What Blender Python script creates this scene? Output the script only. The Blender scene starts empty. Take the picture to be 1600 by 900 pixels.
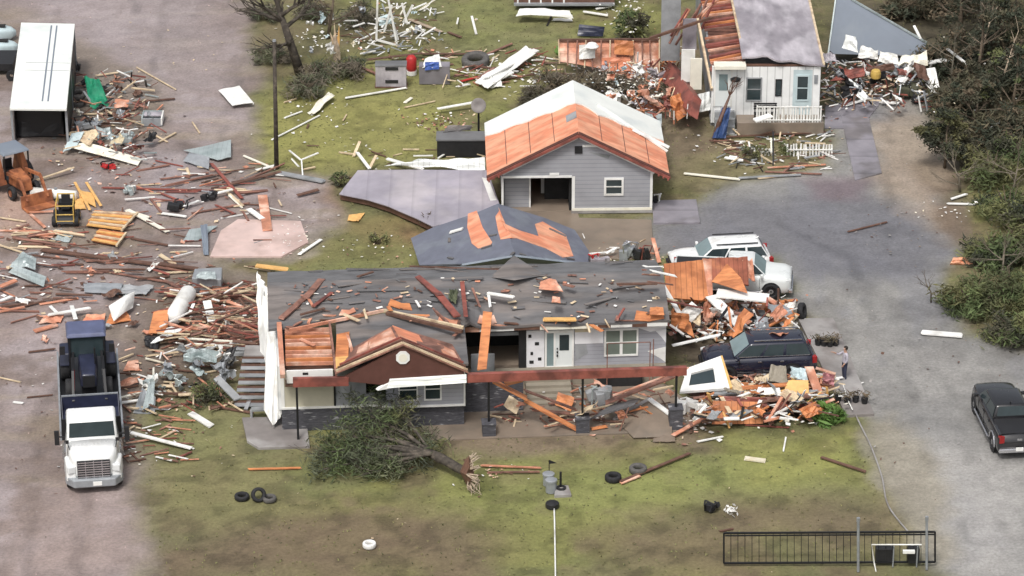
import bpy, bmesh, math, random
import numpy as np
from mathutils import Vector, Matrix, Quaternion, noise as mnoise
R = math.radians
rnd = random.Random(11)
scene = bpy.context.scene
COL = scene.collection

# ------------------------------------------------------------------ camera, sky, sun, exposure
CAM_H, PITCH, FPX = 70.0, R(25.0), 5200.0
CAM_Y = -CAM_H / math.tan(PITCH)
cam_d = bpy.data.cameras.new('camera')
cam = bpy.data.objects.new('camera', cam_d); COL.objects.link(cam)
cam.location = (0, CAM_Y, CAM_H); cam.rotation_euler = (math.pi/2 - PITCH, 0, 0)
cam_d.sensor_width = 36.0; cam_d.lens = 36.0 * FPX / 1600.0
cam_d.clip_end = 6000; cam_d.clip_start = 1.0
scene.camera = cam
SUN_EL, SUN_AZ = R(58), R(200)
w = bpy.data.worlds.new('World'); scene.world = w; w.use_nodes = True
nt = w.node_tree; nt.nodes.clear()
sky = nt.nodes.new('ShaderNodeTexSky'); sky.sky_type = 'NISHITA'; sky.sun_disc = False
sky.sun_elevation = SUN_EL; sky.sun_rotation = SUN_AZ; sky.air_density = 1.0; sky.dust_density = 6.0; sky.ozone_density = 1.0
hs = nt.nodes.new('ShaderNodeHueSaturation'); hs.inputs['Saturation'].default_value = 0.35
bg = nt.nodes.new('ShaderNodeBackground'); bg.inputs['Strength'].default_value = 0.125
wo = nt.nodes.new('ShaderNodeOutputWorld')
nt.links.new(sky.outputs[0], hs.inputs['Color']); nt.links.new(hs.outputs[0], bg.inputs[0]); nt.links.new(bg.outputs[0], wo.inputs[0])
sd = bpy.data.lights.new('sun', 'SUN'); sd.energy = 1.5; sd.angle = R(11); sd.color = (1.0, 0.97, 0.93)
sun = bpy.data.objects.new('sun', sd); COL.objects.link(sun)
sdir = Vector((math.sin(SUN_AZ)*math.cos(SUN_EL), math.cos(SUN_AZ)*math.cos(SUN_EL), math.sin(SUN_EL)))
sun.rotation_euler = sdir.to_track_quat('Z', 'Y').to_euler(); sun.location = (0, 0, 90)
vs = scene.view_settings
vs.view_transform = 'Standard'; vs.look = 'None'; vs.exposure = 0.2; vs.gamma = 1.0; vs.use_curve_mapping = False
scene.cycles.max_bounces = 5; scene.cycles.use_denoising = True

# ------------------------------------------------------------------ photo pixel (1600x900) -> world
CP, SP = math.cos(PITCH), math.sin(PITCH)
CAMP = Vector((0, CAM_Y, CAM_H))
def ray(px, py):
    a, b = (px-800)/FPX, (py-450)/FPX
    return Vector((a, CP - b*SP, -SP - b*CP))
def g(px, py, z=0.0):
    d = ray(px, py); return CAMP + d * ((z-CAM_H)/d.z)
def gy(px, py, Y):
    d = ray(px, py); return CAMP + d * ((Y-CAM_Y)/d.y)
def pix(p):
    q = Vector(p) - CAMP
    dep = q.y*CP - q.z*SP; up = q.y*SP + q.z*CP
    return 800 + FPX*q.x/dep, 450 - FPX*up/dep
class Plane:
    def __init__(s, a, b, c):
        s.p = [g(*a) if not isinstance(a, Vector) else a, g(*b) if not isinstance(b, Vector) else b, g(*c) if not isinstance(c, Vector) else c]
        s.n = (s.p[1]-s.p[0]).cross(s.p[2]-s.p[0]).normalized()
        if s.n.z < 0: s.n = -s.n
    def at(s, px, py, off=0.0):
        d = ray(px, py); o = s.p[0] + s.n*off
        return CAMP + d * ((o-CAMP).dot(s.n)/d.dot(s.n))

# ------------------------------------------------------------------ materials
MATS = {}
def mat(name, col, rough=0.7, var=0.25, scale=3.0, col2=None, cov=0.35, bump=0.0, bscale=30.0, metal=0.0, spec=0.4, stripe=None, streak=None, coat=0.0):
    """base colour with two octaves of tone, optional second colour in patches, optional stripes (axis, period, depth)"""
    m = bpy.data.materials.new(name); m.use_nodes = True; MATS[name] = m
    n, l = m.node_tree.nodes, m.node_tree.links
    b = n['Principled BSDF']
    tc = n.new('ShaderNodeTexCoord'); info = n.new('ShaderNodeObjectInfo')
    add = n.new('ShaderNodeVectorMath'); add.operation = 'ADD'
    mulr = n.new('ShaderNodeVectorMath'); mulr.operation = 'SCALE'; mulr.inputs[0].default_value = (37, 61, 19)
    l.new(info.outputs['Random'], mulr.inputs['Scale']); l.new(tc.outputs['Object'], add.inputs[0]); l.new(mulr.outputs[0], add.inputs[1])
    vec = add.outputs[0]
    if streak:
        mp = n.new('ShaderNodeMapping'); mp.inputs['Scale'].default_value = streak; l.new(vec, mp.inputs['Vector']); vec2 = mp.outputs[0]
    else: vec2 = vec
    nz = n.new('ShaderNodeTexNoise'); nz.inputs['Scale'].default_value = scale; nz.inputs['Detail'].default_value = 6; nz.inputs['Roughness'].default_value = 0.65
    l.new(vec2, nz.inputs['Vector'])
    mr = n.new('ShaderNodeMapRange'); mr.inputs['From Min'].default_value = 0.3; mr.inputs['From Max'].default_value = 0.7
    mr.inputs['To Min'].default_value = 1-var; mr.inputs['To Max'].default_value = 1+var
    l.new(nz.outputs['Fac'], mr.inputs['Value'])
    base = n.new('ShaderNodeMix'); base.data_type = 'RGBA'
    base.inputs[6].default_value = (*col, 1); base.inputs[7].default_value = (*(col2 or col), 1)
    if col2:
        n2 = n.new('ShaderNodeTexNoise'); n2.inputs['Scale'].default_value = scale*0.55; n2.inputs['Detail'].default_value = 5; l.new(vec2, n2.inputs['Vector'])
        m2 = n.new('ShaderNodeMapRange'); m2.interpolation_type = 'SMOOTHSTEP'
        m2.inputs['From Min'].default_value = 0.62-cov*0.4; m2.inputs['From Max'].default_value = 0.78-cov*0.4
        l.new(n2.outputs['Fac'], m2.inputs['Value']); l.new(m2.outputs[0], base.inputs[0])
    else: base.inputs[0].default_value = 0
    hv = n.new('ShaderNodeVectorMath'); hv.operation = 'SCALE'
    l.new(base.outputs[2], hv.inputs[0]); val = mr.outputs[0]
    bumpsrc = None
    if stripe:
        ax, per, dep = stripe
        sx = n.new('ShaderNodeSeparateXYZ'); l.new(tc.outputs['Object'], sx.inputs[0])
        mm = n.new('ShaderNodeMath'); mm.operation = 'DIVIDE'; mm.inputs[1].default_value = per; l.new(sx.outputs[ax], mm.inputs[0])
        fr = n.new('ShaderNodeMath'); fr.operation = 'FRACT'; l.new(mm.outputs[0], fr.inputs[0])
        ms = n.new('ShaderNodeMapRange'); ms.inputs['From Min'].default_value = 0.0; ms.inputs['From Max'].default_value = 0.16
        ms.inputs['To Min'].default_value = 1-dep; ms.inputs['To Max'].default_value = 1.0; l.new(fr.outputs[0], ms.inputs['Value'])
        mu = n.new('ShaderNodeMath'); mu.operation = 'MULTIPLY'; l.new(val, mu.inputs[0]); l.new(ms.outputs[0], mu.inputs[1]); val = mu.outputs[0]
        bumpsrc = fr.outputs[0]
    l.new(val, hv.inputs['Scale']); l.new(hv.outputs[0], b.inputs['Base Color'])
    b.inputs['Roughness'].default_value = rough; b.inputs['Metallic'].default_value = metal; b.inputs['Specular IOR Level'].default_value = spec
    b.inputs['Coat Weight'].default_value = coat; b.inputs['Coat Roughness'].default_value = 0.08
    rr = n.new('ShaderNodeMapRange'); rr.inputs['To Min'].default_value = max(0.04, rough-0.15); rr.inputs['To Max'].default_value = min(1, rough+0.15)
    l.new(nz.outputs['Fac'], rr.inputs['Value']); l.new(rr.outputs[0], b.inputs['Roughness'])
    if bump > 0 or bumpsrc:
        bp = n.new('ShaderNodeBump'); bp.inputs['Strength'].default_value = max(bump, 0.2); bp.inputs['Distance'].default_value = 0.02
        if bumpsrc: l.new(bumpsrc, bp.inputs['Height'])
        else:
            n3 = n.new('ShaderNodeTexNoise'); n3.inputs['Scale'].default_value = bscale; n3.inputs['Detail'].default_value = 4
            l.new(vec, n3.inputs['Vector']); l.new(n3.outputs['Fac'], bp.inputs['Height'])
        l.new(bp.outputs[0], b.inputs['Normal'])
    return m
def M(n): return MATS[n]
mat('red_wood', (0.27, 0.135, 0.10), 0.6, 0.45, 2.2, (0.17, 0.09, 0.07), 0.45)
mat('dark_wood', (0.13, 0.07, 0.05), 0.6, 0.4, 2.5)
mat('pale_wood', (0.62, 0.50, 0.34), 0.65, 0.25, 2.5, (0.42, 0.30, 0.2), 0.3)
mat('orange_wood', (0.60, 0.235, 0.095), 0.55, 0.25, 1.4, (0.42, 0.155, 0.065), 0.4, streak=(1, 4, 1))
mat('orange_boards', (0.56, 0.22, 0.09), 0.55, 0.25, 1.4, (0.40, 0.145, 0.06), 0.4, stripe=('X', 0.27, 0.6))
mat('rust_boards', (0.30, 0.10, 0.06), 0.55, 0.3, 1.6, (0.42, 0.16, 0.08), 0.35, stripe=('X', 0.22, 0.6))
mat('yellow_wood', (0.72, 0.42, 0.15), 0.6, 0.2, 2.5)
mat('salmon_deck', (0.68, 0.255, 0.145), 0.55, 0.22, 1.1, (0.76, 0.37, 0.23), 0.5, streak=(1, 2.5, 1), bump=0.2, bscale=6)
mat('coral_wood', (0.52, 0.23, 0.145), 0.6, 0.35, 1.6, (0.72, 0.46, 0.35), 0.35)
mat('white_paint', (0.80, 0.80, 0.77), 0.5, 0.1, 1.2, (0.62, 0.61, 0.57), 0.2)
mat('cream_sheet', (0.80, 0.77, 0.66), 0.5, 0.12, 1.0, (0.6, 0.52, 0.36), 0.2)
mat('white_membrane', (0.80, 0.82, 0.78), 0.45, 0.06, 0.8, (0.68, 0.72, 0.70), 0.3)
mat('white_ribbed', (0.80, 0.82, 0.80), 0.4, 0.08, 1.0, stripe=('X', 0.3, 0.35))
mat('white_siding', (0.80, 0.81, 0.80), 0.5, 0.07, 1.2, (0.62, 0.64, 0.64), 0.25, stripe=('X', 0.42, 0.45))
mat('grey_siding', (0.34, 0.345, 0.37), 0.55, 0.06, 1.2, (0.30, 0.305, 0.325), 0.3, stripe=('Z', 0.235, 0.45))
mat('grey_lap', (0.37, 0.375, 0.41), 0.55, 0.08, 1.2, stripe=('Z', 0.2, 0.4))
mat('metal_sheet', (0.44, 0.50, 0.50), 0.35, 0.15, 1.2, (0.32, 0.38, 0.38), 0.35, metal=0.25, stripe=('X', 0.25, 0.25))
mat('grey_metal', (0.33, 0.35, 0.37), 0.4, 0.2, 2.0, metal=0.3)
mat('felt', (0.125, 0.122, 0.125), 0.7, 0.4, 0.5, (0.175, 0.155, 0.145), 0.4, bump=0.6, bscale=2.5, streak=(.7, 3.2, 1))
mat('felt_light', (0.16, 0.16, 0.165), 0.7, 0.2, 1.0, (0.12, 0.118, 0.12), 0.3, bump=0.3, bscale=3)
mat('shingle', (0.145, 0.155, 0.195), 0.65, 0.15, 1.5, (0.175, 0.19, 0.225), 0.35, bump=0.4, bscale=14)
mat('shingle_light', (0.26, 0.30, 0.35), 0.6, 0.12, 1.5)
mat('lilac_roof', (0.345, 0.32, 0.365), 0.4, 0.2, 0.5, (0.43, 0.395, 0.42), 0.4, stripe=('X', 1.22, 0.16))
mat('pale_roof', (0.45, 0.42, 0.45), 0.4, 0.3, 0.7, (0.29, 0.265, 0.29), 0.42, bump=0.7, bscale=2, streak=(1.6, .7, 1))
mat('slate_sheet', (0.185, 0.215, 0.26), 0.5, 0.06, 0.7, (0.21, 0.24, 0.28), 0.3)
mat('maroon_paint', (0.115, 0.05, 0.04), 0.55, 0.15, 2.0)
mat('rust_beam', (0.27, 0.085, 0.065), 0.5, 0.3, 1.8, (0.15, 0.055, 0.045), 0.35)
mat('black_metal', (0.015, 0.015, 0.017), 0.4, 0.2, 3)
mat('black_plastic', (0.02, 0.02, 0.022), 0.5, 0.2, 3)
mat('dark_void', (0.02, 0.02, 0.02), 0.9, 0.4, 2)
mat('rubber', (0.022, 0.022, 0.024), 0.75, 0.3, 6)
mat('grey_rubber', (0.10, 0.095, 0.09), 0.8, 0.3, 6)
mat('chrome', (0.6, 0.6, 0.62), 0.25, 0.05, 3, metal=0.9)
mat('rim', (0.42, 0.42, 0.43), 0.35, 0.1, 3, metal=0.6)
mat('glass', (0.03, 0.045, 0.05), 0.08, 0.2, 1, spec=0.8)
mat('glass_pale', (0.20, 0.27, 0.28), 0.12, 0.15, 1, spec=0.8)
mat('car_white', (0.80, 0.81, 0.80), 0.28, 0.06, 1.2, (0.62, 0.60, 0.56), 0.12, coat=0.5)
mat('car_silver', (0.70, 0.73, 0.72), 0.3, 0.05, 1, coat=0.5)
mat('car_navy', (0.014, 0.016, 0.032), 0.25, 0.08, 1, coat=0.7)
mat('car_black', (0.016, 0.016, 0.018), 0.22, 0.1, 1, coat=0.7)
mat('lamp_clear', (0.7, 0.72, 0.72), 0.15, 0.1, 2)
mat('lamp_red', (0.30, 0.02, 0.02), 0.2, 0.1, 2)
mat('navy_paint', (0.02, 0.024, 0.05), 0.4, 0.3, 2, coat=0.2)
mat('dull_blue', (0.10, 0.115, 0.20), 0.45, 0.2, 2)
mat('orange_paint', (0.38, 0.14, 0.06), 0.6, 0.35, 2.5, (0.22, 0.08, 0.04), 0.45)
mat('yellow_paint', (0.52, 0.35, 0.09), 0.5, 0.2, 2)
mat('red_paint', (0.45, 0.03, 0.03), 0.5, 0.2, 2)
mat('blue_tarp', (0.035, 0.07, 0.18), 0.5, 0.2, 2)
mat('blue_paint', (0.06, 0.12, 0.40), 0.5, 0.2, 2)
mat('pale_blue', (0.50, 0.60, 0.62), 0.4, 0.1, 1.5)
mat('green_tarp', (0.02, 0.24, 0.13), 0.5, 0.25, 2)
mat('concrete', (0.33, 0.315, 0.305), 0.55, 0.22, 0.8, (0.22, 0.20, 0.19), 0.4)
mat('pink_concrete', (0.62, 0.47, 0.43), 0.5, 0.14, 0.8, (0.5, 0.37, 0.33), 0.35)
mat('wet_concrete', (0.225, 0.18, 0.14), 0.4, 0.18, 0.8, (0.18, 0.15, 0.12), 0.4)
mat('lilac_concrete', (0.25, 0.235, 0.26), 0.4, 0.25, 0.7, (0.17, 0.155, 0.16), 0.35, stripe=('Y', 2.4, 0.3))
mat('step_tan', (0.27, 0.24, 0.19), 0.6, 0.15, 1.5)
mat('bark', (0.11, 0.085, 0.06), 0.9, 0.4, 4, bump=0.5, bscale=12)
mat('pale_bark', (0.40, 0.32, 0.24), 0.9, 0.4, 4)
mat('soil', (0.17, 0.09, 0.06), 0.9, 0.35, 2)
mat('leaf_grey', (0.085, 0.10, 0.058), 0.85, 0.45, 0.9, (0.135, 0.145, 0.085), 0.45)
mat('twig', (0.17, 0.145, 0.11), 0.9, 0.4, 1.2, (0.11, 0.10, 0.075), 0.4)
mat('tuft', (0.19, 0.19, 0.08), 0.9, 0.3, 0.5, (0.22, 0.20, 0.09), 0.4)
mat('leaf_dark', (0.042, 0.05, 0.032), 0.9, 0.5, 0.5, (0.075, 0.07, 0.045), 0.4)
mat('leaf_green', (0.085, 0.115, 0.045), 0.85, 0.5, 0.6, (0.14, 0.145, 0.06), 0.45)
mat('puddle', (0.10, 0.095, 0.09), 0.06, 0.1, 1, spec=0.5)
mat('leaf_olive', (0.12, 0.115, 0.05), 0.85, 0.4, 0.7, (0.07, 0.08, 0.035), 0.4)
mat('leaf_brown', (0.13, 0.10, 0.065), 0.85, 0.4, 0.7, (0.09, 0.085, 0.05), 0.4)
mat('leaf_bright', (0.11, 0.20, 0.045), 0.7, 0.35, 1.0)
mat('skin', (0.42, 0.25, 0.18), 0.6, 0.05, 2)
mat('shirt', (0.42, 0.40, 0.45), 0.8, 0.12, 3)
mat('jeans', (0.035, 0.04, 0.07), 0.8, 0.2, 3)
mat('hair', (0.02, 0.015, 0.012), 0.7, 0.2, 5)
mat('pink_cloth', (0.62, 0.30, 0.32), 0.8, 0.15, 2)
mat('white_litter', (0.78, 0.77, 0.74), 0.6, 0.15, 2)

# ------------------------------------------------------------------ mesh building and tagging
class MB:
    def __init__(s): s.v, s.f, s.m, s.mats = [], [], [], []
    def mi(s, m):
        if m is None: return 0
        if m not in s.mats: s.mats.append(m)
        return s.mats.index(m)
    def add(s, vs_, fs_, m=None):
        k = len(s.v); i = s.mi(m); s.v += [Vector(p) for p in vs_]
        for f in fs_: s.f.append([k+j for j in f]); s.m.append(i)
        return s
    def hexa(s, p, m=None):   # 8 points: bottom ring 0-3, top ring 4-7
        return s.add(p, [(3,2,1,0),(4,5,6,7),(0,1,5,4),(1,2,6,5),(2,3,7,6),(3,0,4,7)], m)
    def box(s, c, d, rz=0.0, m=None, M4=None):
        x, y, z = d[0]/2, d[1]/2, d[2]/2
        Q = M4 or Matrix.Translation(c) @ Matrix.Rotation(rz, 4, 'Z')
        return s.hexa([Q @ Vector(p) for p in ((-x,-y,-z),(x,-y,-z),(x,y,-z),(-x,y,-z),(-x,-y,z),(x,-y,z),(x,y,z),(-x,y,z))], m)
    def span(s, x0, x1, y0, y1, z0, z1, m=None):
        return s.box(((x0+x1)/2, (y0+y1)/2, (z0+z1)/2), (abs(x1-x0), abs(y1-y0), abs(z1-z0)), 0, m)
    def beam(s, a, b, wd, th, m=None, up=Vector((0,0,1)), jag=0.0):
        a, b = Vector(a), Vector(b); d = (b-a)
        if d.length < 1e-6: return s
        d.normalize(); r = d.cross(up)
        if r.length < 1e-3: r = d.cross(Vector((0,1,0)))
        r.normalize(); u = r.cross(d); h = r*wd/2; k = u*th/2
        j = [d*rnd.uniform(-jag, jag) for _ in range(8)]
        return s.hexa([a-h-k+j[0], a+h-k+j[1], b+h-k+j[2], b-h-k+j[3], a-h+k+j[4], a+h+k+j[5], b+h+k+j[6], b-h+k+j[7]], m)
    def tube(s, path, r, n=8, m=None, cap=True):
        path = [Vector(p) for p in path]; rs = r if isinstance(r, (list, tuple)) else [r]*len(path)
        k = len(s.v); i = s.mi(m); pu = None
        for q, p in enumerate(path):
            d = (path[min(q+1, len(path)-1)] - path[max(q-1, 0)])
            if d.length < 1e-9: d = Vector((0,0,1))
            d.normalize(); a = d.cross(pu if pu is not None and abs(d.dot(pu)) < .98 else (Vector((0,0,1)) if abs(d.z) < .9 else Vector((0,1,0))))
            a.normalize(); c = a.cross(d); pu = c
            for t in range(n):
                an = 2*math.pi*t/n; s.v.append(p + a*math.cos(an)*rs[q] + c*math.sin(an)*rs[q])
        for q in range(len(path)-1):
            for t in range(n):
                s.f.append([k+q*n+t, k+q*n+(t+1)%n, k+(q+1)*n+(t+1)%n, k+(q+1)*n+t]); s.m.append(i)
        if cap:
            s.f.append([k+t for t in range(n)][::-1]); s.m.append(i)
            e = k+(len(path)-1)*n; s.f.append([e+t for t in range(n)]); s.m.append(i)
        return s
    def lathe(s, prof, c=(0,0,0), n=20, axis='Z', m=None, closed=False):
        k = len(s.v); i = s.mi(m); P = len(prof); c = Vector(c)
        for t in range(n):
            a = 2*math.pi*t/n
            for r, z in prof:
                x, y = r*math.cos(a), r*math.sin(a)
                s.v.append(c + (Vector((x,y,z)) if axis == 'Z' else Vector((x,z,y)) if axis == 'Y' else Vector((z,x,y))))
        for t in range(n):
            t2 = (t+1) % n
            for q in range(P if closed else P-1):
                q2 = (q+1) % P
                s.f.append([k+t*P+q, k+t2*P+q, k+t2*P+q2, k+t*P+q2]); s.m.append(i)
        return s
    def prism(s, pts, off, m=None):   # polygon and its copy moved by off
        n = len(pts); off = Vector(off); pts = [Vector(p) for p in pts]
        return s.add(pts+[p+off for p in pts], [list(range(n)), list(range(2*n-1, n-1, -1))]+[(q, n+q, n+(q+1)%n, (q+1)%n) for q in range(n)], m)
    def patch(s, c, n=6, bulge=0.0, ripple=0.0, nr=3, th=0.03, m=None, wob=0.0, seed=0):  # bilinear patch of 4 corners c00,c10,c11,c01
        a, b, cc, d = [Vector(p) for p in c]; nrm = (b-a).cross(d-a).normalized()
        if nrm.z < 0: nrm = -nrm
        L = (b-a).length; top = []; k = len(s.v); i = s.mi(m)
        for y in range(n+1):
            for x in range(n+1):
                u, v = x/n, y/n
                p = a*(1-u)*(1-v)+b*u*(1-v)+cc*u*v+d*(1-u)*v
                h = bulge*math.sin(math.pi*u)*math.sin(math.pi*v*0.8+.3) + ripple*math.sin(2*math.pi*nr*u)
                if wob: h += wob*mnoise.noise(Vector((u*3+seed*7.1, v*3+seed*3.3, seed)))
                top.append(p+nrm*h)
        s.v += top + [p-nrm*th for p in top]; N = (n+1)**2; W = n+1
        for y in range(n):
            for x in range(n):
                q = y*W+x; s.f.append([k+q, k+q+1, k+q+W+1, k+q+W]); s.f.append([k+N+q, k+N+q+W, k+N+q+W+1, k+N+q+1]); s.m += [i, i]
        for x in range(n):
            for q, r_ in ((x, x+1), (n*W+x+1, n*W+x), ((x+1)*W, x*W), (x*W+n, (x+1)*W+n)):
                s.f.append([k+q, k+N+q, k+N+r_, k+r_]); s.m.append(i)
        return s
    def build(s, name, mt=None, parent=None, local=False, smooth=False, origin=None, bevel=0.0, sub=0):
        """one mesh object; vertices are world points unless local (then they are in the parent's frame)"""
        if origin is None:
            if parent is not None: origin = Vector((0,0,0)) if local else None
            else:
                lo = Vector([min(p[q] for p in s.v) for q in range(3)]); hi = Vector([max(p[q] for p in s.v) for q in range(3)])
                origin = Vector(((lo.x+hi.x)/2, (lo.y+hi.y)/2, lo.z))
        me = bpy.data.meshes.new(name)
        if parent is not None and not local:
            inv = WM[parent.name].inverted(); vsx = [inv @ p for p in s.v]; loc = Vector((0,0,0))
        else: vsx = [p-origin for p in s.v]; loc = origin
        me.from_pydata([tuple(p) for p in vsx], [], s.f)
        names = s.mats if s.mats else [mt]
        for q in names: me.materials.append(MATS[q])
        if len(names) > 1: me.polygons.foreach_set('material_index', s.m)
        bm = bmesh.new(); bm.from_mesh(me); bmesh.ops.recalc_face_normals(bm, faces=bm.faces); bm.to_mesh(me); bm.free()
        if smooth: me.polygons.foreach_set('use_smooth', [True]*len(me.polygons))
        o = bpy.data.objects.new(name, me); COL.objects.link(o); o.location = loc
        if parent is not None: o.parent = parent
        if bevel:
            bv = o.modifiers.new('bevel', 'BEVEL'); bv.width = bevel; bv.segments = 2; bv.limit_method = 'ANGLE'; bv.angle_limit = R(35)
        if sub:
            sb = o.modifiers.new('subd', 'SUBSURF'); sb.levels = sub; sb.render_levels = sub
        WM[o.name] = (WM[parent.name] if parent is not None else Matrix.Identity(4)) @ Matrix.Translation(loc)
        return o
WM = {}
def tag(o, label=None, cat=None, group=None, kind=None):
    if label: o['label'] = label
    if cat: o['category'] = cat
    if group: o['group'] = group
    if kind: o['kind'] = kind
    return o
def thing(name, label, cat, loc=(0,0,0), rz=0.0, group=None, rot=None):
    o = bpy.data.objects.new(name, None); COL.objects.link(o); o.empty_display_size = 0.3
    o.location = loc; o.rotation_euler = rot or (0, 0, rz)
    WM[o.name] = Matrix.LocRotScale(Vector(loc), o.rotation_euler, None)
    return tag(o, label, cat, group)
def copy_thing(root, loc, rz=None, label=None, group=None, scale=None, rot=None):
    c = root.copy(); COL.objects.link(c); c.location = loc
    if rot is not None: c.rotation_euler = rot
    elif rz is not None: c.rotation_euler = (0, 0, rz)
    if scale: c.scale = scale
    if label: c['label'] = label
    if group: c['group'] = group
    for ch in list(root.children):
        d = ch.copy(); COL.objects.link(d); d.parent = c
        for gch in ch.children:
            e = gch.copy(); COL.objects.link(e); e.parent = d
    return c
def board(px0, py0, px1, py1, label, mt='red_wood', wd=0.2, th=0.06, z0=0.05, z1=0.05, name='board', cat='board', group=None, jag=0.06):
    a, b = g(px0, py0, z0), g(px1, py1, z1)
    m = MB(); m.beam(a, b, wd, th, jag=jag)
    return tag(m.build(name, mt), label, cat, group)
def sheet(c, label, mt, zs=0.1, th=0.03, bulge=0.05, ripple=0.0, nr=4, n=8, name='metal_sheet', cat='sheet', group=None, wob=0.05, smooth=True):
    zs = zs if isinstance(zs, (list, tuple)) else [zs]*4
    m = MB(); m.patch([g(p[0], p[1], z) for p, z in zip(c, zs)], n=n, bulge=bulge, ripple=ripple, nr=nr, th=th, wob=wob, seed=len(bpy.data.objects) % 97)
    return tag(m.build(name, mt, smooth=False), label, cat, group)
# ------------------------------------------------------------------ ground: one grid cut into lawn, dirt yard and driveway
def vnoise(x, y, s, seed):
    rs = np.random.RandomState(seed); T = rs.rand(256, 256)
    X, Y = x*s+1000, y*s+1000; xi, yi = np.floor(X).astype(int), np.floor(Y).astype(int); fx, fy = X-xi, Y-yi
    fx, fy = fx*fx*(3-2*fx), fy*fy*(3-2*fy); a = lambda i, j: T[(xi+i) & 255, (yi+j) & 255]
    return (a(0,0)*(1-fx)+a(1,0)*fx)*(1-fy)+(a(0,1)*(1-fx)+a(1,1)*fx)*fy
def fbm(x, y, s, seed, o=4):
    t = 0; amp = 0.5; n = 0
    for q in range(o): t = t+amp*vnoise(x, y, s*2**q, seed+q); n += amp; amp *= 0.55
    return t/n
def sdist(x, y, poly):   # positive inside
    d = np.full(x.shape, 1e9); ins = np.zeros(x.shape, bool); n = len(poly)
    for q in range(n):
        (ax, ay), (bx, by) = poly[q], poly[(q+1) % n]
        ex, ey = bx-ax, by-ay; t = np.clip(((x-ax)*ex+(y-ay)*ey)/(ex*ex+ey*ey+1e-12), 0, 1)
        d = np.minimum(d, np.hypot(x-ax-t*ex, y-ay-t*ey))
        c = ((ay > y) != (by > y)) & (x < (bx-ax)*(y-ay)/((by-ay) if abs(by-ay) > 1e-9 else 1e-9)+ax); ins ^= c
    return np.where(ins, d, -d)
STEP = 0.22
gx0, gx1 = -40.0, 40.0
gy0, gy1 = g(800, 1010).y, g(800, -90).y
nx, ny = int((gx1-gx0)/STEP)+1, int((gy1-gy0)/STEP)+1
GX, GY = np.meshgrid(np.linspace(gx0, gx1, nx), np.linspace(gy0, gy1, ny))
warp = (fbm(GX, GY, 0.35, 5, 5)-0.5)*2.6
warp2 = (fbm(GX, GY, 0.9, 77, 4)-0.5)
lawnN, lawnM = fbm(GX, GY, 0.13, 21, 5), fbm(GX, GY, 0.7, 31, 4)
C = np.zeros(GX.shape+(3,))
def mixc(k, col):
    global C
    C = C*(1-k[..., None])+np.array(col)*k[..., None]
sm = lambda a, b, x: np.clip((x-a)/(b-a), 0, 1)**2*(3-2*np.clip((x-a)/(b-a), 0, 1))
C[:] = (0.165, 0.150, 0.078)
mixc(sm(.40, .62, lawnN), (0.198, 0.195, 0.072)); mixc(sm(.46, .68, lawnM)*0.65, (0.175, 0.135, 0.085)); mixc(sm(.5, .7, fbm(GX, GY, 0.35, 41, 4))*0.5, (0.125, 0.135, 0.062))
wet = np.zeros(GX.shape); wet[:] = 0.1
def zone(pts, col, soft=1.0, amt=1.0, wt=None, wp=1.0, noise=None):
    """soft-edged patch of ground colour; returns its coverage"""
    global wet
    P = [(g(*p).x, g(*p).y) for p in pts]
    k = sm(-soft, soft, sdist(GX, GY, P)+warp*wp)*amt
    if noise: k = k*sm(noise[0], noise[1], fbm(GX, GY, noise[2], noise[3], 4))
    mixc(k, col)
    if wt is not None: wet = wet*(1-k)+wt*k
    return k
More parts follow.
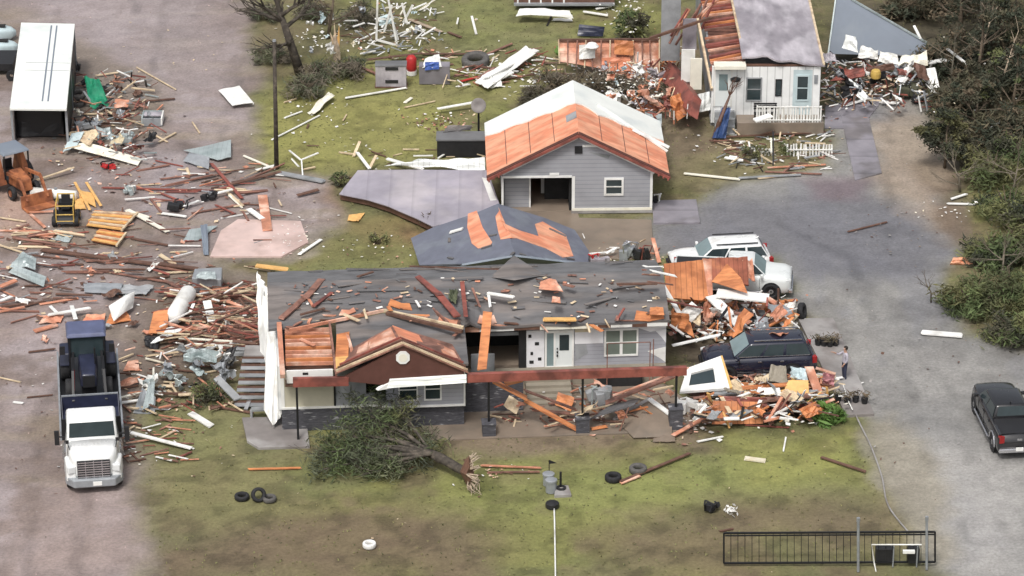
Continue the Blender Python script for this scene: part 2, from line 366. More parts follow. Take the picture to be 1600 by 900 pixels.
# lawn patches of bare brown earth, yellowed and fresh grass, soil darkened as heap shade
for pts, col, soft, amt in (
    ([(230,860),(420,800),(640,790),(760,830),(790,905),(300,905),(240,900)], (0.155,0.112,0.078), 2.2, 0.85),
    ([(930,830),(1050,800),(1130,780),(1180,790),(1190,905),(960,905)], (0.165,0.12,0.082), 2.0, 0.75),
    ([(1110,770),(1280,770),(1420,800),(1440,850),(1120,850)], (0.16,0.12,0.082), 1.8, 0.75),
    ([(740,740),(900,720),(1120,720),(1330,700),(1345,760),(1150,775),(900,800),(700,790)], (0.225,0.24,0.085), 2.0, 0.7),
    ([(1150,690),(1310,685),(1330,740),(1180,750)], (0.27,0.26,0.085), 1.6, 0.6),
    ([(250,690),(400,710),(480,790),(330,830),(230,800)], (0.20,0.185,0.085), 1.6, 0.6),
    ([(640,655),(1090,655),(1100,700),(900,705),(700,712)], (0.20,0.15,0.11), 0.9, 0.9),
    ([(390,150),(520,140),(690,170),(700,245),(560,265),(400,255)], (0.27,0.255,0.085), 1.6, 0.75),
    ([(520,100),(900,100),(860,150),(700,165),(520,160)], (0.25,0.235,0.09), 1.6, 0.6),
    ([(620,0),(900,0),(900,70),(760,85),(640,60)], (0.19,0.195,0.085), 1.6, 0.6),
    ([(560,350),(620,340),(680,365),(650,385),(590,372)], (0.24,0.115,0.075), 1.0, 0.8),
    ([(400,285),(520,290),(530,345),(430,345),(380,330)], (0.27,0.125,0.09), 1.1, 0.85),
    ([(500,340),(640,330),(650,410),(420,415),(500,380)], (0.185,0.17,0.07), 1.2, 0.7),
    ([(560,25),(660,20),(700,70),(560,90),(400,120),(380,60)], (0.13,0.105,0.07), 2.2, 0.6),
    ([(1040,470),(1240,470),(1260,560),(1310,600),(1300,662),(1080,662),(1060,560)], (0.10,0.08,0.062), 0.7, 0.9),  # brown earth darkened to paint the shaded gaps beneath the heap
    ([(890,90),(1075,80),(1090,185),(930,170)], (0.13,0.10,0.08), 0.9, 0.7),
    ([(1330,600),(1380,640),(1450,790),(1480,880),(1440,890),(1380,760)], (0.24,0.20,0.10), 0.8, 0.7),
    ([(1060,215),(1310,225),(1330,275),(1180,300),(1050,290)], (0.20,0.17,0.095), 1.0, 0.8),
    ([(880,90),(1120,60),(1120,240),(1040,260),(930,180)], (0.17,0.125,0.095), 1.4, 0.7),
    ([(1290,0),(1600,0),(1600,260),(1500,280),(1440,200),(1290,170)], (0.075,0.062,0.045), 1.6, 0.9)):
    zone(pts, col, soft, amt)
dirt = zone([(-60,-60),(330,-60),(385,20),(395,110),(402,160),(388,225),(395,262),(505,280),(525,330),(470,395),(335,402),(330,430),(395,432),(405,480),(360,560),(250,580),(228,640),(212,700),(205,790),(222,850),(232,960),(-60,960)], (0.262, 0.214, 0.20), 1.0, 1.0, 0.7, 0.9)
D = np.clip(dirt, 0, 1)
mixc(D*sm(.42, .62, fbm(GX, GY, 0.22, 51, 5))*0.75, (0.345, 0.295, 0.295)); mixc(D*sm(.5, .66, fbm(GX, GY, 0.33, 61, 5))*0.7, (0.175, 0.132, 0.108)); mixc(D*sm(.55, .68, fbm(GX*1.6, GY*.35, 0.5, 64, 5))*0.5, (0.15, 0.115, 0.095))
mixc(D*sm(.52, .7, fbm(GX*0.4, GY*1.5, 0.5, 71, 4))*0.35, (0.30, 0.25, 0.17))
for pts, col, soft, amt, wt in (
    ([(40,-20),(330,-20),(370,60),(360,140),(240,160),(120,120)], (0.345, 0.295, 0.295), 2.0, 0.6, 0.75),
    ([(215,240),(330,230),(300,330),(220,330)], (0.37, 0.325, 0.335), 1.5, 0.7, 0.9),
    ([(80,60),(130,60),(260,130),(250,210),(140,240),(100,200)], (0.20,0.165,0.13), 1.0, 0.75, 0.3),
    ([(240,430),(400,435),(400,580),(250,640),(200,560),(215,480)], (0.135, 0.105, 0.08), 1.2, 0.85, 0.2),
    ([(0,430),(70,430),(70,520),(0,520)], (0.30,0.23,0.21), 1.4, 0.5, 0.4),
    ([(200,640),(380,600),(410,660),(300,720),(215,720)], (0.185,0.18,0.085), 1.0, 0.7, 0.1),
    ([(100,740),(215,720),(215,870),(60,905),(0,905),(0,820)], (0.32, 0.25, 0.225), 1.8, 0.55, 0.6),
    ([(0,270),(45,290),(60,350),(0,380)], (0.40,0.27,0.21), 1.0, 0.7, 0.2)):
    zone(pts, col, soft, amt, wt)
drive = zone([(1020,345),(1060,352),(1100,318),(1130,290),(1200,276),(1310,270),(1300,165),(1440,160),(1455,215),(1490,290),(1500,350),(1492,400),(1470,440),(1470,480),(1520,520),(1600,548),(1700,560),(1700,960),(1500,960),(1440,840),(1390,750),(1345,650),(1310,560),(1290,495),(1230,470),(1230,395),(1050,395),(1020,405)], (0.225, 0.22, 0.212), 0.8, 1.0, 0.6, 0.7)
V = np.clip(drive, 0, 1)
mixc(V*sm(.45, .66, fbm(GX, GY, 0.2, 81, 5))*0.6, (0.315, 0.305, 0.285)); mixc(V*sm(.48, .66, fbm(GX, GY, 0.4, 91, 5))*0.6, (0.165, 0.158, 0.15)); mixc(V*sm(.5, .64, fbm(GX*1.3, GY*.5, 0.35, 95, 5))*0.55, (0.20, 0.20, 0.215))
for pts, col, soft, amt, wt in (
    ([(1030,350),(1120,310),(1340,300),(1440,330),(1470,400),(1440,430),(1240,440),(1240,395),(1050,395)], (0.145, 0.144, 0.162), 1.7, 0.75, 0.95),
    ([(1360,190),(1440,180),(1490,300),(1470,350),(1380,300)], (0.34,0.27,0.205), 1.2, 0.75, 0.2),
    ([(1260,285),(1350,285),(1345,312),(1270,312)], (0.17,0.13,0.145), 0.8, 0.75, 0.7),
    ([(1440,260),(1500,270),(1520,350),(1500,380),(1460,330)], (0.15,0.105,0.07), 0.8, 0.8, 0.2),
    ([(1330,500),(1600,570),(1600,660),(1400,620)], (0.27,0.26,0.245), 2.0, 0.5, 0.7),
    ([(1390,680),(1530,700),(1600,760),(1600,905),(1500,905),(1430,780)], (0.40, 0.385, 0.365), 1.8, 0.65, 0.6),
    ([(1345,660),(1400,640),(1470,760),(1490,870),(1470,890),(1400,770)], (0.27,0.235,0.16), 0.7, 0.55, 0.2),
    ([(1390,170),(1440,160),(1470,240),(1470,300),(1420,240)], (0.30,0.25,0.19), 1.0, 0.5, 0.1)):
    zone(pts, col, soft, amt, wt)
# fine grain of the surface itself
LW = np.clip(1-D-V, 0, 1)[..., None]; C = C*(1-LW)+C*LW*np.array((1.0, 1.02, .98)); C = C*(1-LW*(.30*sm(.5, .66, fbm(GX, GY, 1.1, 171, 4)))[..., None])
C *= (1+(fbm(GX, GY, 2.2, 101, 3)-0.5)*0.34)[..., None]; C *= (1+(fbm(GX*0.3, GY*1.2, 1.2, 111, 3)-0.5)*0.22)[..., None]
for tx in ([(215,-20),(190,140),(250,260),(215,420),(140,640),(120,900)], [(262,-20),(238,140),(300,260),(262,420),(60,640),(40,900)], [(1530,900),(1430,640),(1370,500),(1330,400),(1200,340)], [(1590,860),(1490,640),(1430,500),(1395,390),(1390,200)], [(40,450),(160,330),(330,250),(380,120)]):
    P = np.array([(g(*p).x, g(*p).y) for p in tx]); dd = np.full(GX.shape, 1e9)
    for (ax, ay), (bx, by) in zip(P, P[1:]):
        ex, ey = bx-ax, by-ay; t = np.clip(((GX-ax)*ex+(GY-ay)*ey)/(ex*ex+ey*ey), 0, 1); dd = np.minimum(dd, np.hypot(GX+warp*.45-ax-t*ex, GY-ay-t*ey))
    k = (1-sm(.12, .45, dd))*.55*sm(.35, .6, fbm(GX, GY, 0.45, 141, 3))*np.clip(dirt+drive, 0, 1); C = C*(1-.38*k)[..., None]; wet = wet+k*.25
wet = np.clip(wet+(fbm(GX, GY, 0.5, 121, 4)-0.5)*0.9*(wet > 0.15), 0, 1)
gm = bpy.data.materials.new('ground_surface'); gm.use_nodes = True; MATS['ground_surface'] = gm
n_, l_ = gm.node_tree.nodes, gm.node_tree.links; b_ = n_['Principled BSDF']
va = n_.new('ShaderNodeAttribute'); va.attribute_name = 'soil'; vw = n_.new('ShaderNodeAttribute'); vw.attribute_name = 'wet'
tc_ = n_.new('ShaderNodeTexCoord')
nn = n_.new('ShaderNodeTexNoise'); nn.inputs['Scale'].default_value = 6.5; nn.inputs['Detail'].default_value = 8; nn.inputs['Roughness'].default_value = 0.75
l_.new(tc_.outputs['Object'], nn.inputs['Vector'])
mr_ = n_.new('ShaderNodeMapRange'); mr_.inputs['From Min'].default_value = .3; mr_.inputs['From Max'].default_value = .7; mr_.inputs['To Min'].default_value = .72; mr_.inputs['To Max'].default_value = 1.28
l_.new(nn.outputs['Fac'], mr_.inputs['Value'])
sc_ = n_.new('ShaderNodeVectorMath'); sc_.operation = 'SCALE'; l_.new(va.outputs['Color'], sc_.inputs[0]); l_.new(mr_.outputs[0], sc_.inputs['Scale']); l_.new(sc_.outputs[0], b_.inputs['Base Color'])
rw = n_.new('ShaderNodeMapRange'); rw.inputs['To Min'].default_value = 0.92; rw.inputs['To Max'].default_value = 0.28; l_.new(vw.outputs['Fac'], rw.inputs['Value']); l_.new(rw.outputs[0], b_.inputs['Roughness'])
b_.inputs['Specular IOR Level'].default_value = 0.3
bp_ = n_.new('ShaderNodeBump'); bp_.inputs['Strength'].default_value = 0.5; bp_.inputs['Distance'].default_value = 0.05; l_.new(nn.outputs['Fac'], bp_.inputs['Height']); l_.new(bp_.outputs[0], b_.inputs['Normal'])
HZ = (fbm(GX, GY, 0.25, 131, 4)-0.5)*0.05-0.03
def ground_piece(name, sel, z):
    idx = np.argwhere(sel); used = {}; fs = []
    ids = np.arange(nx*ny).reshape(ny, nx); quad = np.stack([ids[:-1,:-1], ids[:-1,1:], ids[1:,1:], ids[1:,:-1]], -1)[sel]
    u, inv = np.unique(quad, return_inverse=True); inv = inv.reshape(quad.shape)
    co = np.stack([GX.ravel()[u], GY.ravel()[u], z.ravel()[u]], -1)
    me = bpy.data.meshes.new(name); me.from_pydata(co.tolist(), [], inv.tolist())
    at = me.color_attributes.new('soil', 'FLOAT_COLOR', 'POINT'); cc = np.ones((len(u), 4), np.float32); cc[:, :3] = np.clip(C.reshape(-1, 3)[u], 0, 1); at.data.foreach_set('color', cc.ravel())
    aw = me.attributes.new('wet', 'FLOAT', 'POINT'); aw.data.foreach_set('value', wet.ravel()[u].astype(np.float32))
    me.materials.append(gm); me.polygons.foreach_set('use_smooth', [True]*len(me.polygons))
    o = bpy.data.objects.new(name, me); COL.objects.link(o); tag(o, kind='structure'); return o
qd = lambda a: (a[:-1,:-1]+a[1:,1:])/2
isV = qd(drive) > 0.5; isD = (qd(dirt) > 0.5) & ~isV
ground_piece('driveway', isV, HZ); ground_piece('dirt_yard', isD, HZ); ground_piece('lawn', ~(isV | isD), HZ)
far = MB(); far.add([(-2500,-600,-0.12),(2500,-600,-0.12),(2500,4000,-0.12),(-2500,4000,-0.12)], [(0,1,2,3)])
mat('far_field', (0.17, 0.155, 0.09), 0.95, 0.3, 0.05); tag(far.build('ground', 'far_field'), kind='structure')

def slab(name, pts, mt, z=0.06, th=0.2, kind='structure'):
    m = MB(); m.prism([g(p[0], p[1], z) for p in pts], (0,0,-th)); o = m.build(name, mt, bevel=0.015); return tag(o, kind=kind)
slab('garage_pad', [(1021,348),(1094,347),(1088,311),(1019,313)], 'lilac_concrete', 0.08)
slab('garage_apron', [(800,404),(1022,404),(1018,343),(905,340),(900,322),(790,322)], 'wet_concrete', 0.03)
slab('walkway', [(1336,281),(1378,270),(1352,160),(1310,163)], 'lilac_concrete', 0.03)
slab('driveway_strip', [(1322,648),(1366,646),(1302,496),(1247,497)], 'concrete', 0.12)
slab('front_patio', [(655,688),(1086,672),(1092,640),(1040,600),(820,600),(660,650)], 'wet_concrete', 0.05)
slab('corner_pad', [(404,699),(484,697),(478,650),(378,652),(386,688)], 'concrete', 0.09)
slab('concrete_pad', [(328,400),(440,400),(482,378),(470,345),(372,342),(345,360)], 'pink_concrete', 0.06)
slab('mobile_home_pad', [(1288,200),(1345,200),(1372,165),(1380,150),(1290,165)], 'lilac_concrete', 0.02)
# ------------------------------------------------------------------ buildings
class Frame:
    def __init__(s, o, a):
        s.o = Vector(o); s.a = a; s.u = Vector((math.cos(a), math.sin(a), 0)); s.v = Vector((-math.sin(a), math.cos(a), 0))
    def pt(s, u, v, w): return s.o+s.u*u+s.v*v+Vector((0, 0, w))
    def loc(s, p): d = Vector(p)-s.o; return Vector((d.dot(s.u), d.dot(s.v), d.z))
    def hv(s, px, py, v):      # local point on the vertical plane at depth v
        d = ray(px, py); o = s.o+s.v*v; return s.loc(CAMP+d*((o-CAMP).dot(s.v)/d.dot(s.v)))
    def hw(s, px, py, z): return s.loc(g(px, py, s.o.z+z))
mat('stone', (0.07, 0.07, 0.08), 0.8, 0.45, 3.5, (0.42, 0.42, 0.43), 0.1, streak=(1, 1, 4.5), bump=0.6, bscale=9)
mat('plaster_beige', (0.52, 0.49, 0.38), 0.7, 0.12, 0.8, (0.44, 0.42, 0.36), 0.3)
mat('grey_board', (0.30, 0.31, 0.32), 0.7, 0.25, 1.0, (0.2, 0.21, 0.21), 0.3)
mat('wrap_white', (0.78, 0.78, 0.80), 0.5, 0.08, 1.5, (0.5, 0.5, 0.58), 0.12)
mat('door_white', (0.72, 0.76, 0.75), 0.4, 0.05, 1)
mat('shade_cloth', (0.16, 0.19, 0.16), 0.6, 0.15, 1)
def window(par, x0, x1, z0, z1, y, mt_frame='white_paint', fw=0.07, mid=True, pane='glass', mull=0, dep=0.05, name='window'):
    """frame proud of the wall at local depth y (facing -y), pane as a sub-part"""
    f = MB()
    f.span(x0, x1, y-dep, y+0.01, z0, z0+fw); f.span(x0, x1, y-dep, y+0.01, z1-fw, z1)
    f.span(x0, x0+fw, y-dep, y+0.01, z0+fw, z1-fw); f.span(x1-fw, x1, y-dep, y+0.01, z0+fw, z1-fw)
    if mid: f.span(x0+fw, x1-fw, y-dep*0.8, y+0.01, (z0+z1)/2-0.025, (z0+z1)/2+0.025)
    for k in range(mull):
        xm = x0+(x1-x0)*(k+1)/(mull+1); f.span(xm-fw*.8, xm+fw*.8, y-dep*0.9, y+0.01, z0+fw, z1-fw)
    o = f.build(name, mt_frame, par, local=True)
    p = MB(); p.span(x0+fw*.5, x1-fw*.5, y-0.015, y-0.005, z0+fw*.5, z1-fw*.5); p.build('pane', pane, o, local=True)
    return o

# ---- long ranch house, roof stripped, front wing with the maroon gable
H = Frame(g(436, 674), R(4.2))
house = thing('ranch_house', 'long low house with torn grey felt roof, maroon gable and dark stone base', 'house', H.o, H.a)
VW, RU = 4.0, 18.15   # set-back front wall, right end
m = MB(); m.span(0.15, 8.45, 0.0, 0.25, 0.0, 1.12); m.span(8.45, 11.25, 1.2, 1.5, 0.0, 1.9); m.span(0.15, 0.4, 0.25, 9.4, 0.0, 1.0); m.build('stone_skirt', 'stone', house, local=True)
m = MB()
m.span(0.2, 2.55, 0.0, 0.15, 1.2, 3.0, 'plaster_beige'); m.span(2.6, 4.0, 0.02, 0.15, 1.2, 3.0, 'grey_board')
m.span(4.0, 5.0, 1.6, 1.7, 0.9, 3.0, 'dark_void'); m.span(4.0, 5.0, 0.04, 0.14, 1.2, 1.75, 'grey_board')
m.span(2.53, 2.62, -0.03, 0.1, 1.2, 3.0, 'black_metal')
m.span(0.15, 4.6, -0.05, 0.15, 1.12, 1.22, 'white_paint'); m.span(0.15, 0.3, -0.03, 0.0, 1.22, 3.0, 'white_paint')
m.build('wing_wall', None, house, local=True)
m = MB()                                                     # bay with siding, white corner trim and canopy
m.span(4.9, 8.42, -0.22, 0.0, 1.22, 2.95, 'grey_lap'); m.span(4.7, 8.48, -0.27, 0.0, 1.12, 1.22, 'white_paint'); m.span(8.42, 8.5, -0.26, 0.0, 1.12, 3.1, 'white_paint')
bay = m.build('bay_wall', None, house, local=True)
for x0, x1 in ((5.45, 6.35), (6.62, 7.42)): window(house, x0, x1, 1.45, 2.6, -0.22)
m = MB(); a, b = H.hv(608, 581, -0.95), H.hv(725, 577, -0.95)
m.patch([H.pt(8.5, -1.24, 2.78), H.pt(4.9, -1.2, 2.62), H.pt(5.05, -1.06, 3.02), H.pt(8.5, -1.08, 3.14)], n=6, bulge=0.0, wob=0.06, th=0.04); m.build('canopy', 'white_membrane', house)
m = MB()
m.hexa([H.pt(4.5, -1.07, 2.45), H.pt(5.2, -1.07, 2.55), H.pt(5.2, -1.0, 2.6), H.pt(4.4, -1.0, 2.5), H.pt(4.6, -1.07, 2.55), H.pt(5.2, -1.07, 2.95), H.pt(5.2, -1.0, 2.95), H.pt(4.5, -1.0, 2.6)]); m.build('torn_soffit', 'white_paint', house)
# set-back wall on the right half, broken open on its left third
m = MB()
m.span(11.55, 12.45, VW-.02, VW+0.12, 0.86, 2.75, 'wrap_white'); m.span(13.85, RU, VW, VW+0.12, 0.86, 2.95, 'grey_lap')
m.span(12.45, 13.85, VW, VW+.12, 2.75, 2.95, 'white_paint'); m.span(13.87, 15.2, VW-.03, VW-.005, 2.0, 2.95, 'wrap_white'); m.span(13.87, 14.6, VW-.06, VW-.035, 2.62, 2.9, 'cream_sheet')
m.span(8.5, RU, VW+.3, VW+5.2, 0.0, 0.85, 'wet_concrete'); m.span(RU-.12, RU, VW+.12, 9.4, 0.0, 3.0, 'grey_lap')
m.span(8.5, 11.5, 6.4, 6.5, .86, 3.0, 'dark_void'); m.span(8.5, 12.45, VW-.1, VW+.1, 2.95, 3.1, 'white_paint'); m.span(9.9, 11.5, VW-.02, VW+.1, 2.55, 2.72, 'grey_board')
m.span(9.0, 10.1, VW-.3, VW-.2, 0.86, 1.75, 'grey_board'); m.span(11.25, 11.6, VW-.06, VW+.1, .86, 2.8, 'black_plastic')
m.span(8.45, RU, VW-.3, VW, 0.0, 0.86, 'step_tan')
for pts, mt_ in (([(13.87,2.95),(RU,2.95),(RU,2.62),(17.4,2.5),(16.9,2.7),(15.2,2.74),(14.9,2.4),(14.2,2.1),(13.87,2.3)], 'wrap_white'), ([(17.6,2.6),(RU,2.7),(RU,1.9),(17.95,2.2)], 'wrap_white'), ([(17.3,1.5),(RU,1.7),(RU,.9),(17.9,1.1)], 'white_paint'), ([(13.9,1.1),(14.5,1.5),(14.4,2.0),(13.9,2.1)], 'grey_board')):
    m.prism([(x, VW-.012, z) for x, z in pts], (0, .01, 0), mt_)
for x, z, w_ in ((11.7,2.4,.14),(12.0,2.0,.2),(11.8,1.5,.12),(12.15,1.2,.16),(11.75,1.05,.2)): m.span(x, x+w_, VW-.035, VW-.021, z, z+.16, 'dark_void')
m.build('recessed_wall', None, house, local=True)
m = MB()
for x0, x1, mt_ in ((8.6, 9.4, 'coral_wood'), (9.4, 11.0, 'white_paint'), (11.0, 12.2, 'dark_wood'), (12.2, 14.9, 'cream_sheet'), (14.9, 15.5, 'dark_wood'), (15.5, 16.5, 'white_paint'), (16.5, 17.2, 'dark_wood'), (17.2, RU, 'white_paint')):
    m.span(x0, x1, 3.55, 3.62, 2.97+.04*rnd.random(), 3.24, mt_)
m.build('eave_board', None, house, local=True)
# door with sidelight, double window
f = MB(); f.span(12.47, 13.83, VW-.06, VW+.02, .86, .9, 'white_paint'); f.span(12.47, 13.83, VW-.07, VW+.02, 2.62, 2.75, 'white_paint')
for x in (12.47, 12.88, 13.74): f.span(x, x+.09, VW-.07, VW+.02, .9, 2.62, 'white_paint')
df = f.build('door_frame', None, house, local=True)
p = MB(); p.span(12.56, 12.88, VW-.03, VW-.01, .9, 2.62); p.build('sidelight', 'glass_pale', df, local=True)
p = MB(); p.span(12.97, 13.74, VW-.04, VW+.0, .9, 2.62); dr = p.build('door', 'door_white', house, local=True)
p = MB(); p.span(13.15, 13.6, VW-.055, VW-.042, 1.7, 2.5); p.build('door_pane', 'glass', dr, local=True)
p = MB(); p.span(13.02, 13.09, VW-.1, VW-.045, 1.58, 1.68); p.span(13.02, 13.08, VW-.1, VW-.045, 1.78, 1.84); p.span(13.02, 13.08, VW-.1, VW-.045, 1.4, 1.5); p.build('handle', 'black_metal', dr, local=True)
window(house, 15.25, 16.85, 1.3, 2.72, VW, mull=1, fw=.085, pane='shade_cloth')
m = MB()
for k in range(6): m.span(11.5, 13.6, 3.7-.34*(k+1), 3.7-.34*k if k else VW, 0, .82-.14*k)
m.build('steps', 'step_tan', house, local=True)
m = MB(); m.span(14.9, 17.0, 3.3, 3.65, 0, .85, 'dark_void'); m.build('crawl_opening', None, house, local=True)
# long rust beam on black posts with stone piers
m = MB(); vb = -1.0
m.hexa([H.pt(.7, vb-.09, 2.76), H.pt(3.2, vb-.09, 2.74), H.pt(3.2, vb+.09, 2.74), H.pt(.7, vb+.09, 2.76), H.pt(.7, vb-.09, 3.2), H.pt(3.2, vb-.09, 3.16), H.pt(3.2, vb+.09, 3.16), H.pt(.7, vb+.09, 3.2)])
m.build('porch_beam', 'rust_beam', house); m = MB()
m.hexa([H.pt(8.55, vb-.12, 2.72), H.pt(18.5, vb-.12, 2.72), H.pt(18.5, vb+.12, 2.72), H.pt(8.55, vb+.12, 2.72), H.pt(8.55, vb-.12, 3.12), H.pt(18.5, vb-.12, 3.12), H.pt(18.5, vb+.12, 3.12), H.pt(8.55, vb+.12, 3.12)])
m.build('porch_beam', 'rust_beam', house)
for px, hp in ((466, 0), (764, .62), (911, .72), (1058, 1.05)):
    u = H.hw(px, 680, 0).x if px > 700 else H.hw(466, 688, 0).x
    m = MB(); m.span(u-.05, u+.05, vb-.05, vb+.05, hp, 2.72); po = m.build('post', 'black_metal', house, local=True)
    if hp: m = MB(); m.span(u-.3, u+.3, vb-.3, vb+.3, 0, hp); m.span(u-.33, u+.33, vb-.33, vb+.33, hp, hp+.05); m.build('pier', 'stone', po, local=True)
# roofs: main front slope down to the torn edge, rear slope, wing
def vlow(u):
    q = [(-.4, 2.75), (.7, 2.89), (5.0, 4.0), (8.5, 2.35), (8.9, 3.3), (9.4, 3.5), (18.3, 3.55)]
    for (a0, b0), (a1, b1) in zip(q, q[1:]):
        if u <= a1: return b0+(b1-b0)*(u-a0)/(a1-a0)
    return q[-1][1]
def zroof(u, v):
    s_ = 0.172+(0.42-0.172)*float(sm(8.4, 9.6, np.array(u))); return 4.5-s_*(6.45-v)
def roofgrid(fn, nu, nv, th):
    m = MB(); W = nu+1; top = []
    for j in range(nv+1):
        for i in range(W): top.append(fn(i/nu, j/nv))
    m.v = top+[p-Vector((0,0,th)) for p in top]; N = len(top)
    for j in range(nv):
        for i in range(nu):
            q = j*W+i; m.f += [[q, q+1, q+W+1, q+W], [N+q, N+q+W, N+q+W+1, N+q+1]]
    for i in range(nu): m.f += [[i, N+i, N+i+1, i+1], [nv*W+i+1, N+nv*W+i+1, N+nv*W+i, nv*W+i]]
    for j in range(nv): m.f += [[(j+1)*W, N+(j+1)*W, N+j*W, j*W], [j*W+nu, N+j*W+nu, N+(j+1)*W+nu, (j+1)*W+nu]]
    m.m = [0]*len(m.f); return m
def fr(a, b):
    u = -.35+a*(RU+.45); v0 = vlow(u); v = v0+(6.45-v0)*b
    n1 = mnoise.noise(Vector((u*.7, v*1.4, 3)))*.07+mnoise.noise(Vector((u*.5, v*5, 9)))*.05*(1-b*.5)
    return H.pt(u, v, zroof(u, v)+n1)
def br(a, b):
    u = -.35+a*(RU+.45); v = 6.45+3.15*b; return H.pt(u, v, 4.5-.285*(v-6.45)+mnoise.noise(Vector((u*.8, v*2, 5)))*.05)
roofgrid(fr, 70, 22, .12).build('front_roof_slope', 'felt', house)
roofgrid(br, 60, 8, .12).build('rear_roof_slope', 'felt_light', house)
m = MB(); m.prism([H.pt(11.2, 6.1, 4.46), H.pt(10.3, 9.4, 4.5), H.pt(13.6, 6.2, 4.42)][::-1], (0,0,-.05))
ap = H.loc(g(803, 399, 4.55)); m = MB(); m.add([g(766, 433, 4.45), g(804, 438, 4.62), g(852, 430, 4.45), g(803, 399, 4.55), g(766, 433, 4.2), g(852, 430, 4.2)], [(0,1,3),(1,2,3),(0,4,5,2,1)]); m.build('roof_cricket', 'felt', house)
def zw(u, v): return 3.2+.172*(v+1.0)-.1
def wr(a, b):
    u = 2.75+a*5.9; v1 = vlow(u)-.1; v = -.2+(v1+.2)*b; return H.pt(u, v, zw(u, v)+mnoise.noise(Vector((u, v, 7)))*.05)
roofgrid(wr, 24, 16, .1).build('wing_roof', 'felt', house)
# joists in the stripped bay of the wing
m = MB(); m.span(.35, 2.7, -.6, 2.9, 2.55, 2.62, 'dark_wood'); 
m.build('ceiling_board', None, house, local=True)
for k in range(10):
    v = .25+k*.29; z = zw(1, v)-.02
    m = MB(); m.beam(H.pt(.4, v, z), H.pt(2.55, v+rnd.uniform(-.05, .05), z-rnd.uniform(0, .06)), .09, .16); m.build('joist', ('coral_wood', 'orange_wood', 'coral_wood')[k % 3], house)
m = MB(); m.beam(H.pt(.25, -1.0, 3.28), H.pt(.15, 3.0, 4.0), .22, .2); m.build('rake_board', 'coral_wood', house)
m = MB(); m.beam(H.pt(2.65, -.9, 3.25), H.pt(2.45, 3.1, 3.98), .1, .22); m.build('rake_board', 'red_wood', house)
m = MB(); m.span(.42, 2.5, -.55, -.45, 2.7, 3.32, 'white_paint'); m.span(1.15, 1.4, -.56, -.545, 3.1, 3.22, 'dark_void'); m.build('inner_wall', None, house, local=True)
for pts, mt_ in (([(526,522),(546,518),(544,560),(524,560)], 'orange_wood'), ([(524,558),(548,556),(550,572),(525,574)], 'yellow_wood'), ([(546,525),(556,560),(552,566),(540,520)], 'coral_wood')):
    m = MB(); m.prism([g(x, y, 3.5+.006*(570-y)) for x, y in pts], (0,0,-.05)); m.build('decking_sheet', mt_, house)
# timber edges of the torn V
for (x0, y0, x1, y1, mt_, wd) in ((452,516,600,485,'coral_wood',.1), (600,485,724,512,'pale_wood',.12), (604,489,722,518,'dark_wood',.16), (600,480,578,460,'red_wood',.12), (700,505,676,483,'red_wood',.1)):
    m = MB(); m.beam(g(x0, y0, 4.02), g(x1, y1, 4.02), wd, .14); m.build('rafter', mt_, house)
q_r = random.Random(31)                                   # broken ends along the torn edge and the right eave
for k in range(24):
    u = q_r.uniform(.4, 8.6) if k < 13 else q_r.uniform(8.9, 17.8); v = vlow(u)+q_r.uniform(-.15, .35); z = zroof(u, v)+q_r.uniform(.02, .14); a = q_r.gauss(0, .45); L2 = q_r.uniform(.3, 1.3)
    m = MB(); m.beam(H.pt(u, v, z), H.pt(u+L2*math.sin(a) if k % 3 else u+L2, v-(L2*math.cos(a)*.6 if k % 3 else q_r.uniform(-.1,.1)), z-.08), q_r.uniform(.05, .2), .05, jag=.1); m.build('broken_rafter', ('red_wood', 'coral_wood', 'pale_wood', 'dark_wood', 'orange_wood')[k % 5], house)
for k in range(9):
    u = RU+q_r.uniform(-.5, .1); v = q_r.uniform(3.6, 9); z = zroof(u, v) if v < 6.45 else 4.5-.285*(v-6.45)
    m = MB(); m.beam(H.pt(u-.4, v, z+.05), H.pt(u+q_r.uniform(.2, .9), v+q_r.uniform(-.4, .3), z-q_r.uniform(0, .5)), q_r.uniform(.06, .18), .05, jag=.1); m.build('broken_rafter', ('red_wood', 'white_paint', 'pale_wood')[k % 3], house)
for u0, u1, d0, d1, mt_ in ((5.2, 6.3, .35, .9, 'orange_wood'), (7.4, 8.5, -.1, .5, 'coral_wood'), (2.9, 3.7, .1, .5, 'coral_wood'), (16.6, 18.0, .0, .55, 'orange_wood'), (9.3, 10.2, .1, .6, 'coral_wood')):
    m = MB(); pts = []
    for u, dd in ((u0, d0), ((u0+u1)/2, d0-.08), (u1, d0+.05), (u1-.1, d1), ((u0+u1)/2+.1, d1-.15), (u0+.15, d1)):
        v = vlow(u)+dd; pts.append(H.pt(u, v, zroof(u, v)+.075))
    m.prism(pts, (0,0,-.03)); m.build('bare_decking', mt_, house)
# maroon gable with octagonal vent and its stripped little roof
va_ = -1.02; pk = H.hv(630, 540, va_); bl = H.hv(527, 583, va_); brr = H.hv(725, 581, va_)
m = MB(); m.prism([H.pt(bl.x, va_, 3.0), H.pt(bl.x+1.9, va_, 2.72), H.pt(5.0, va_, 2.7), H.pt(brr.x, va_, 3.02), H.pt(brr.x, va_, brr.z), H.pt(pk.x, va_, pk.z)], H.v*.12); m.build('gable_face', 'maroon_paint', house)
m = MB(); c_ = H.hv(629.5, 558.5, va_-.02); m.prism([H.pt(c_.x+.33*math.cos(R(22.5+45*k)), va_-.07, c_.z+.33*math.sin(R(22.5+45*k))) for k in range(8)], H.v*.07, 'white_paint')
m.prism([H.pt(c_.x+.2*math.cos(R(22.5+45*k)), va_-.085, c_.z+.2*math.sin(R(22.5+45*k))) for k in range(8)], H.v*.012, 'cream_sheet'); m.build('vent', None, house)
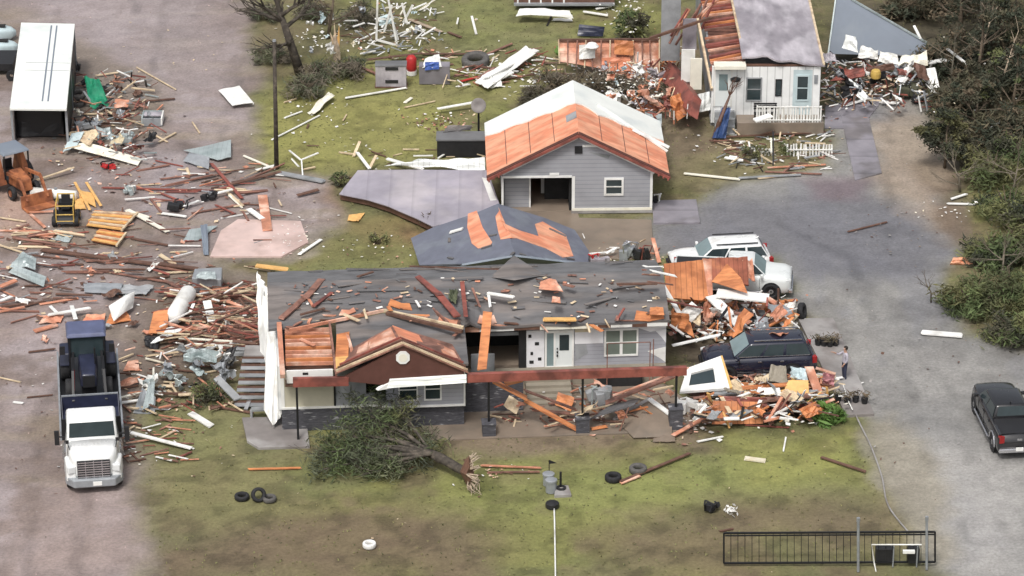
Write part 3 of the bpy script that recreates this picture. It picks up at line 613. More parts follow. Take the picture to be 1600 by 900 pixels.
A = H.loc(g(613, 509, 4.35)); P = Vector((pk.x, va_-.12, pk.z+.1)); BL = Vector((bl.x-.1, va_-.12, bl.z+.05)); BR = Vector((brr.x+.2, va_-.12, brr.z+.02))
def tri(a, b, c, off, mt_, nm):
    m = MB(); m.prism([H.pt(*a)+Vector((0,0,off)), H.pt(*b)+Vector((0,0,off)), H.pt(*c)+Vector((0,0,off))], (0,0,-.05)); m.build(nm, mt_, house)
BLb = Vector((bl.x+.6, 1.0, 3.55)); BRb = Vector((brr.x-.4, 1.2, 3.55))
m = MB(); m.prism([H.pt(*q) for q in (P, BL, BLb, A)], (0,0,-.06), 'red_wood'); m.build('gable_roof', None, house)
m = MB(); m.prism([H.pt(*q) for q in (BR, P, A, BRb)], (0,0,-.06), 'red_wood'); m.build('gable_roof', None, house)
for q, (B, Bb, mt_) in enumerate(((BL, BLb, 'coral_wood'), (BR, BRb, 'salmon_deck'))):
    for k, (t0, t1, f0, f1) in enumerate(((0.05, .55, .38, .95), (.5, .75, .45, .9)) if q == 0 else ((.0, .42, .3, 1.0), (.7, .95, .35, .8))):
        a0, a1 = P.lerp(B, t0), P.lerp(B, t1); c0, c1 = A.lerp(Bb, t0), A.lerp(Bb, t1)
        m = MB(); m.prism([H.pt(*a0.lerp(c0, f0)), H.pt(*a1.lerp(c1, f0+.1)), H.pt(*a1.lerp(c1, f1-.1)), H.pt(*a0.lerp(c0, f1))], (0,0,.035)); m.build('decking_sheet', mt_ if k == 0 else 'coral_wood', house)
    for k in range(3):
        f_ = .06+k*.13; a0, a1 = P.lerp(A, f_), B.lerp(Bb, f_)
        m = MB(); m.beam(H.pt(*a0)+Vector((0,0,.05)), H.pt(*a1)+Vector((0,0,.05)), .08, .09); m.build('rafter', ('pale_wood', 'dark_wood', 'rust_beam')[k], house)
# ruined left end: hanging white sheets and rake
for pts, zs, mt_ in (([(409,560),(434,655),(430,505),(403,432)], [1.1,.3,3.3,4.2], 'white_paint'), ([(412,640),(428,668),(440,520),(420,450)], [.6,.2,3.1,3.9], 'white_paint'), ([(406,500),(424,540),(418,452),(402,424)], [2.6,2.2,3.9,4.3], 'white_paint'), ([(426,668),(446,640),(446,580),(432,540)], [.15,.9,2.9,3.2], 'white_paint')):
    m = MB(); m.patch([g(x, y, z) for (x, y), z in zip(pts, zs)], n=10, bulge=.12, ripple=.07, nr=3, th=.03, wob=.12); m.build('hanging_siding', mt_, house)
m = MB(); m.span(.0, .16, .2, 9.4, 1.0, 3.2, 'white_siding'); m.build('end_wall', None, house, local=True)

# ---- grey two-bay garage with bare orange roof deck
G = Frame(g(785, 335), R(1.5)); GD = 6.9
gar = thing('detached_garage', 'grey sided garage with bare orange roof deck and open vehicle bay', 'garage', G.o, G.a)
wg, ze, zp = 7.8, 2.4, 4.42; xm = 3.95
def gz(x): return zp-(zp-ze)*abs(x-xm)/xm
m = MB()
for pts in ([(3.72, .2), (wg, .2), (wg, ze), (xm, zp), (3.72, gz(3.72))], [(0, 2.12), (3.72, 2.12), (3.72, gz(3.72)), (0, ze)], ):
    m.prism([(x, 0, z) for x, z in pts], (0, .14, 0), 'grey_siding')
m.span(wg-.14, wg, .14, GD, .2, ze, 'grey_siding'); m.span(0, .14, .9, GD, .1, ze, 'grey_siding'); m.span(0.14, wg-.14, GD-.14, GD, .1, ze, 'grey_lap')
m.span(3.66, 3.78, .14, GD-.2, .1, ze, 'grey_board'); m.span(.14, 1.35, 4.0, 4.1, .1, ze, 'grey_lap')
m.build('wall', None, gar, local=True)
m = MB(); m.span(3.6, wg+.05, -.04, -.005, .02, .2, 'concrete'); m.span(.1, 3.6, .3, GD, .0, .05, 'wet_concrete'); m.build('footing', None, gar, local=True)
m = MB(); m.span(wg-.1, wg+.03, -.035, -.004, .2, ze, 'white_paint'); m.span(3.62, 3.78, -.035, -.004, .1, 2.12, 'white_paint'); m.span(-.05, 3.62, -.035, -.004, 2.06, 2.18, 'white_paint')
m.span(-.04, .06, -.03, .9, .1, 2.1, 'white_paint'); m.span(2.1, 2.95, 2.5, 2.6, .1, 2.0, 'white_paint'); m.span(3.65, wg, -.05, -.006, .18, .32, 'cream_sheet'); m.build('trim', None, gar, local=True)
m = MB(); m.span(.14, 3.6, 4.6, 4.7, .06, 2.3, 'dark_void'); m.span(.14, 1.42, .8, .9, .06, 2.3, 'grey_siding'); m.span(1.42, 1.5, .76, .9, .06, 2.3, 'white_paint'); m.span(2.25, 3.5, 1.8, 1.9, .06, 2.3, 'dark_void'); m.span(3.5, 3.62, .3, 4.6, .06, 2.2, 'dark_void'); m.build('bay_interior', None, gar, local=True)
window(gar, 5.3, 6.32, 1.02, 2.02, 0, fw=.11, dep=.06)
m = MB(); m.span(3.75, 4.15, -.06, .0, 3.42, 3.82); m.build('gable_vent', 'black_plastic', gar, local=True)
m = MB(); m.span(2.45, 2.95, -.06, -.02, 2.2, 2.34); m.build('loose_trim', 'white_paint', gar, local=True)
m = MB(); m.span(4.15, 5.1, -.05, -.01, 3.77, 3.9); m.build('loose_trim', 'white_paint', gar, local=True)
m = MB(); m.prism([(4.5,-.02,3.5),(5.6,-.02,3.3),(5.5,-.02,3.1),(4.9,-.02,3.3)], (0,.015,0)); m.build('torn_siding', 'grey_board', gar, local=True)
ov = .8; slope = (zp-ze)/xm
def rz_(x): return zp+.18-slope*abs(x-xm)
VB = 3.95
for sgn, nm in ((-1, 'left'), (1, 'right')):
    xe = xm+sgn*(xm+ov)
    m = MB(); m.prism([(xm, -.15, rz_(xm)), (xe, -.15, rz_(xe)), (xe, GD-.3, rz_(xe)), (xm, GD-.3, rz_(xm))], (0, 0, -.1)); dk = m.build('roof_deck', 'salmon_deck', gar, local=True)
    m = MB()
    for k in range(1, 4):
        t = k/4*1.04; x = xm+(xe-xm)*t; m.beam((x, .3, rz_(x)+.004), (x, VB+.2+(1.2 if sgn < 0 else .4)*t, rz_(x)+.004), .035, .012, 'maroon_paint')
    m.build('joint', None, dk, local=True)
    m = MB()
    n_ = 12
    for k in range(n_):
        x0, x1 = xm+(xe-xm)*k/n_, xm+(xe-xm)*(k+1)/n_
        y0, y1 = VB+.12*math.sin(k*1.7)-(.3 if sgn > 0 and k > 2 else 0)+(1.35 if sgn < 0 else .75)*k/n_, VB+.12*math.sin((k+1)*1.7)-(.3 if sgn > 0 and k+1 > 2 else 0)+(1.35 if sgn < 0 else .75)*(k+1)/n_
        m.hexa([(x0, y0, rz_(x0)+.003), (x1, y1, rz_(x1)+.003), (x1, GD+.3, rz_(x1)+.003), (x0, GD+.3, rz_(x0)+.003), (x0, y0, rz_(x0)+.07), (x1, y1, rz_(x1)+.07), (x1, GD+.3, rz_(x1)+.06), (x0, GD+.3, rz_(x0)+.06)])
    m.build('roof_membrane', 'white_membrane', gar, local=True)
    for k, (off, mt_) in enumerate(((-.22, 'maroon_paint'), (-.34, 'rust_beam'), (-.05, 'maroon_paint'))):
        m = MB(); m.beam((xm, off, rz_(xm)-.02-.05*k*(k < 2)), (xe, off, rz_(xe)-.02-.05*k*(k < 2)), .09, .13); m.build('rake_board', mt_, gar, local=True)
    for k in range(3):
        x0 = xe-sgn*(.1+.25*k); m = MB(); m.beam((x0, -.5, rz_(x0)-.14), (x0, .6, rz_(x0)-.14), .08, .1); m.build('rafter_tail', 'rust_beam', gar, local=True)
    m = MB(); m.beam((xm+sgn*.05, -.1, ze+slope*xm+.02-.12), (xm+sgn*xm, -.1, ze+.02-.12), .05, .1); m.build('rake_trim', 'white_paint', gar, local=True)
m = MB(); m.span(xm+.05, xm+.55, 1.6, 2.6, 0, 0); m = MB(); m.patch([(xm-.55, 2.0, rz_(xm-.55)+.02), (xm-.02, 2.0, rz_(xm)+.02), (xm-.02, 2.9, rz_(xm)+.02), (xm-.55, 2.9, rz_(xm-.55)+.02)], n=3, th=.012); m.build('roof_patch', 'grey_board', gar, local=True)
m = MB(); m.beam((7.0, 3.9, rz_(7.0)+.08), (8.9, 3.3, rz_(8.9)+.25), .3, .04, 'white_paint'); m.beam((5.2, 5.1, rz_(5.2)+.12), (8.8, 3.0, rz_(8.8)+.1), .1, .1, 'white_paint'); m.build('lifted_flashing', None, gar, local=True)

# ---- white mobile home, half its roof gone
MF = Frame(g(1113, 197)-Vector((0,0,.55)), 0.0); L_ = 17.0
mob = thing('mobile_home', 'white mobile home with half pale grey roof and half bare rust joists', 'mobile home', MF.o, 0)
m = MB(); m.span(-.1, 5.9, 0, .12, .75, 4.1, 'white_siding'); m.span(5.78, 5.9, .12, L_, .75, 4.0, 'white_siding'); m.span(-.1, .02, 1.5, L_, .75, 3.6, 'grey_board'); m.span(-.1, 5.9, .15, L_, .45, .75, 'grey_board')
m.build('wall', None, mob, local=True)
m = MB(); m.span(.0, 1.75, -.5, .3, 4.1, 4.28, 'cream_sheet'); m.build('porch_lintel', None, mob, local=True)
m = MB()
for k in range(5):
    pass
def mr_fn(a, b):
    u = 1.65+a*4.45; v = -.15+(.25 if a < .35 else 0)+b*(L_-.2); z = 4.45+.25*(1-abs(a-.25)/.75)+.05*mnoise.noise(Vector((u*1.2, v*.6, 2)))-.28*max(0, a-.15)
    return MF.pt(u-.12*(1-b)*(1-a)+(.5 if b < .04 and a < .5 else 0)*0, v+.25*mnoise.noise(Vector((u*1.5, 0, 4)))*(1-b), z)
roofgrid(mr_fn, 16, 30, .1).build('roof', 'pale_roof', mob)
m = MB(); m.beam(MF.pt(1.75, .05, 4.15), MF.pt(5.9, .05, 4.15), .1, .14, 'dark_wood'); m.beam(MF.pt(6.05, -.1, 4.2), MF.pt(6.1, L_, 4.2), .12, .16, 'pale_wood'); m.build('fascia', None, mob)
m = MB(); m.span(-.1, 1.7, .2, L_, 3.5, 3.56, 'red_wood'); m.build('ceiling_board', None, mob, local=True)
for k in range(26):
    v = .25+k*.46
    if 11 <= k <= 12: continue
    m = MB(); m.beam(MF.pt(-.15+rnd.uniform(-.1, .05), v, 3.85+rnd.uniform(-.05, .05)), MF.pt(1.75, v+rnd.uniform(-.06, .06)-(.2 if k > 11 else 0), 4.2+rnd.uniform(-.05, .05)), .12 if k % 4 else .3, .12)
    m.build('joist', ('rust_beam', 'red_wood', 'coral_wood', 'orange_wood')[k % 4 if k % 7 else 0], mob)
m = MB(); m.beam(MF.pt(1.6, 3, 4.6), MF.pt(1.4, L_, 4.65), .12, .12); m.build('rake_board', 'pale_wood', mob)
d_ = MB(); d_.span(.12, .95, -.05, .0, 1.75, 3.85, 'door_white'); d_ = d_.build('door', None, mob, local=True)
m = MB(); m.span(.3, .77, -.07, -.052, 2.7, 3.65); m.build('door_pane', 'glass_pale', d_, local=True)
m = MB(); m.span(.88, .93, -.1, -.05, 2.5, 2.6); m.build('handle', 'black_metal', d_, local=True)
m = MB(); m.span(.03, .12, -.06, 0, 1.75, 3.95, 'white_paint'); m.span(.95, 1.04, -.06, 0, 1.75, 3.95, 'white_paint'); m.build('door_frame', None, mob, local=True)
window(mob, 1.8, 2.68, 2.05, 3.45, 0, mt_frame='grey_board')
window(mob, 3.42, 3.78, 2.35, 3.35, 0, mid=False, fw=.04, mt_frame='black_metal')
window(mob, 4.55, 5.3, 2.05, 3.6, 0, mt_frame='pale_blue', fw=.09)
m = MB(); m.span(4.4, 5.45, -.004, -.001, 1.0, 3.9); m.build('blue_panel', 'pale_blue', mob, local=True)
m = MB(); m.span(5.55, 5.75, -.05, -.0, 3.1, 3.6); m.build('electric_box', 'grey_metal', mob, local=True)
m = MB(); m.lathe([(0, 0), (.28, .02), (.3, .12), (.1, .2), (0, .2)], (1.2, -.12, 3.3), 10); m.build('porch_lamp', 'black_metal', mob, local=True)
m = MB()
for k in range(4): m.span(.1, 1.2, -.3*(k+1), -.3*k, 0, 1.5-.32*k)
m.build('steps', 'grey_board', mob, local=True)

# ---- collapsed gable roof between house and garage
cr = thing('collapsed_roof', 'collapsed slate shingle roof with bare orange patches behind the long house', 'roof', g(790, 425), 0)
pL, pR, pF = Plane((778,318,2.3), (642,372,.3), (805,398,2.3)), Plane((778,318,2.3), (805,398,2.3), (912,380,.5)), Plane((805,398,2.3), (722,412,1.2), (902,409,1.2))
def onp(pl, pts, mt_, nm, th=.1, off=0.0, par=cr):
    m = MB(); m.prism([pl.at(x, y, off) for x, y in pts], -pl.n*th); return m.build(nm, mt_, par)
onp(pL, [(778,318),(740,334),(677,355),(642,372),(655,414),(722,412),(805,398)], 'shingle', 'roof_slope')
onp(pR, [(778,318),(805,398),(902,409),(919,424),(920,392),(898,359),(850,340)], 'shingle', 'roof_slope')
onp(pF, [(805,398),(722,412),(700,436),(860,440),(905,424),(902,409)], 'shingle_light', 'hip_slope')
for pl, pts in ((pL, [(731,334),(745,329),(754,355),(769,378),(766,384),(747,388),(737,380),(730,355)]), (pL, [(781,328),(787,345),(800,371),(782,374),(778,360),(774,338)])):
    onp(pl, pts, 'salmon_deck', 'bare_deck', .02, .02)
onp(pR, [(779,324),(790,350),(812,360),(842,369),(836,350),(848,346),(884,367),(896,400),(880,402),(854,388),(808,372),(797,372),(784,345)], 'salmon_deck', 'bare_deck', .02, .02)
m = MB()
for x0, y0, x1, y1, pl in ((885,403,897,405,pR), (858,357,884,369,pR), (752,388,768,383,pL), (700,402,708,404,pL), (765,368,776,366,pL), (799,398,803,394,pR), (812,396,822,399,pR), (702,372,702,378,pL)):
    m.beam(pl.at(x0, y0, .04), pl.at(x1, y1, .04), .14, .05)
m.build('loose_shingle', 'felt', cr)
m = MB(); m.beam(pL.at(703, 363, .06), pL.at(723, 357, .06), .28, .06); m.build('white_board', 'white_paint', cr)
# ---- lilac sheet roof lying on the grass
lr = thing('fallen_flat_roof', 'broad lilac grey flat roof fallen on the grass left of the garage', 'roof', g(680, 330), 0)
pl = Plane((559,266,.55), (760,266,.75), (660,350,.5))
onp(pl, [(559,266),(640,265),(762,266),(780,318),(730,340),(677,354),(651,341),(625,330),(607,322),(575,312),(530,303),(540,290)], 'lilac_roof', 'roof_membrane', .05, 0, lr)
onp(pl, [(559,267),(760,267),(778,318),(730,339),(677,353),(650,340),(625,329),(607,321),(575,311),(531,302),(540,290)], 'dark_wood', 'roof_frame', .36, -.055, lr)
onp(pl, [(753,277),(763,279),(776,312),(766,313)], 'white_paint', 'flashing_strip', .03, .04, lr)
# ---- slate blue panel roof leaning at the wood's edge
tw = thing('leaning_wall_panel', 'tall slate blue panel standing askew at the edge of the dark wood', 'wall panel', g(1370, 100), 0)
a, b, c, d = g(1296, 84, .8), g(1449, 84, .8), None, None
Yp = a.y+.5
q = [gy(1294, 84, Yp), gy(1449, 88, Yp), gy(1448, 66, Yp+.4), gy(1330, -2, Yp+1.6), gy(1306, -4, Yp+1.6)]
m = MB(); m.prism(q, (0, .12, 0)); m.build('panel', 'slate_sheet', tw)
m = MB(); m.beam(q[2]+Vector((0,-.05,0)), q[3]+Vector((0,-.05,0)), .1, .1); m.beam(q[0]+Vector((0,-.05,0)), q[4]+Vector((0,-.05,0)), .08, .08); m.build('edge_trim', 'metal_sheet', tw)

# ---- open white-roofed carport at the yard's far end
cp_ = thing('carport', 'white roofed carport with two blue stripes and a black open front', 'carport', g(60, 225), 0)
zc = 2.6
q = [g(15, 169, zc), g(104, 170, zc), g(117, 37, zc+.25), g(33, 35, zc+.25)]
m = MB(); m.prism(q, (0,0,-.14)); rf = m.build('roof', 'white_membrane', cp_, bevel=.02)
m = MB()
for t0, wd in ((.56, .09), (.66, .09)):
    f = lambda t, s: (q[0]*(1-t)+q[1]*t)*(1-s)+(q[3]*(1-t)+q[2]*t)*s
    m.beam(f(t0, .08)+Vector((0,0,.006)), f(t0+.01, .97)+Vector((0,0,.006)), wd, .012)
m.build('stripe', 'slate_sheet', rf)
m = MB()
for s_, t0, t1 in ((.43, .18, .98), (.52, .18, .98)): m.beam(f(t0, s_)+Vector((0,0,.008)), f(t1, s_)+Vector((0,0,.008)), .035, .012)
m.build('seam', 'grey_metal', rf)
for s_ in (0.03, .5, .97):
    for t in (.02, .98):
        p = f(t, s_); m = MB(); m.beam(p-Vector((0,0,.14)), Vector((p.x, p.y, 0)), .12, .12, up=Vector((0,1,0))); m.build('post', 'grey_metal', cp_)
m = MB(); p0, p1 = f(.04, .12), f(.97, .12); p2, p3 = f(.97, .9), f(.04, .9)
for a, b in ((p0, p1), (p1, p2), (p3, p0), (p2, p3)):
    a2, b2 = a-Vector((0,0,.2)), b-Vector((0,0,.2)); a0, b0 = Vector((a.x, a.y, 0)), Vector((b.x, b.y, 0))
    if (a, b) == (p0, p1): continue
    m.prism([a0, b0, b2, a2], ((b-a).cross(Vector((0,0,1)))).normalized()*.06)
m.build('shade_back_wall', 'black_plastic', cp_)  # walls coloured black to paint in the shade under the roof

cl_ = thing('shade_filler', 'added black shade load filling the open front of the carport', 'filler', g(58, 215)); a_, b_2 = g(24, 221), g(98, 221)  # black stack added only to darken the inside of the carport
m = MB(); m.span(a_.x, b_2.x, a_.y+.6, a_.y+6, 0, 2.0); m.build('filler', 'black_plastic', cl_, bevel=.1)
m = MB(); m.patch([(a_.x, a_.y+.5, .1), (b_2.x, a_.y+.5, .1), (b_2.x, a_.y+.9, 2.05), (a_.x, a_.y+.9, 2.05)], n=8, wob=.15); m.build('tarp', 'black_plastic', cl_)  # black front sheet of the same added stack
# ------------------------------------------------------------------ vehicles
def wheel(par, c, r, wd, side, rim_r=.62, mt='rim'):
    m = MB(); h = wd/2
    m.lathe([(r*.55, -h), (r*.9, -h), (r, -h*.7), (r, h*.7), (r*.9, h), (r*.55, h)], c, 22, 'Y', closed=True); wv = m.build('wheel', 'rubber', par, local=True, smooth=True)
    m = MB(); s_ = side*h
    m.lathe([(0, s_*.75), (r*rim_r*.35, s_*.85), (r*rim_r*.9, s_*.6), (r*rim_r, s_*1.02), (r*rim_r*.9, s_*.2), (0, s_*.2)], c, 16, 'Y'); m.build('rim', mt, wv, local=True)
    return wv
def loft(m, st, mt=None, nose=True):
    """stations (x, half width, z bottom, z top): a rounded closed body"""
    k = len(m.v); i = m.mi(mt); S = []
    for x, hw_, z0, z1 in st:
        d = z1-z0; half = [(hw_*.86, z0), (hw_*.97, z0+d*.14), (hw_, z0+d*.42), (hw_*.985, z0+d*.72), (hw_*.94, z0+d*.93), (hw_*.80, z1), (hw_*.4, z1+.02), (0, z1+.03)]
        ring = [(x, y, z) for y, z in half]+[(x, -y, z) for y, z in half[-2::-1]]; S.append(ring)
    n = len(S[0])
    for r_ in S: m.v += [Vector(p) for p in r_]
    for q in range(len(S)-1):
        for t in range(n):
            m.f.append([k+q*n+t, k+q*n+(t+1)%n, k+(q+1)*n+(t+1)%n, k+(q+1)*n+t]); m.m.append(i)
    m.f.append([k+t for t in range(n)]); m.m.append(i); e = k+(len(S)-1)*n; m.f.append([e+t for t in range(n)][::-1]); m.m.append(i)
def car(name, label, cat, loc, hd, paint, L=4.9, W=1.92, hood=1.02, belt=1.08, H=1.72, xw=(.95, .35), xr=(-1.75, -2.2), splits=(0, .36, .68, 1), sill=.28, axle=(1.45, -1.45), wr_=.37, pickup=False, rails=True, lid=True, trimc='black_plastic', chrome_line=False, glass='glass'):
    t = thing(name, label, cat, loc, hd); hw_ = W/2
    m = MB(); xf, xb = L/2, -L/2
    if not pickup:
        loft(m, [(xf, hw_*.62, sill+.15, hood-.30), (xf-.1, hw_*.84, sill+.02, hood-.16), (xf-.35, hw_*.97, sill, hood-.07), (xf-.8, hw_, sill, hood), (xw[0]+.05, hw_, sill, belt-.02), (0, hw_, sill, belt), (-1.4, hw_, sill, belt+.02), (xb+.45, hw_*.99, sill, belt+.03), (xb+.12, hw_*.93, sill+.05, belt), (xb, hw_*.82, sill+.15, belt-.2)])
    else:
        loft(m, [(xf, hw_*.66, sill+.18, hood-.22), (xf-.1, hw_*.88, sill+.04, hood-.1), (xf-.35, hw_*.98, sill, hood-.03), (xf-.9, hw_, sill, hood), (xw[0]+.05, hw_, sill, belt), (0, hw_, sill, belt), (xr[1]-.02, hw_, sill, belt), (xr[1]-.06, hw_, sill, belt), (xb+.1, hw_*.995, sill+.05, belt), (xb, hw_*.97, sill+.1, belt-.03)])
    # cabin
    yb, yt = hw_*.93, hw_*.74
    cb = [(xw[0], yb), (xr[1], yb*.96)]; ct = [(xw[1], yt), (xr[0], yt*.95)]; zb = belt-.05
    B = [(cb[1][0], -cb[1][1], zb), (cb[0][0], -cb[0][1], zb), (cb[0][0], cb[0][1], zb), (cb[1][0], cb[1][1], zb)]
    Tt = [(ct[1][0], -ct[1][1], H-.02), (ct[0][0], -ct[0][1], H-.03), (ct[0][0], ct[0][1], H-.03), (ct[1][0], ct[1][1], H-.02)]
    body = m.build('body', paint, t, local=True, smooth=True)
    m = MB(); m.hexa(B+Tt); ro = m.build('cabin', paint, t, local=True, smooth=True, bevel=.13)
    for p in ro.modifiers: p.segments = 3
    def face(P0, P1, P2, P3, a0, a1, b0, b1, off):   # quad inset in a face with corners bottom-left, bottom-right, top-right, top-left
        P0, P1, P2, P3 = [Vector(p) for p in (P0, P1, P2, P3)]; n = (P1-P0).cross(P3-P0).normalized()
        f = lambda a, b: (P0*(1-a)+P1*a)*(1-b)+(P3*(1-a)+P2*a)*b+n*off
        return [f(a0, b0), f(a1, b0), f(a1, b1), f(a0, b1)], n
    def pane(nm, pts, n, mt_): m = MB(); m.prism(pts, -n*.012); m.build(nm, mt_, t, local=True)
    pane('windshield', *face(B[1], B[2], Tt[2], Tt[1], .06, .94, .14, .90, .012), glass)
    pane('rear_window', *face(B[3], B[0], Tt[0], Tt[3], .10, .90, .25, .88, .012), 'glass')
    for sd_ in (1, -1):
        F4 = (B[0], B[1], Tt[1], Tt[0]) if sd_ < 0 else (B[2], B[3], Tt[3], Tt[2])
        for a0, a1 in zip(splits, splits[1:]):
            lo, hi = (a0+.02, a1-.02)
            if sd_ < 0: pts, n = face(*F4, 1-hi, 1-lo, .17, .86, .012)
            else: pts, n = face(*F4, lo, hi, .17, .86, .012)
            pane('side_window', pts, n, 'glass')
        if chrome_line:
            pts, n = face(*F4, .03, .97, .13, .155, .02); pane('window_trim', pts, n, 'chrome')
        m = MB(); m.box((xw[0]-.25, sd_*(hw_+.1), belt+.06), (.14, .22, .16)); m.build('mirror', paint, t, local=True, bevel=.03)
        for xa in axle:
            m = MB(); m.lathe([(wr_*1.16, -.02), (wr_*1.16, .0), (0, .0)], (xa, sd_*(hw_-.0), wr_+.02), 20, 'Y'); m.v = [p+Vector((0, sd_*.006, 0)) for p in m.v]; m.build('wheel_arch', trimc, t, local=True)
            wheel(t, (xa, sd_*(hw_-.09), wr_), wr_, .24, sd_)
        m = MB(); m.span(axle[1]+wr_*1.2, axle[0]-wr_*1.2, sd_*(hw_-.01), sd_*(hw_+.012), sill-.02, sill+.1); m.build('sill_trim', trimc if not chrome_line else 'chrome', t, local=True)
        m = MB()
        for xs in [xw[0]-.35]+[xw[0]-.35-1.1*k for k in (1, 2)]:
            if xs > xr[1]+.2: m.span(xs-.008, xs+.008, sd_*(hw_-.02), sd_*(hw_+.003), sill+.12, belt-.12)
        m.build('door_seam', 'black_plastic', t, local=True)
        m = MB()
        for xs in (xw[0]-1.3, xw[0]-2.35): m.span(xs-.09, xs+.09, sd_*(hw_-.02), sd_*(hw_+.03), belt-.2, belt-.15)
        m.build('door_handle', 'chrome' if chrome_line else paint, t, local=True)
        m = MB(); m.box((xf-.2, sd_*hw_*.72, hood-.24), (.3, .32, .15), -sd_*R(28)); m.build('headlight', 'lamp_clear', t, local=True, bevel=.03)
        m = MB(); m.box((xb+.08, sd_*hw_*.82, belt-.2), (.22, .24, .34 if not pickup else .36), sd_*R(12)); m.build('taillight', 'lamp_red', t, local=True, bevel=.02)
        if rails:
            m = MB(); m.beam((xw[1]-.15, sd_*yt*.88, H+.05), (xr[0]+.15, sd_*yt*.86, H+.05), .045, .05); m.build('roof_rail', 'chrome' if chrome_line else 'black_plastic', t, local=True)
    m = MB(); m.box((xf-.02, 0, hood-.36), (.1, hw_*1.0, .2)); m.build('grille', 'black_plastic', t, local=True)
    m = MB(); m.box((xf-.03, 0, sill+.16), (.22, W*.9, .2)); m.build('bumper', 'chrome' if pickup else trimc, t, local=True, bevel=.04)
    m = MB(); m.box((xb+.0, 0, sill+.2), (.2, W*.93, .2)); bm_ = m.build('bumper', 'chrome' if pickup else trimc, t, local=True, bevel=.04)
    m = MB(); m.box((xb-.09, 0, sill+.28), (.03, .34, .17)); m.build('number_plate', 'white_paint', t, local=True)
    if pickup:
        m = MB(); m.span(xb+.12, xr[1]-.12, -hw_*.84, hw_*.84, belt+.03, belt+.06); m.build('bed_cover' if lid else 'bed_liner', 'black_plastic', t, local=True, bevel=.02)
        m = MB()
        for s_ in (1, -1): m.span(xb+.05, xr[1]-.05, s_*hw_*.84, s_*hw_*.96, belt+.0, belt+.07)
        m.build('bed_rail', paint, t, local=True)
        m = MB(); m.beam((xb+.02, 0, belt-.22), (xb-.02, 0, belt-.22), .22, .1); m.build('badge', 'chrome', t, local=True)
        for s_ in (1, -1):
            m = MB(); m.tube([(axle[1]+.5, s_*(hw_+.06), .42), (axle[0]-.5, s_*(hw_+.06), .42)], .045, 8); m.build('side_step', 'chrome', t, local=True)
            m = MB(); pth = [(axle[1]+wr_*1.2*math.cos(a), s_*(hw_+.01), wr_+wr_*1.2*math.sin(a)) for a in [math.pi*k/10 for k in range(11)]]; m.tube(pth, .035, 6); m.build('wheel_arch_trim', 'chrome' if paint == 'car_black' else trimc, t, local=True)
    m = MB(); m.tube([(xr[0]+.2, 0, H), (xr[0]+.0, 0, H+.12)], .03, 6); m.build('antenna', paint, t, local=True)
    return t
car('suv', 'white suv parked behind the orange wall sheets, nose towards the garage', 'car', g(1124, 425), R(187), 'car_white', L=5.05, W=1.95, H=1.74, belt=1.1, hood=1.08, xw=(1.25, .45), xr=(-1.95, -2.38), glass='glass_pale')
car('pickup_truck', 'white pickup truck half buried under orange boards, only its nose showing', 'pickup truck', g(1144, 452), R(-6), 'car_silver', L=5.85, W=2.02, hood=1.2, belt=1.24, H=1.86, xw=(1.72, 1.0), xr=(-.2, -.45), splits=(0, .52, 1), wr_=.42, axle=(1.95, -1.75), pickup=True, rails=False, lid=False, glass='glass_pale')
car('suv', 'dark navy suv hemmed in by wreckage, with chrome side trim', 'car', g(1183, 581), R(184.5), 'car_navy', L=5.25, W=2.04, H=1.9, belt=1.2, hood=1.16, xw=(1.35, .45), xr=(-2.1, -2.5), splits=(0, .34, .64, 1), sill=.32, wr_=.41, axle=(1.6, -1.5), chrome_line=True, glass='glass_pale')
fw_ = Vector((math.cos(R(95.5)), math.sin(R(95.5)), 0)); rt_ = Vector((fw_.y, -fw_.x, 0))
car('pickup_truck', 'black crew cab pickup with chrome side steps alone on the gravel road', 'pickup truck', g(1556, 716)+fw_*2.6+rt_*.98, R(95.5), 'car_black', L=5.6, W=2.0, hood=1.2, belt=1.22, H=1.84, xw=(1.45, .75), xr=(-.95, -1.15), splits=(0, .5, 1), wr_=.42, axle=(1.95, -1.8), pickup=True, rails=False, lid=True)

# ---- white semi truck with flatbed, blue farm tractor on it
TH = R(-82); TP = g(149, 772)
truck = thing('semi_truck', 'white nosed semi truck with a long flatbed on the muddy yard', 'truck', TP-Vector((math.cos(TH), math.sin(TH), 0))*5.0, TH)
truck.scale = (1, 1.06, 1.03)
# local x forward, front bumper at x=5
m = MB()
loft(m, [(4.75, .62, .75, 1.52), (4.6, .86, .62, 1.66), (4.2, 1.0, .62, 1.76), (3.6, 1.08, .62, 1.9)]); m.build('hood', 'car_white', truck, local=True, smooth=True)
m = MB(); m.hexa([(1.9, -1.16, .7), (3.62, -1.14, .7), (3.62, 1.14, .7), (1.9, 1.16, .7), (1.95, -1.02, 2.72), (3.1, -1.0, 2.62), (3.1, 1.0, 2.62), (1.95, 1.02, 2.72)]); cb = m.build('cab', 'car_white', truck, local=True, smooth=True, bevel=.12)
def q3(P, a0, a1, b0, b1, off=.015):
    P = [Vector(p) for p in P]; n = (P[1]-P[0]).cross(P[3]-P[0]).normalized(); f = lambda a, b: (P[0]*(1-a)+P[1]*a)*(1-b)+(P[3]*(1-a)+P[2]*a)*b+n*off
    return [f(a0, b0), f(a1, b0), f(a1, b1), f(a0, b1)], n
pts, n = q3([(3.62, -1.14, .7), (3.62, 1.14, .7), (3.1, 1.0, 2.62), (3.1, -1.0, 2.62)], .05, .95, .63, .95); m = MB(); m.prism(pts, -n*.012); m.build('windshield', 'glass', truck, local=True)
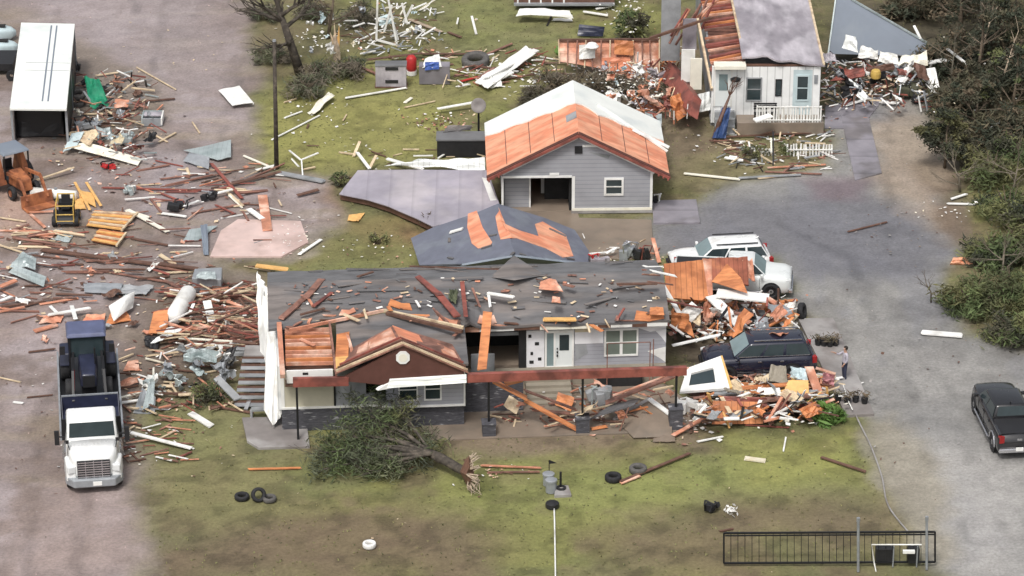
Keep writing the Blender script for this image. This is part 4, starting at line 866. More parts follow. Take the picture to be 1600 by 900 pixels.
for s_ in (1, -1):
    P = [(1.9, -1.16, .7), (3.62, -1.14, .7), (3.1, -1.0, 2.62), (1.95, -1.02, 2.72)] if s_ < 0 else [(3.62, 1.14, .7), (1.9, 1.16, .7), (1.95, 1.02, 2.72), (3.1, 1.0, 2.62)]
    pts, n = q3(P, .2 if s_ < 0 else .12, .88 if s_ < 0 else .8, .6, .9); m = MB(); m.prism(pts, -n*.012); m.build('side_window', 'glass', truck, local=True)
    m = MB(); m.hexa([(4.75, s_*.7, .5), (3.55, s_*.85, .5), (3.55, s_*1.24, .5), (4.7, s_*1.15, .5), (4.62, s_*.75, 1.25), (3.75, s_*.9, 1.35), (3.75, s_*1.2, 1.3), (4.6, s_*1.1, 1.15)]); m.build('fender', 'car_white', truck, local=True, bevel=.08, smooth=True)
    m = MB(); m.box((4.66, s_*.92, 1.06), (.16, .34, .32), -s_*R(15)); m.build('headlight', 'lamp_clear', truck, local=True, bevel=.04)
    m = MB(); m.beam((3.35, s_*1.12, 2.0), (3.3, s_*1.42, 2.0), .05, .05); m.box((3.3, s_*1.45, 1.95), (.12, .2, .65)); m.build('mirror', 'black_plastic', truck, local=True)
    m = MB(); m.tube([(4.1, s_*.95, 1.75), (4.05, s_*1.02, 2.05)], .02, 5); m.box((4.05, s_*1.03, 2.1), (.07, .14, .14)); m.build('hood_mirror', 'black_plastic', truck, local=True)
    wheel(truck, (4.1, s_*1.0, .5), .5, .3, s_)
    for xx in (-3.6, -4.9): wheel(truck, (xx, s_*.95, .5), .5, .5, s_)
    m = MB(); m.lathe([(0, -.55), (.3, -.55), (.3, .55), (0, .55)], (2.1, s_*.98, .68), 14, 'X'); m.build('fuel_tank', 'chrome', truck, local=True, smooth=False)
    m = MB(); m.span(-6.6, 1.6, s_*1.26, s_*1.34, .95, 1.4); m.build('side_rail', 'grey_metal', truck, local=True)
m = MB(); m.box((4.78, 0, 1.1), (.06, 1.36, .82)); gr = m.build('grille', 'black_plastic', truck, local=True)
m = MB()
for k in range(7): m.box((4.825, 0, .76+k*.113), (.03, 1.32, .045))
for y in (-.34, 0, .34): m.box((4.82, y, 1.1), (.03, .03, .8))
m.build('grille_bar', 'chrome', gr, local=True)
m = MB(); m.hexa([(4.5, -1.2, .32), (5.0, -.85, .32), (5.0, .85, .32), (4.5, 1.2, .32), (4.5, -1.22, .7), (4.98, -.88, .7), (4.98, .88, .7), (4.5, 1.22, .7)]); m.build('bumper', 'grey_metal', truck, local=True, bevel=.05)
m = MB(); m.box((5.0, .12, .5), (.03, .36, .18)); m.build('number_plate', 'white_paint', truck, local=True)
m = MB(); m.span(-6.5, 3.4, -.45, .45, .55, .9); m.build('chassis', 'black_metal', truck, local=True)
m = MB(); m.span(-6.6, 1.6, -1.26, 1.26, 1.0, 1.14, 'black_metal'); m.span(1.6, 1.68, -1.25, 1.25, 1.0, 2.0, 'black_metal'); m.build('flatbed', None, truck, local=True)
trp = WM[truck.name] @ Vector((-3.5, 0, 1.15))
tr = thing('farm_tractor', 'dark blue farm tractor with front bucket riding on the flatbed', 'tractor', trp, TH)
m = MB(); m.hexa([(.1, -.42, .75), (1.75, -.34, .75), (1.75, .34, .75), (.1, .42, .75), (.1, -.38, 1.5), (1.7, -.28, 1.3), (1.7, .28, 1.3), (.1, .38, 1.5)]); m.build('hood', 'navy_paint', tr, local=True, bevel=.08, smooth=True)
m = MB(); m.box((1.77, 0, 1.02), (.05, .5, .5)); m.build('grille', 'black_plastic', tr, local=True)
m = MB(); m.span(-1.2, 1.6, -.3, .3, .4, .76); m.build('chassis', 'black_metal', tr, local=True)
m = MB(); m.hexa([(-1.2, -.85, 2.26), (.25, -.82, 2.26), (.25, .82, 2.26), (-1.2, .85, 2.26), (-1.1, -.75, 2.42), (.15, -.74, 2.42), (.15, .74, 2.42), (-1.1, .75, 2.42)]); m.build('cab_roof', 'dull_blue', tr, local=True, bevel=.05)
for x, y in ((-1.1, .75), (-1.1, -.75), (.15, .72), (.15, -.72)): m = MB(); m.beam((x, y, .8), (x, y*.97, 2.27), .08, .08); m.build('cab_post', 'black_metal', tr, local=True)
tr.scale = (1.12, 1.12, 1.12)
m = MB(); m.span(.1, .115, -.68, .68, 1.35, 2.25); m.build('windshield', 'glass', tr, local=True)
for s_ in (1, -1):
    m = MB(); m.span(-1.05, .1, s_*.735, s_*.75, 1.1, 2.25); m.build('side_window', 'glass', tr, local=True)
    wheel(tr, (-.75, s_*.92, .68), .68, .42, s_, .5, 'rim'); wheel(tr, (1.25, s_*.8, .45), .45, .3, s_, .5)
    m = MB(); m.hexa([(-1.4, s_*.72, .9), (.0, s_*.72, .9), (.0, s_*1.15, .9), (-1.4, s_*1.15, .9), (-1.2, s_*.72, 1.42), (-.2, s_*.72, 1.4), (-.2, s_*1.12, 1.38), (-1.2, s_*1.12, 1.4)]); m.build('fender', 'navy_paint', tr, local=True, bevel=.05)
    m = MB(); m.beam((.1, s_*.58, 1.5), (1.5, s_*.62, 1.35), .1, .18); m.beam((1.5, s_*.62, 1.38), (2.5, s_*.66, .5), .1, .18); m.build('loader_arm', 'black_metal', tr, local=True)
    m = MB(); m.tube([(.9, s_*.58, 1.15), (2.0, s_*.62, .75)], .04, 6); m.build('hydraulic_ram', 'red_paint' if s_ < 0 else 'chrome', tr, local=True)
    m = MB(); m.box((.25, s_*1.0, 1.75), (.08, .22, .36)); m.build('mirror', 'black_plastic', tr, local=True)
m = MB(); m.prism([(2.45, -1.12, .12), (3.2, -1.12, .05), (3.2, -1.12, .1), (2.55, -1.12, .2), (2.5, -1.12, .75), (2.4, -1.12, .78)], (0, 2.24, 0), 'navy_paint')
for s_ in (1.12, -1.15): m.prism([(2.45, s_, .12), (3.15, s_, .06), (2.5, s_, .75)], (0, .03, 0), 'navy_paint')
m.box((3.2, 0, .09), (.06, 2.26, .04), 0, 'grey_metal'); m.box((2.46, 0, .78), (.08, 2.28, .05), 0, 'grey_metal'); m.build('bucket', None, tr, local=True)
m = MB(); m.tube([(.9, .3, 1.4), (.9, .3, 2.1)], .04, 6); m.build('exhaust', 'black_metal', tr, local=True)
m = MB(); m.box((-.4, 0, 1.25), (.5, .5, .15)); m.box((-.65, 0, 1.55), (.12, .5, .6)); m.build('seat', 'black_plastic', tr, local=True, bevel=.03)

# ---- orange tractor at the left edge, little yellow loader
ot = thing('compact_tractor', 'orange tractor with a faded blue canopy beside the carport', 'tractor', g(22, 296), R(-55))
m = MB(); m.hexa([(.2, -.4, .5), (1.7, -.3, .5), (1.7, .3, .5), (.2, .4, .5), (.2, -.36, 1.3), (1.6, -.26, 1.15), (1.6, .26, 1.15), (.2, .36, 1.3)]); m.build('hood', 'orange_paint', ot, local=True, bevel=.06)
m = MB(); m.hexa([(-1.0, -.8, 2.25), (.6, -.8, 2.25), (.6, .8, 2.25), (-1.0, .8, 2.25), (-.9, -.7, 2.4), (.5, -.7, 2.4), (.5, .7, 2.4), (-.9, .7, 2.4)]); m.build('canopy', 'navy_paint' if 0 else 'slate_sheet', ot, local=True, bevel=.05)
m = MB(); m.span(-1.0, 1.6, -.28, .28, .35, .55); m.build('chassis', 'black_metal', ot, local=True)
for s_ in (1, -1):
    m = MB(); m.hexa([(-1.2, s_*.5, .5), (.3, s_*.5, .5), (.3, s_*1.0, .5), (-1.2, s_*1.0, .5), (-.75, s_*.6, 2.2), (-.3, s_*.6, 2.2), (-.3, s_*.75, 2.2), (-.75, s_*.75, 2.2)]); m.build('fender_panel', 'orange_paint', ot, local=True, bevel=.03)
    wheel(ot, (-.6, s_*1.1, .6), .6, .35, s_, .5, 'orange_paint'); wheel(ot, (1.2, s_*.7, .38), .38, .25, s_, .5, 'orange_paint')
    m = MB(); m.beam((.4, s_*.55, 1.2), (2.0, s_*.6, 1.4), .12, .16); m.beam((2.0, s_*.6, 1.4), (2.7, s_*.6, .4), .12, .16); m.build('loader_arm', 'orange_paint', ot, local=True)
    m = MB(); m.beam((.5, s_*.7, .9), (.5, s_*.7, 2.26), .07, .07); m.build('canopy_post', 'black_metal', ot, local=True)
m = MB(); m.prism([(2.6, -.9, .05), (3.3, -.9, .0), (3.3, -.9, .06), (2.75, -.9, .12), (2.65, -.9, .7), (2.55, -.9, .7)], (0, 1.8, 0)); m.build('bucket', 'orange_paint', ot, local=True)
m = MB(); m.box((-.35, 0, 1.0), (.5, .5, .12)); m.box((-.6, 0, 1.3), (.1, .5, .55)); m.build('seat', 'black_plastic', ot, local=True)
yl = thing('skid_loader', 'small black loader with a yellow cage beside the slatted orange panel', 'loader', g(104, 348), R(-88))
m = MB(); m.hexa([(-.7, -.42, .25), (.7, -.42, .25), (.7, .42, .25), (-.7, .42, .25), (-.7, -.4, .75), (.5, -.4, .6), (.5, .4, .6), (-.7, .4, .75)], 'black_metal'); m.span(-.75, -.2, -.4, .4, .76, 1.05, 'black_plastic'); m.build('body', None, yl, local=True)
m = MB(); m.box((-.1, 0, .85), (.4, .45, .1)); m.box((-.32, 0, 1.15), (.1, .45, .6)); m.build('seat', 'black_plastic', yl, local=True)
m = MB()
for s_ in (1, -1): m.tube([(.62, s_*.45, .3), (.6, s_*.45, 1.2), (-.45, s_*.42, 1.45), (-.6, s_*.42, .8)], .035, 6)
for x, z in ((.62, .35), (.62, .72), (.6, 1.2), (-.45, 1.45)): m.tube([(x, -.46, z), (x, .46, z)], .035, 6)
m.build('cage', 'yellow_paint', yl, local=True)
for s_ in (1, -1):
    for x in (.42, -.45): wheel(yl, (x, s_*.58, .28), .28, .22, s_, .5, 'yellow_paint')

# ---- person on the driveway strip, one arm held out
pb = g(1319, 594)
pers = thing('person', 'person in grey shirt and dark jeans holding one arm out beside the driveway', 'person', pb, R(200))
joints = {'pelvis': (0,0,.95,.15,.12), 'waist': (0,0,1.1,.14,.11), 'chest': (0,0,1.3,.17,.125), 'neck': (0,.01,1.48,.07,.065), 'jaw': (.02,0,1.56,.065,.07), 'skull': (.01,0,1.68,.085,.095), 'crown': (0,0,1.755,.06,.065),
 'lh': (0,.1,.9,.1,.1), 'lk': (.03,.12,.5,.07,.07), 'la': (0,.13,.09,.045,.05), 'lt': (.16,.15,.04,.04,.03), 'rh': (0,-.1,.9,.1,.1), 'rk': (.02,-.12,.5,.07,.07), 'ra': (-.02,-.13,.09,.045,.05), 'rt': (.14,-.15,.04,.04,.03),
 'ls': (0,.19,1.4,.065,.065), 'le': (.02,.27,1.13,.05,.05), 'lw': (.16,.2,.93,.035,.035), 'lp': (.2,.18,.87,.035,.025), 'rs': (0,-.19,1.4,.065,.065), 're': (.22,-.27,1.27,.05,.05), 'rw': (.45,-.27,1.4,.033,.033), 'rp': (.52,-.27,1.43,.035,.022)}
edges = [('pelvis','waist'),('waist','chest'),('chest','neck'),('neck','jaw'),('jaw','skull'),('skull','crown'),('pelvis','lh'),('lh','lk'),('lk','la'),('la','lt'),('pelvis','rh'),('rh','rk'),('rk','ra'),('ra','rt'),('chest','ls'),('ls','le'),('le','lw'),('lw','lp'),('chest','rs'),('rs','re'),('re','rw'),('rw','rp')]
for hnd, sx, hz, base, dirv in (('l', 1, 1, (.2,.18,.87), Vector((.35,-.1,-.9))), ('r', 1, 1, (.52,-.27,1.43), Vector((.9,0,.35)))):
    dirv.normalize(); sidev = dirv.cross(Vector((0,0,1)) if abs(dirv.z) < .8 else Vector((0,1,0))).normalized()
    for k, ln in enumerate((.07, .085, .08, .06)):
        p0 = Vector(base)+sidev*(k-1.5)*.022+dirv*.03; p1 = p0+dirv*ln*.55; p2 = p1+(dirv+Vector((0,0,-.5))).normalized()*ln*.5
        for j, p in enumerate((p0, p1, p2)): joints[f'{hnd}f{k}{j}'] = (*p, .0095-.001*j, .0095-.001*j)
        edges += [(hnd+'p', f'{hnd}f{k}0'), (f'{hnd}f{k}0', f'{hnd}f{k}1'), (f'{hnd}f{k}1', f'{hnd}f{k}2')]
    p1 = Vector(base)-sidev*.05+dirv*.02; p2 = p1+dirv*.04
    joints[hnd+'th0'] = (*p1, .011, .011); joints[hnd+'th1'] = (*p2, .009, .009); edges += [(hnd+'p', hnd+'th0'), (hnd+'th0', hnd+'th1')]
names = list(joints); me = bpy.data.meshes.new('person_body')
me.from_pydata([joints[k][:3] for k in names], [(names.index(a), names.index(b)) for a, b in edges], [])
bd = bpy.data.objects.new('body', me); COL.objects.link(bd)
sk = bd.modifiers.new('skin', 'SKIN'); sk.use_smooth_shade = True
for k, nme in enumerate(names): me.skin_vertices[0].data[k].radius = joints[nme][3:]
me.skin_vertices[0].data[0].use_root = True
ss = bd.modifiers.new('s', 'SUBSURF'); ss.levels = 2; ss.render_levels = 2
bpy.context.view_layer.update()
ev = bd.evaluated_get(bpy.context.evaluated_depsgraph_get()); nm_ = bpy.data.meshes.new_from_object(ev); bd.modifiers.clear(); bd.data = nm_
nm_.materials.clear()
for q in ('skin', 'shirt', 'jeans', 'black_plastic'): nm_.materials.append(M(q))
for p in nm_.polygons:
    c = p.center; p.use_smooth = True
    p.material_index = 3 if c.z < .075 else 2 if c.z < .97 and abs(c.y) < .26 and not (c.x > .1 and c.z > .8) else 0 if (c.z > 1.47 and abs(c.y) < .15) or (c.x > .12 and c.z < 1.1) or c.x > .34 else 1
bd.parent = pers
m = MB(); m.lathe([(0, 1.78), (.06, 1.77), (.098, 1.72), (.102, 1.66), (.085, 1.6)], (-.012, 0, .005), 14, m=None); m.v = [p if p.x < .07 or p.z > 1.71 else p+Vector((-.06,0,.03)) for p in m.v]; m.build('hair', 'hair', pers, local=True, smooth=True)
m = MB()
for s_ in (.033, -.033): m.lathe([(0, -.012), (.011, 0), (0, .012)], (.093, s_, 1.675), 8)
m.build('eyes', 'white_paint', pers, local=True)
m = MB(); m.hexa([(.085, -.014, 1.63), (.115, -.012, 1.635), (.115, .012, 1.635), (.085, .014, 1.63), (.085, -.008, 1.675), (.095, -.006, 1.675), (.095, .006, 1.675), (.085, .008, 1.675)]); m.build('nose', 'skin', pers, local=True, bevel=.005)
m = MB(); m.box((.083, 0, 1.605), (.02, .045, .01)); m.build('mouth', 'pink_cloth', pers, local=True)
for s_ in (1, -1): m = MB(); m.box((0, s_*.088, 1.665), (.035, .016, .055)); m.build('ear', 'skin', pers, local=True, bevel=.006)
# ------------------------------------------------------------------ trees and bushes
def leaf_cloud(m, cents, per, size, spread, mt, flat=0.6, elong=1.6):
    i = m.mi(mt)
    for c, rr in cents:
        for _ in range(per):
            p = Vector((rnd.gauss(0, 1), rnd.gauss(0, 1), rnd.gauss(0, flat)))*rr*spread+c
            if p.z < 0.02: p.z = rnd.uniform(.02, .2)
            a = Vector((rnd.uniform(-1, 1), rnd.uniform(-1, 1), rnd.uniform(-.7, .7))).normalized(); b = a.cross(Vector((rnd.uniform(-1, 1), rnd.uniform(-1, 1), rnd.uniform(-1, 1)))).normalized()
            s_ = size*rnd.uniform(.5, 1.4); k = len(m.v); a = a*s_*elong; b = b*s_*.5
            m.v += [p-a, p-b*.9, p+a*.9, p+b]; m.f.append([k, k+1, k+2, k+3]); m.m.append(i)
def limbs(m, p, d, ln, r, depth, tips, spread=.6, mt=None, n=6, up=.15, kids=3):
    q = p+d*ln*.5+Vector((rnd.uniform(-.1, .1), rnd.uniform(-.1, .1), rnd.uniform(-.05, .1)))*ln*.5; e = q+(d+Vector((rnd.uniform(-.3, .3), rnd.uniform(-.3, .3), up))*.5).normalized()*ln*.5
    m.tube([p, q, e], [r, r*.8, r*.55], n, mt, cap=False)
    tips.append((e, ln))
    if depth <= 0: return
    for _ in range(kids if depth > 1 else 2):
        s_ = rnd.uniform(.45, 1.0); b = p.lerp(e, s_) if s_ < .5 else q.lerp(e, (s_-.5)*2)
        nd = (d+Vector((rnd.uniform(-1, 1), rnd.uniform(-1, 1), rnd.uniform(-.5, 1)))*spread).normalized()
        limbs(m, b, nd, ln*rnd.uniform(.5, .75), r*.5, depth-1, tips, spread, mt, max(4, n-1), up, kids)
def tree(name, label, base, h, rad, leaf, per=60, cat='tree', lsize=.13, depth=3, lean=(0, 0), bark='bark', group=None, bare=False, leaf2=None, kids=3, trunkr=None, low=.3, shape='round'):
    t = thing(name, label, cat, base, 0, group); m = MB(); tips = []; tr_ = trunkr or h*.028
    top = Vector((lean[0], lean[1], h*.62)); mid = top*.5+Vector((rnd.uniform(-.15, .15), rnd.uniform(-.15, .15), 0))
    m.tube([(0,0,-.1), mid, top], [tr_, tr_*.8, tr_*.5], 8)
    for k in range(7 if not bare else 6):
        s_ = rnd.uniform(low, 1); p = (mid*(s_*2) if s_ < .5 else mid.lerp(top, (s_-.5)*2)); a = 2*math.pi*(k/6+rnd.random()*.15)
        limbs(m, p, Vector((math.cos(a), math.sin(a), rnd.uniform(.1, .8))).normalized(), rad*rnd.uniform(.55, .8)*(1 if shape == 'round' else 1.25-s_), tr_*.45, depth-1, tips, mt=None, kids=kids)
    limbs(m, top, (top.normalized()+Vector((0,0,.3))).normalized(), h*.3, tr_*.5, depth-1, tips, kids=kids)
    if not t: pass
    m.build('trunk', bark, t, local=True, smooth=True)
    if not bare:
        c = MB(); S = []
        for e, ln in tips:
            if e.z > h: e.z = h
            S.append((e, max(.18, ln*.55)))
        rnd.shuffle(S); S = S[:70]
        cut = int(len(S)*.65) if leaf2 else len(S)
        leaf_cloud(c, S[:cut], per, lsize, .62, leaf)
        if leaf2: leaf_cloud(c, S[cut:], per, lsize, .6, leaf2)
        c.build('crown', None, t, local=True)
    return t
def bush(name, label, base, h, rad, leaf, leaf2=None, n=26, per=70, lsize=.1, group=None, cat='bush', stems=7, elong=1.6):
    t = thing(name, label, cat, base, 0, group); m = MB(); S = []
    for k in range(stems):
        a = rnd.random()*6.28; rr = rad*rnd.uniform(.2, .8); e = Vector((math.cos(a)*rr, math.sin(a)*rr, h*rnd.uniform(.6, 1)))
        m.tube([(math.cos(a)*.08, math.sin(a)*.08, -.05), e*.55+Vector((0,0,.1)), e], [.05, .035, .012], 5, cap=False)
    for k in range(n):
        a = rnd.random()*6.28; rr = rad*math.sqrt(rnd.random())*.85; zz = h*(.18+.62*rnd.random())*(1-.4*(rr/rad)**2)
        S.append((Vector((math.cos(a)*rr, math.sin(a)*rr, zz)), rnd.uniform(.35, .6)*min(rad, h)*.55))
    m.build('stems', 'bark', t, local=True)
    c = MB(); k2 = int(n*.6) if leaf2 else n
    leaf_cloud(c, S[:k2], per, lsize, .7, leaf, elong=elong)
    if leaf2: leaf_cloud(c, S[k2:], per, lsize, .7, leaf2, elong=elong)
    c.build('foliage', None, t, local=True); return t
mat('dark_bark', (0.065, 0.055, 0.045), 0.95, 0.5, 5, (0.12, 0.10, 0.08), 0.3, bump=0.8, bscale=9)
# dark wood at the upper right
for x, y, h, r_, l1, l2, lab in (
    (1500, 60, 6.0, 2.6, 'leaf_dark', 'leaf_brown', 'dark tree behind the slate blue panel, at the wood edge'),
    (1560, 40, 6.5, 2.8, 'leaf_dark', None, 'tall dark tree in the far corner of the wood'),
    (1605, 95, 6.0, 2.6, 'leaf_dark', 'leaf_olive', 'dark olive tree cut by the picture edge, high in the wood'),
    (1530, 130, 5.0, 2.3, 'leaf_dark', None, 'dark tree in the wood right of the white wreckage'),
    (1585, 185, 4.8, 2.4, 'leaf_dark', 'leaf_green', 'dark tree at the lower edge of the wood with green lower boughs'),
    (1525, 205, 3.4, 1.9, 'leaf_dark', 'leaf_brown', 'low dark tree behind the olive cedar by the drive')):
    tree('dark_tree', lab, g(x, y), h*.85, r_, l1, 52, lsize=.085, leaf2='leaf_brown' if l2 is None else l2, group='trees of the dark wood', low=.12, depth=4)
for x, y, h, r_, lab in ((1470, 20, 2.2, 2.2, 'dark bush at the top edge left of the wood'), (1480, 110, 1.8, 1.8, 'dark bush right of the white boxed beam'), (1555, 95, 2.2, 2.2, 'dark bush in the middle of the wood'), (1500, 170, 1.9, 1.9, 'dark bush behind the olive cedar'), (1560, 225, 1.8, 2.0, 'dark bush at the lower edge of the wood'), (1600, 150, 2.2, 2.2, 'dark bush at the picture edge in the wood'), (1600, 230, 2.0, 1.8, 'dark bush at the picture edge below the wood'), (1420, 25, 1.3, 1.6, 'dark bush above the slate blue panel')):
    bush('dark_bush', lab, g(x, y), h, r_, 'leaf_dark', 'leaf_brown', n=30, per=80, lsize=.09, elong=2.8, stems=10, group='dark bushes of the wood')
tree('cedar_tree', 'rounded olive cedar standing alone at the end of the muddy drive', g(1476, 262), 3.2, 1.25, 'leaf_dark', 230, lsize=.07, leaf2='leaf_olive', low=.02, depth=3)
for x, y, h, ln_, lab in ((1532, 100, 5.2, .5, 'bare pale trunk leaning in the dark wood, nearest the white beam'), (1572, 70, 6, -.6, 'bare grey trunk in the dark wood beside the far corner tree'), (1556, 148, 4.2, .7, 'short bare trunk in the dark wood below the other two')):
    tree('bare_tree', lab, g(x, y), h, 1.2, None, bare=True, lean=(ln_, 0), bark='pale_bark', depth=2, trunkr=.07, group='bare trunks in the dark wood')
for x, y, h, r_, l1, l2, lab in (
    (1545, 285, 2.2, 1.7, 'leaf_green', 'leaf_olive', 'green bush below the dark wood, nearest the white boards'),
    (1592, 262, 2.4, 1.6, 'leaf_green', 'leaf_dark', 'dark green bush by the picture edge under the wood'),
    (1575, 345, 2.3, 1.7, 'leaf_green', 'leaf_dark', 'olive bush with brown twigs between the two green bushes'),
    (1598, 400, 2.2, 1.6, 'leaf_green', 'leaf_brown', 'dark brownish bush at the picture edge above the hedge clump'),
    (1556, 408, 1.8, 1.6, 'leaf_green', 'leaf_dark', 'low olive bush just right of the orange scrap by the drive'),
    (1520, 485, 1.9, 1.7, 'leaf_green', 'leaf_olive', 'green bush overhanging the drive above the white panel'),
    (1578, 478, 2.5, 2.0, 'leaf_green', 'leaf_olive', 'large green bush in the clump above the black pickup'),
    (1598, 535, 2.2, 1.7, 'leaf_green', 'leaf_dark', 'dark green bush lowest in the clump by the picture edge')):
    bush('green_bush', lab, g(x, y), h*.78, r_*1.05, l1, l2, n=30, per=100, lsize=.07, elong=2.8, stems=16, group='bushes along the right side of the drive')
for x, y, h, lab in ((1500, 300, 2.2, 'bare twiggy tree at the brush edge by the white boards'), (1580, 310, 2.8, 'bare twiggy tree in the brush under the dark wood'), (1560, 440, 2.4, 'bare twiggy tree in the lower brush by the drive'), (1490, 140, 3.6, 'bare broken tree in front of the wood beside the white wreckage'), (1535, 60, 4.4, 'bare broken tree high in the dark wood'), (1590, 30, 4.6, 'bare broken tree at the top corner of the wood')):
    tree('bare_tree', lab, g(x, y), h, 1.5, None, bare=True, lean=(rnd.uniform(-.4, .4), 0), depth=4, trunkr=.07, low=.15, kids=3, bark='twig', group='bare trees of the roadside brush')
tree('bare_sapling', 'thin bare branching sapling leaning over the drive beside the green bushes', g(1455, 472), 1.6, .9, None, bare=True, lean=(-.3, 0), depth=3, trunkr=.04, low=.2)
# torn trees and brush behind the pole
tree('bare_tree', 'dark bare tree with broken crown next to the utility pole', g(470, 116), 6.2, 2.5, None, bare=True, lean=(-1.1, 0), depth=4, trunkr=.3, low=.4, kids=4, bark='dark_bark')
tree('bare_tree', 'thin bare tree tangled with white scraps behind the splintered stump', g(512, 60), 4.0, 1.6, None, bare=True, lean=(.4, 0), depth=4, trunkr=.12, low=.2, kids=3)
tree('bare_tree', 'bare grey tree at the top edge left of the utility pole', g(350, -2), 3.6, 1.8, None, bare=True, lean=(-.4, 0), depth=4, trunkr=.1, low=.2)
st = thing('splintered_stump', 'tall splintered tree stump showing raw pale wood', 'stump', g(527, 93))
m = MB(); m.tube([(0,0,-.1), (-.05,0,.9), (-.12,0,1.5)], [.24,.2,.1], 7); m.build('trunk', 'pale_bark', st, local=True)
for dx, h in ((-.3, 1.7), (.12, 2.1), (-.1, 2.3)): m = MB(); m.tube([(dx*.2,0,.5), (dx*.8,0,1.2), (dx*1.3, 0, h)], [.12,.09,.01], 5); m.build('splinter', 'yellow_wood' if dx > 0 else 'pale_wood', st, local=True)
for x, y, h, r_, lab in ((425, 95, .9, 1.2, 'grey green brush left of the bare tree by the pole'), (500, 125, 1.2, 1.3, 'grey green brush at the foot of the bare tree'), (545, 118, 1.2, 1.1, 'grey brush left of the pale cabinet'), (475, 150, 1.2, 1.4, 'low dark brush above the white torn sheet'), (415, 30, .9, 1.2, 'thin brush at the far edge of the lawn by the yard'), (560, 35, 1.4, 1.3, 'thin brush beside the white metal frame'), (490, 30, 1.1, 1.2, 'brush full of white scraps behind the stump')):
    bush('brush', lab, g(x, y), h, r_, 'twig', 'leaf_grey', n=22, per=46, lsize=.05, group='brush behind the utility pole', elong=5.5, stems=16)
for x, y, h, r_, lab in ((870, 150, 1.9, 1.5, 'brown brush behind the garage roof, left part of the thicket'), (915, 158, 2.0, 1.5, 'brown brush right behind the garage ridge'), (960, 150, 1.7, 1.3, 'brush littered with white scraps behind the garage'), (1010, 165, 1.7, 1.3, 'dark brush next to the toppled brown cabinet'), (840, 162, 1.2, 1.0, 'low brush at the left end of the thicket behind the garage')):
    bush('brush', lab, g(x, y), h, r_, 'twig', 'leaf_brown', n=22, per=56, lsize=.05, group='brush behind the garage', elong=5, stems=16)
bush('leafy_bush', 'small dark green bush caught in white shreds left of the mobile home', g(988, 58), 1.9, 1.1, 'leaf_green', 'leaf_dark', n=20, per=60)
bush('leafy_bush', 'small bush on the edge of the lilac fallen roof', g(668, 352), .7, .45, 'leaf_green', 'leaf_dark', n=10, per=50, lsize=.06)
bush('leafy_bush', 'small green bush at the left tip of the lilac fallen roof', g(530, 290), .8, .6, 'leaf_green', 'leaf_dark', n=10, per=50, lsize=.07)
bush('leafy_bush', 'low green weeds with white scraps near the collapsed slate roof', g(590, 380), .5, .7, 'leaf_green', None, n=10, per=40, lsize=.06)
bush('grassy_plant', 'bright green strappy plant at the front corner of the debris heap', g(1290, 655), .8, .75, 'leaf_bright', None, n=22, per=50, lsize=.11, cat='plant', elong=3.2)
bush('leafy_bush', 'dark green shrub beside the grey steps at the end of the house', g(322, 628), 1.1, .9, 'leaf_green', 'leaf_dark', n=16, per=50, lsize=.07)
bush('leafy_bush', 'green shrub among the wreckage by the mobile home fence', g(1180, 245), .7, .8, 'leaf_green', 'leaf_dark', n=12, per=45, lsize=.06)
bush('leafy_bush', 'green shrub behind the white picket fence', g(1232, 240), .7, .6, 'leaf_green', None, n=12, per=45, lsize=.06)
# fallen tree in front of the house
ft = thing('fallen_tree', 'uprooted tree lying across the front lawn, crown against the stone base', 'tree', g(725, 748))
R0 = g(722, 738, .5); m = MB(); tips = []
m.tube([g(728, 738, .5), g(715, 731, .55), g(700, 722, .62), g(688, 716, .66), g(672, 708, .7)], [.2, .22, .22, .24, .2], 10)
for x, y, z, r_ in ((600, 662, 1.25, .11), (565, 680, 1.0, .12), (535, 704, .8, .12), (540, 726, .45, .11), (590, 738, .4, .1), (612, 628, 1.5, .07), (575, 648, 1.3, .08), (500, 712, .5, .08), (575, 698, .9, .09)):
    a = g(674, 709, .8); b = g(x, y, z); mid = a.lerp(b, .5)+Vector((0,0,.2)); m.tube([a, mid, b], [r_, r_*.75, r_*.4], 6, cap=False)
    for s_ in (.3, .45, .55, .65, .75, .85, .95, 1.0):
        p = a.lerp(b, s_); d = ((b-a).normalized()+Vector((rnd.uniform(-.5,.5), rnd.uniform(-.5,.5), rnd.uniform(-.2,.5)))).normalized(); limbs(m, p, d, rnd.uniform(.7, 1.2), r_*.3, 1, tips, .5)
m.build('trunk', 'dark_bark', ft, smooth=True)
c = MB(); S = [(e, .36) for e, ln in tips if 488 < pix(e)[0] < 690 and e.z < 1.9]; rnd.shuffle(S)
S = S[:80]+[(g(rnd.uniform(600, 692), rnd.uniform(672, 728), rnd.uniform(.3, .9)), .34) for _ in range(30)]+[(g(rnd.uniform(590, 650), rnd.uniform(600, 650), rnd.uniform(1.1, 1.7)), .26) for _ in range(6)]+[(g(rnd.uniform(488, 650), rnd.uniform(690, 742), rnd.uniform(.1, .6)), .4) for _ in range(40)]+[(g(rnd.uniform(540, 650), rnd.uniform(640, 700), rnd.uniform(.4, 1.0)), .36) for _ in range(14)]
rnd.shuffle(S); leaf_cloud(c, S[:75], 62, .045, .8, 'leaf_grey', elong=4.5); leaf_cloud(c, S[75:125], 62, .045, .8, 'leaf_green', elong=4.5); leaf_cloud(c, S[125:], 30, .045, .75, 'leaf_dark', elong=4.0); c.build('crown', None, ft)
m = MB(); k_ = 14; cc = g(731, 737, .75)
ring = [cc+Vector((rnd.uniform(-.12, .12), math.cos(6.283*t/k_)*rnd.uniform(.5, .85), math.sin(6.283*t/k_)*rnd.uniform(.5, .95))) for t in range(k_)]
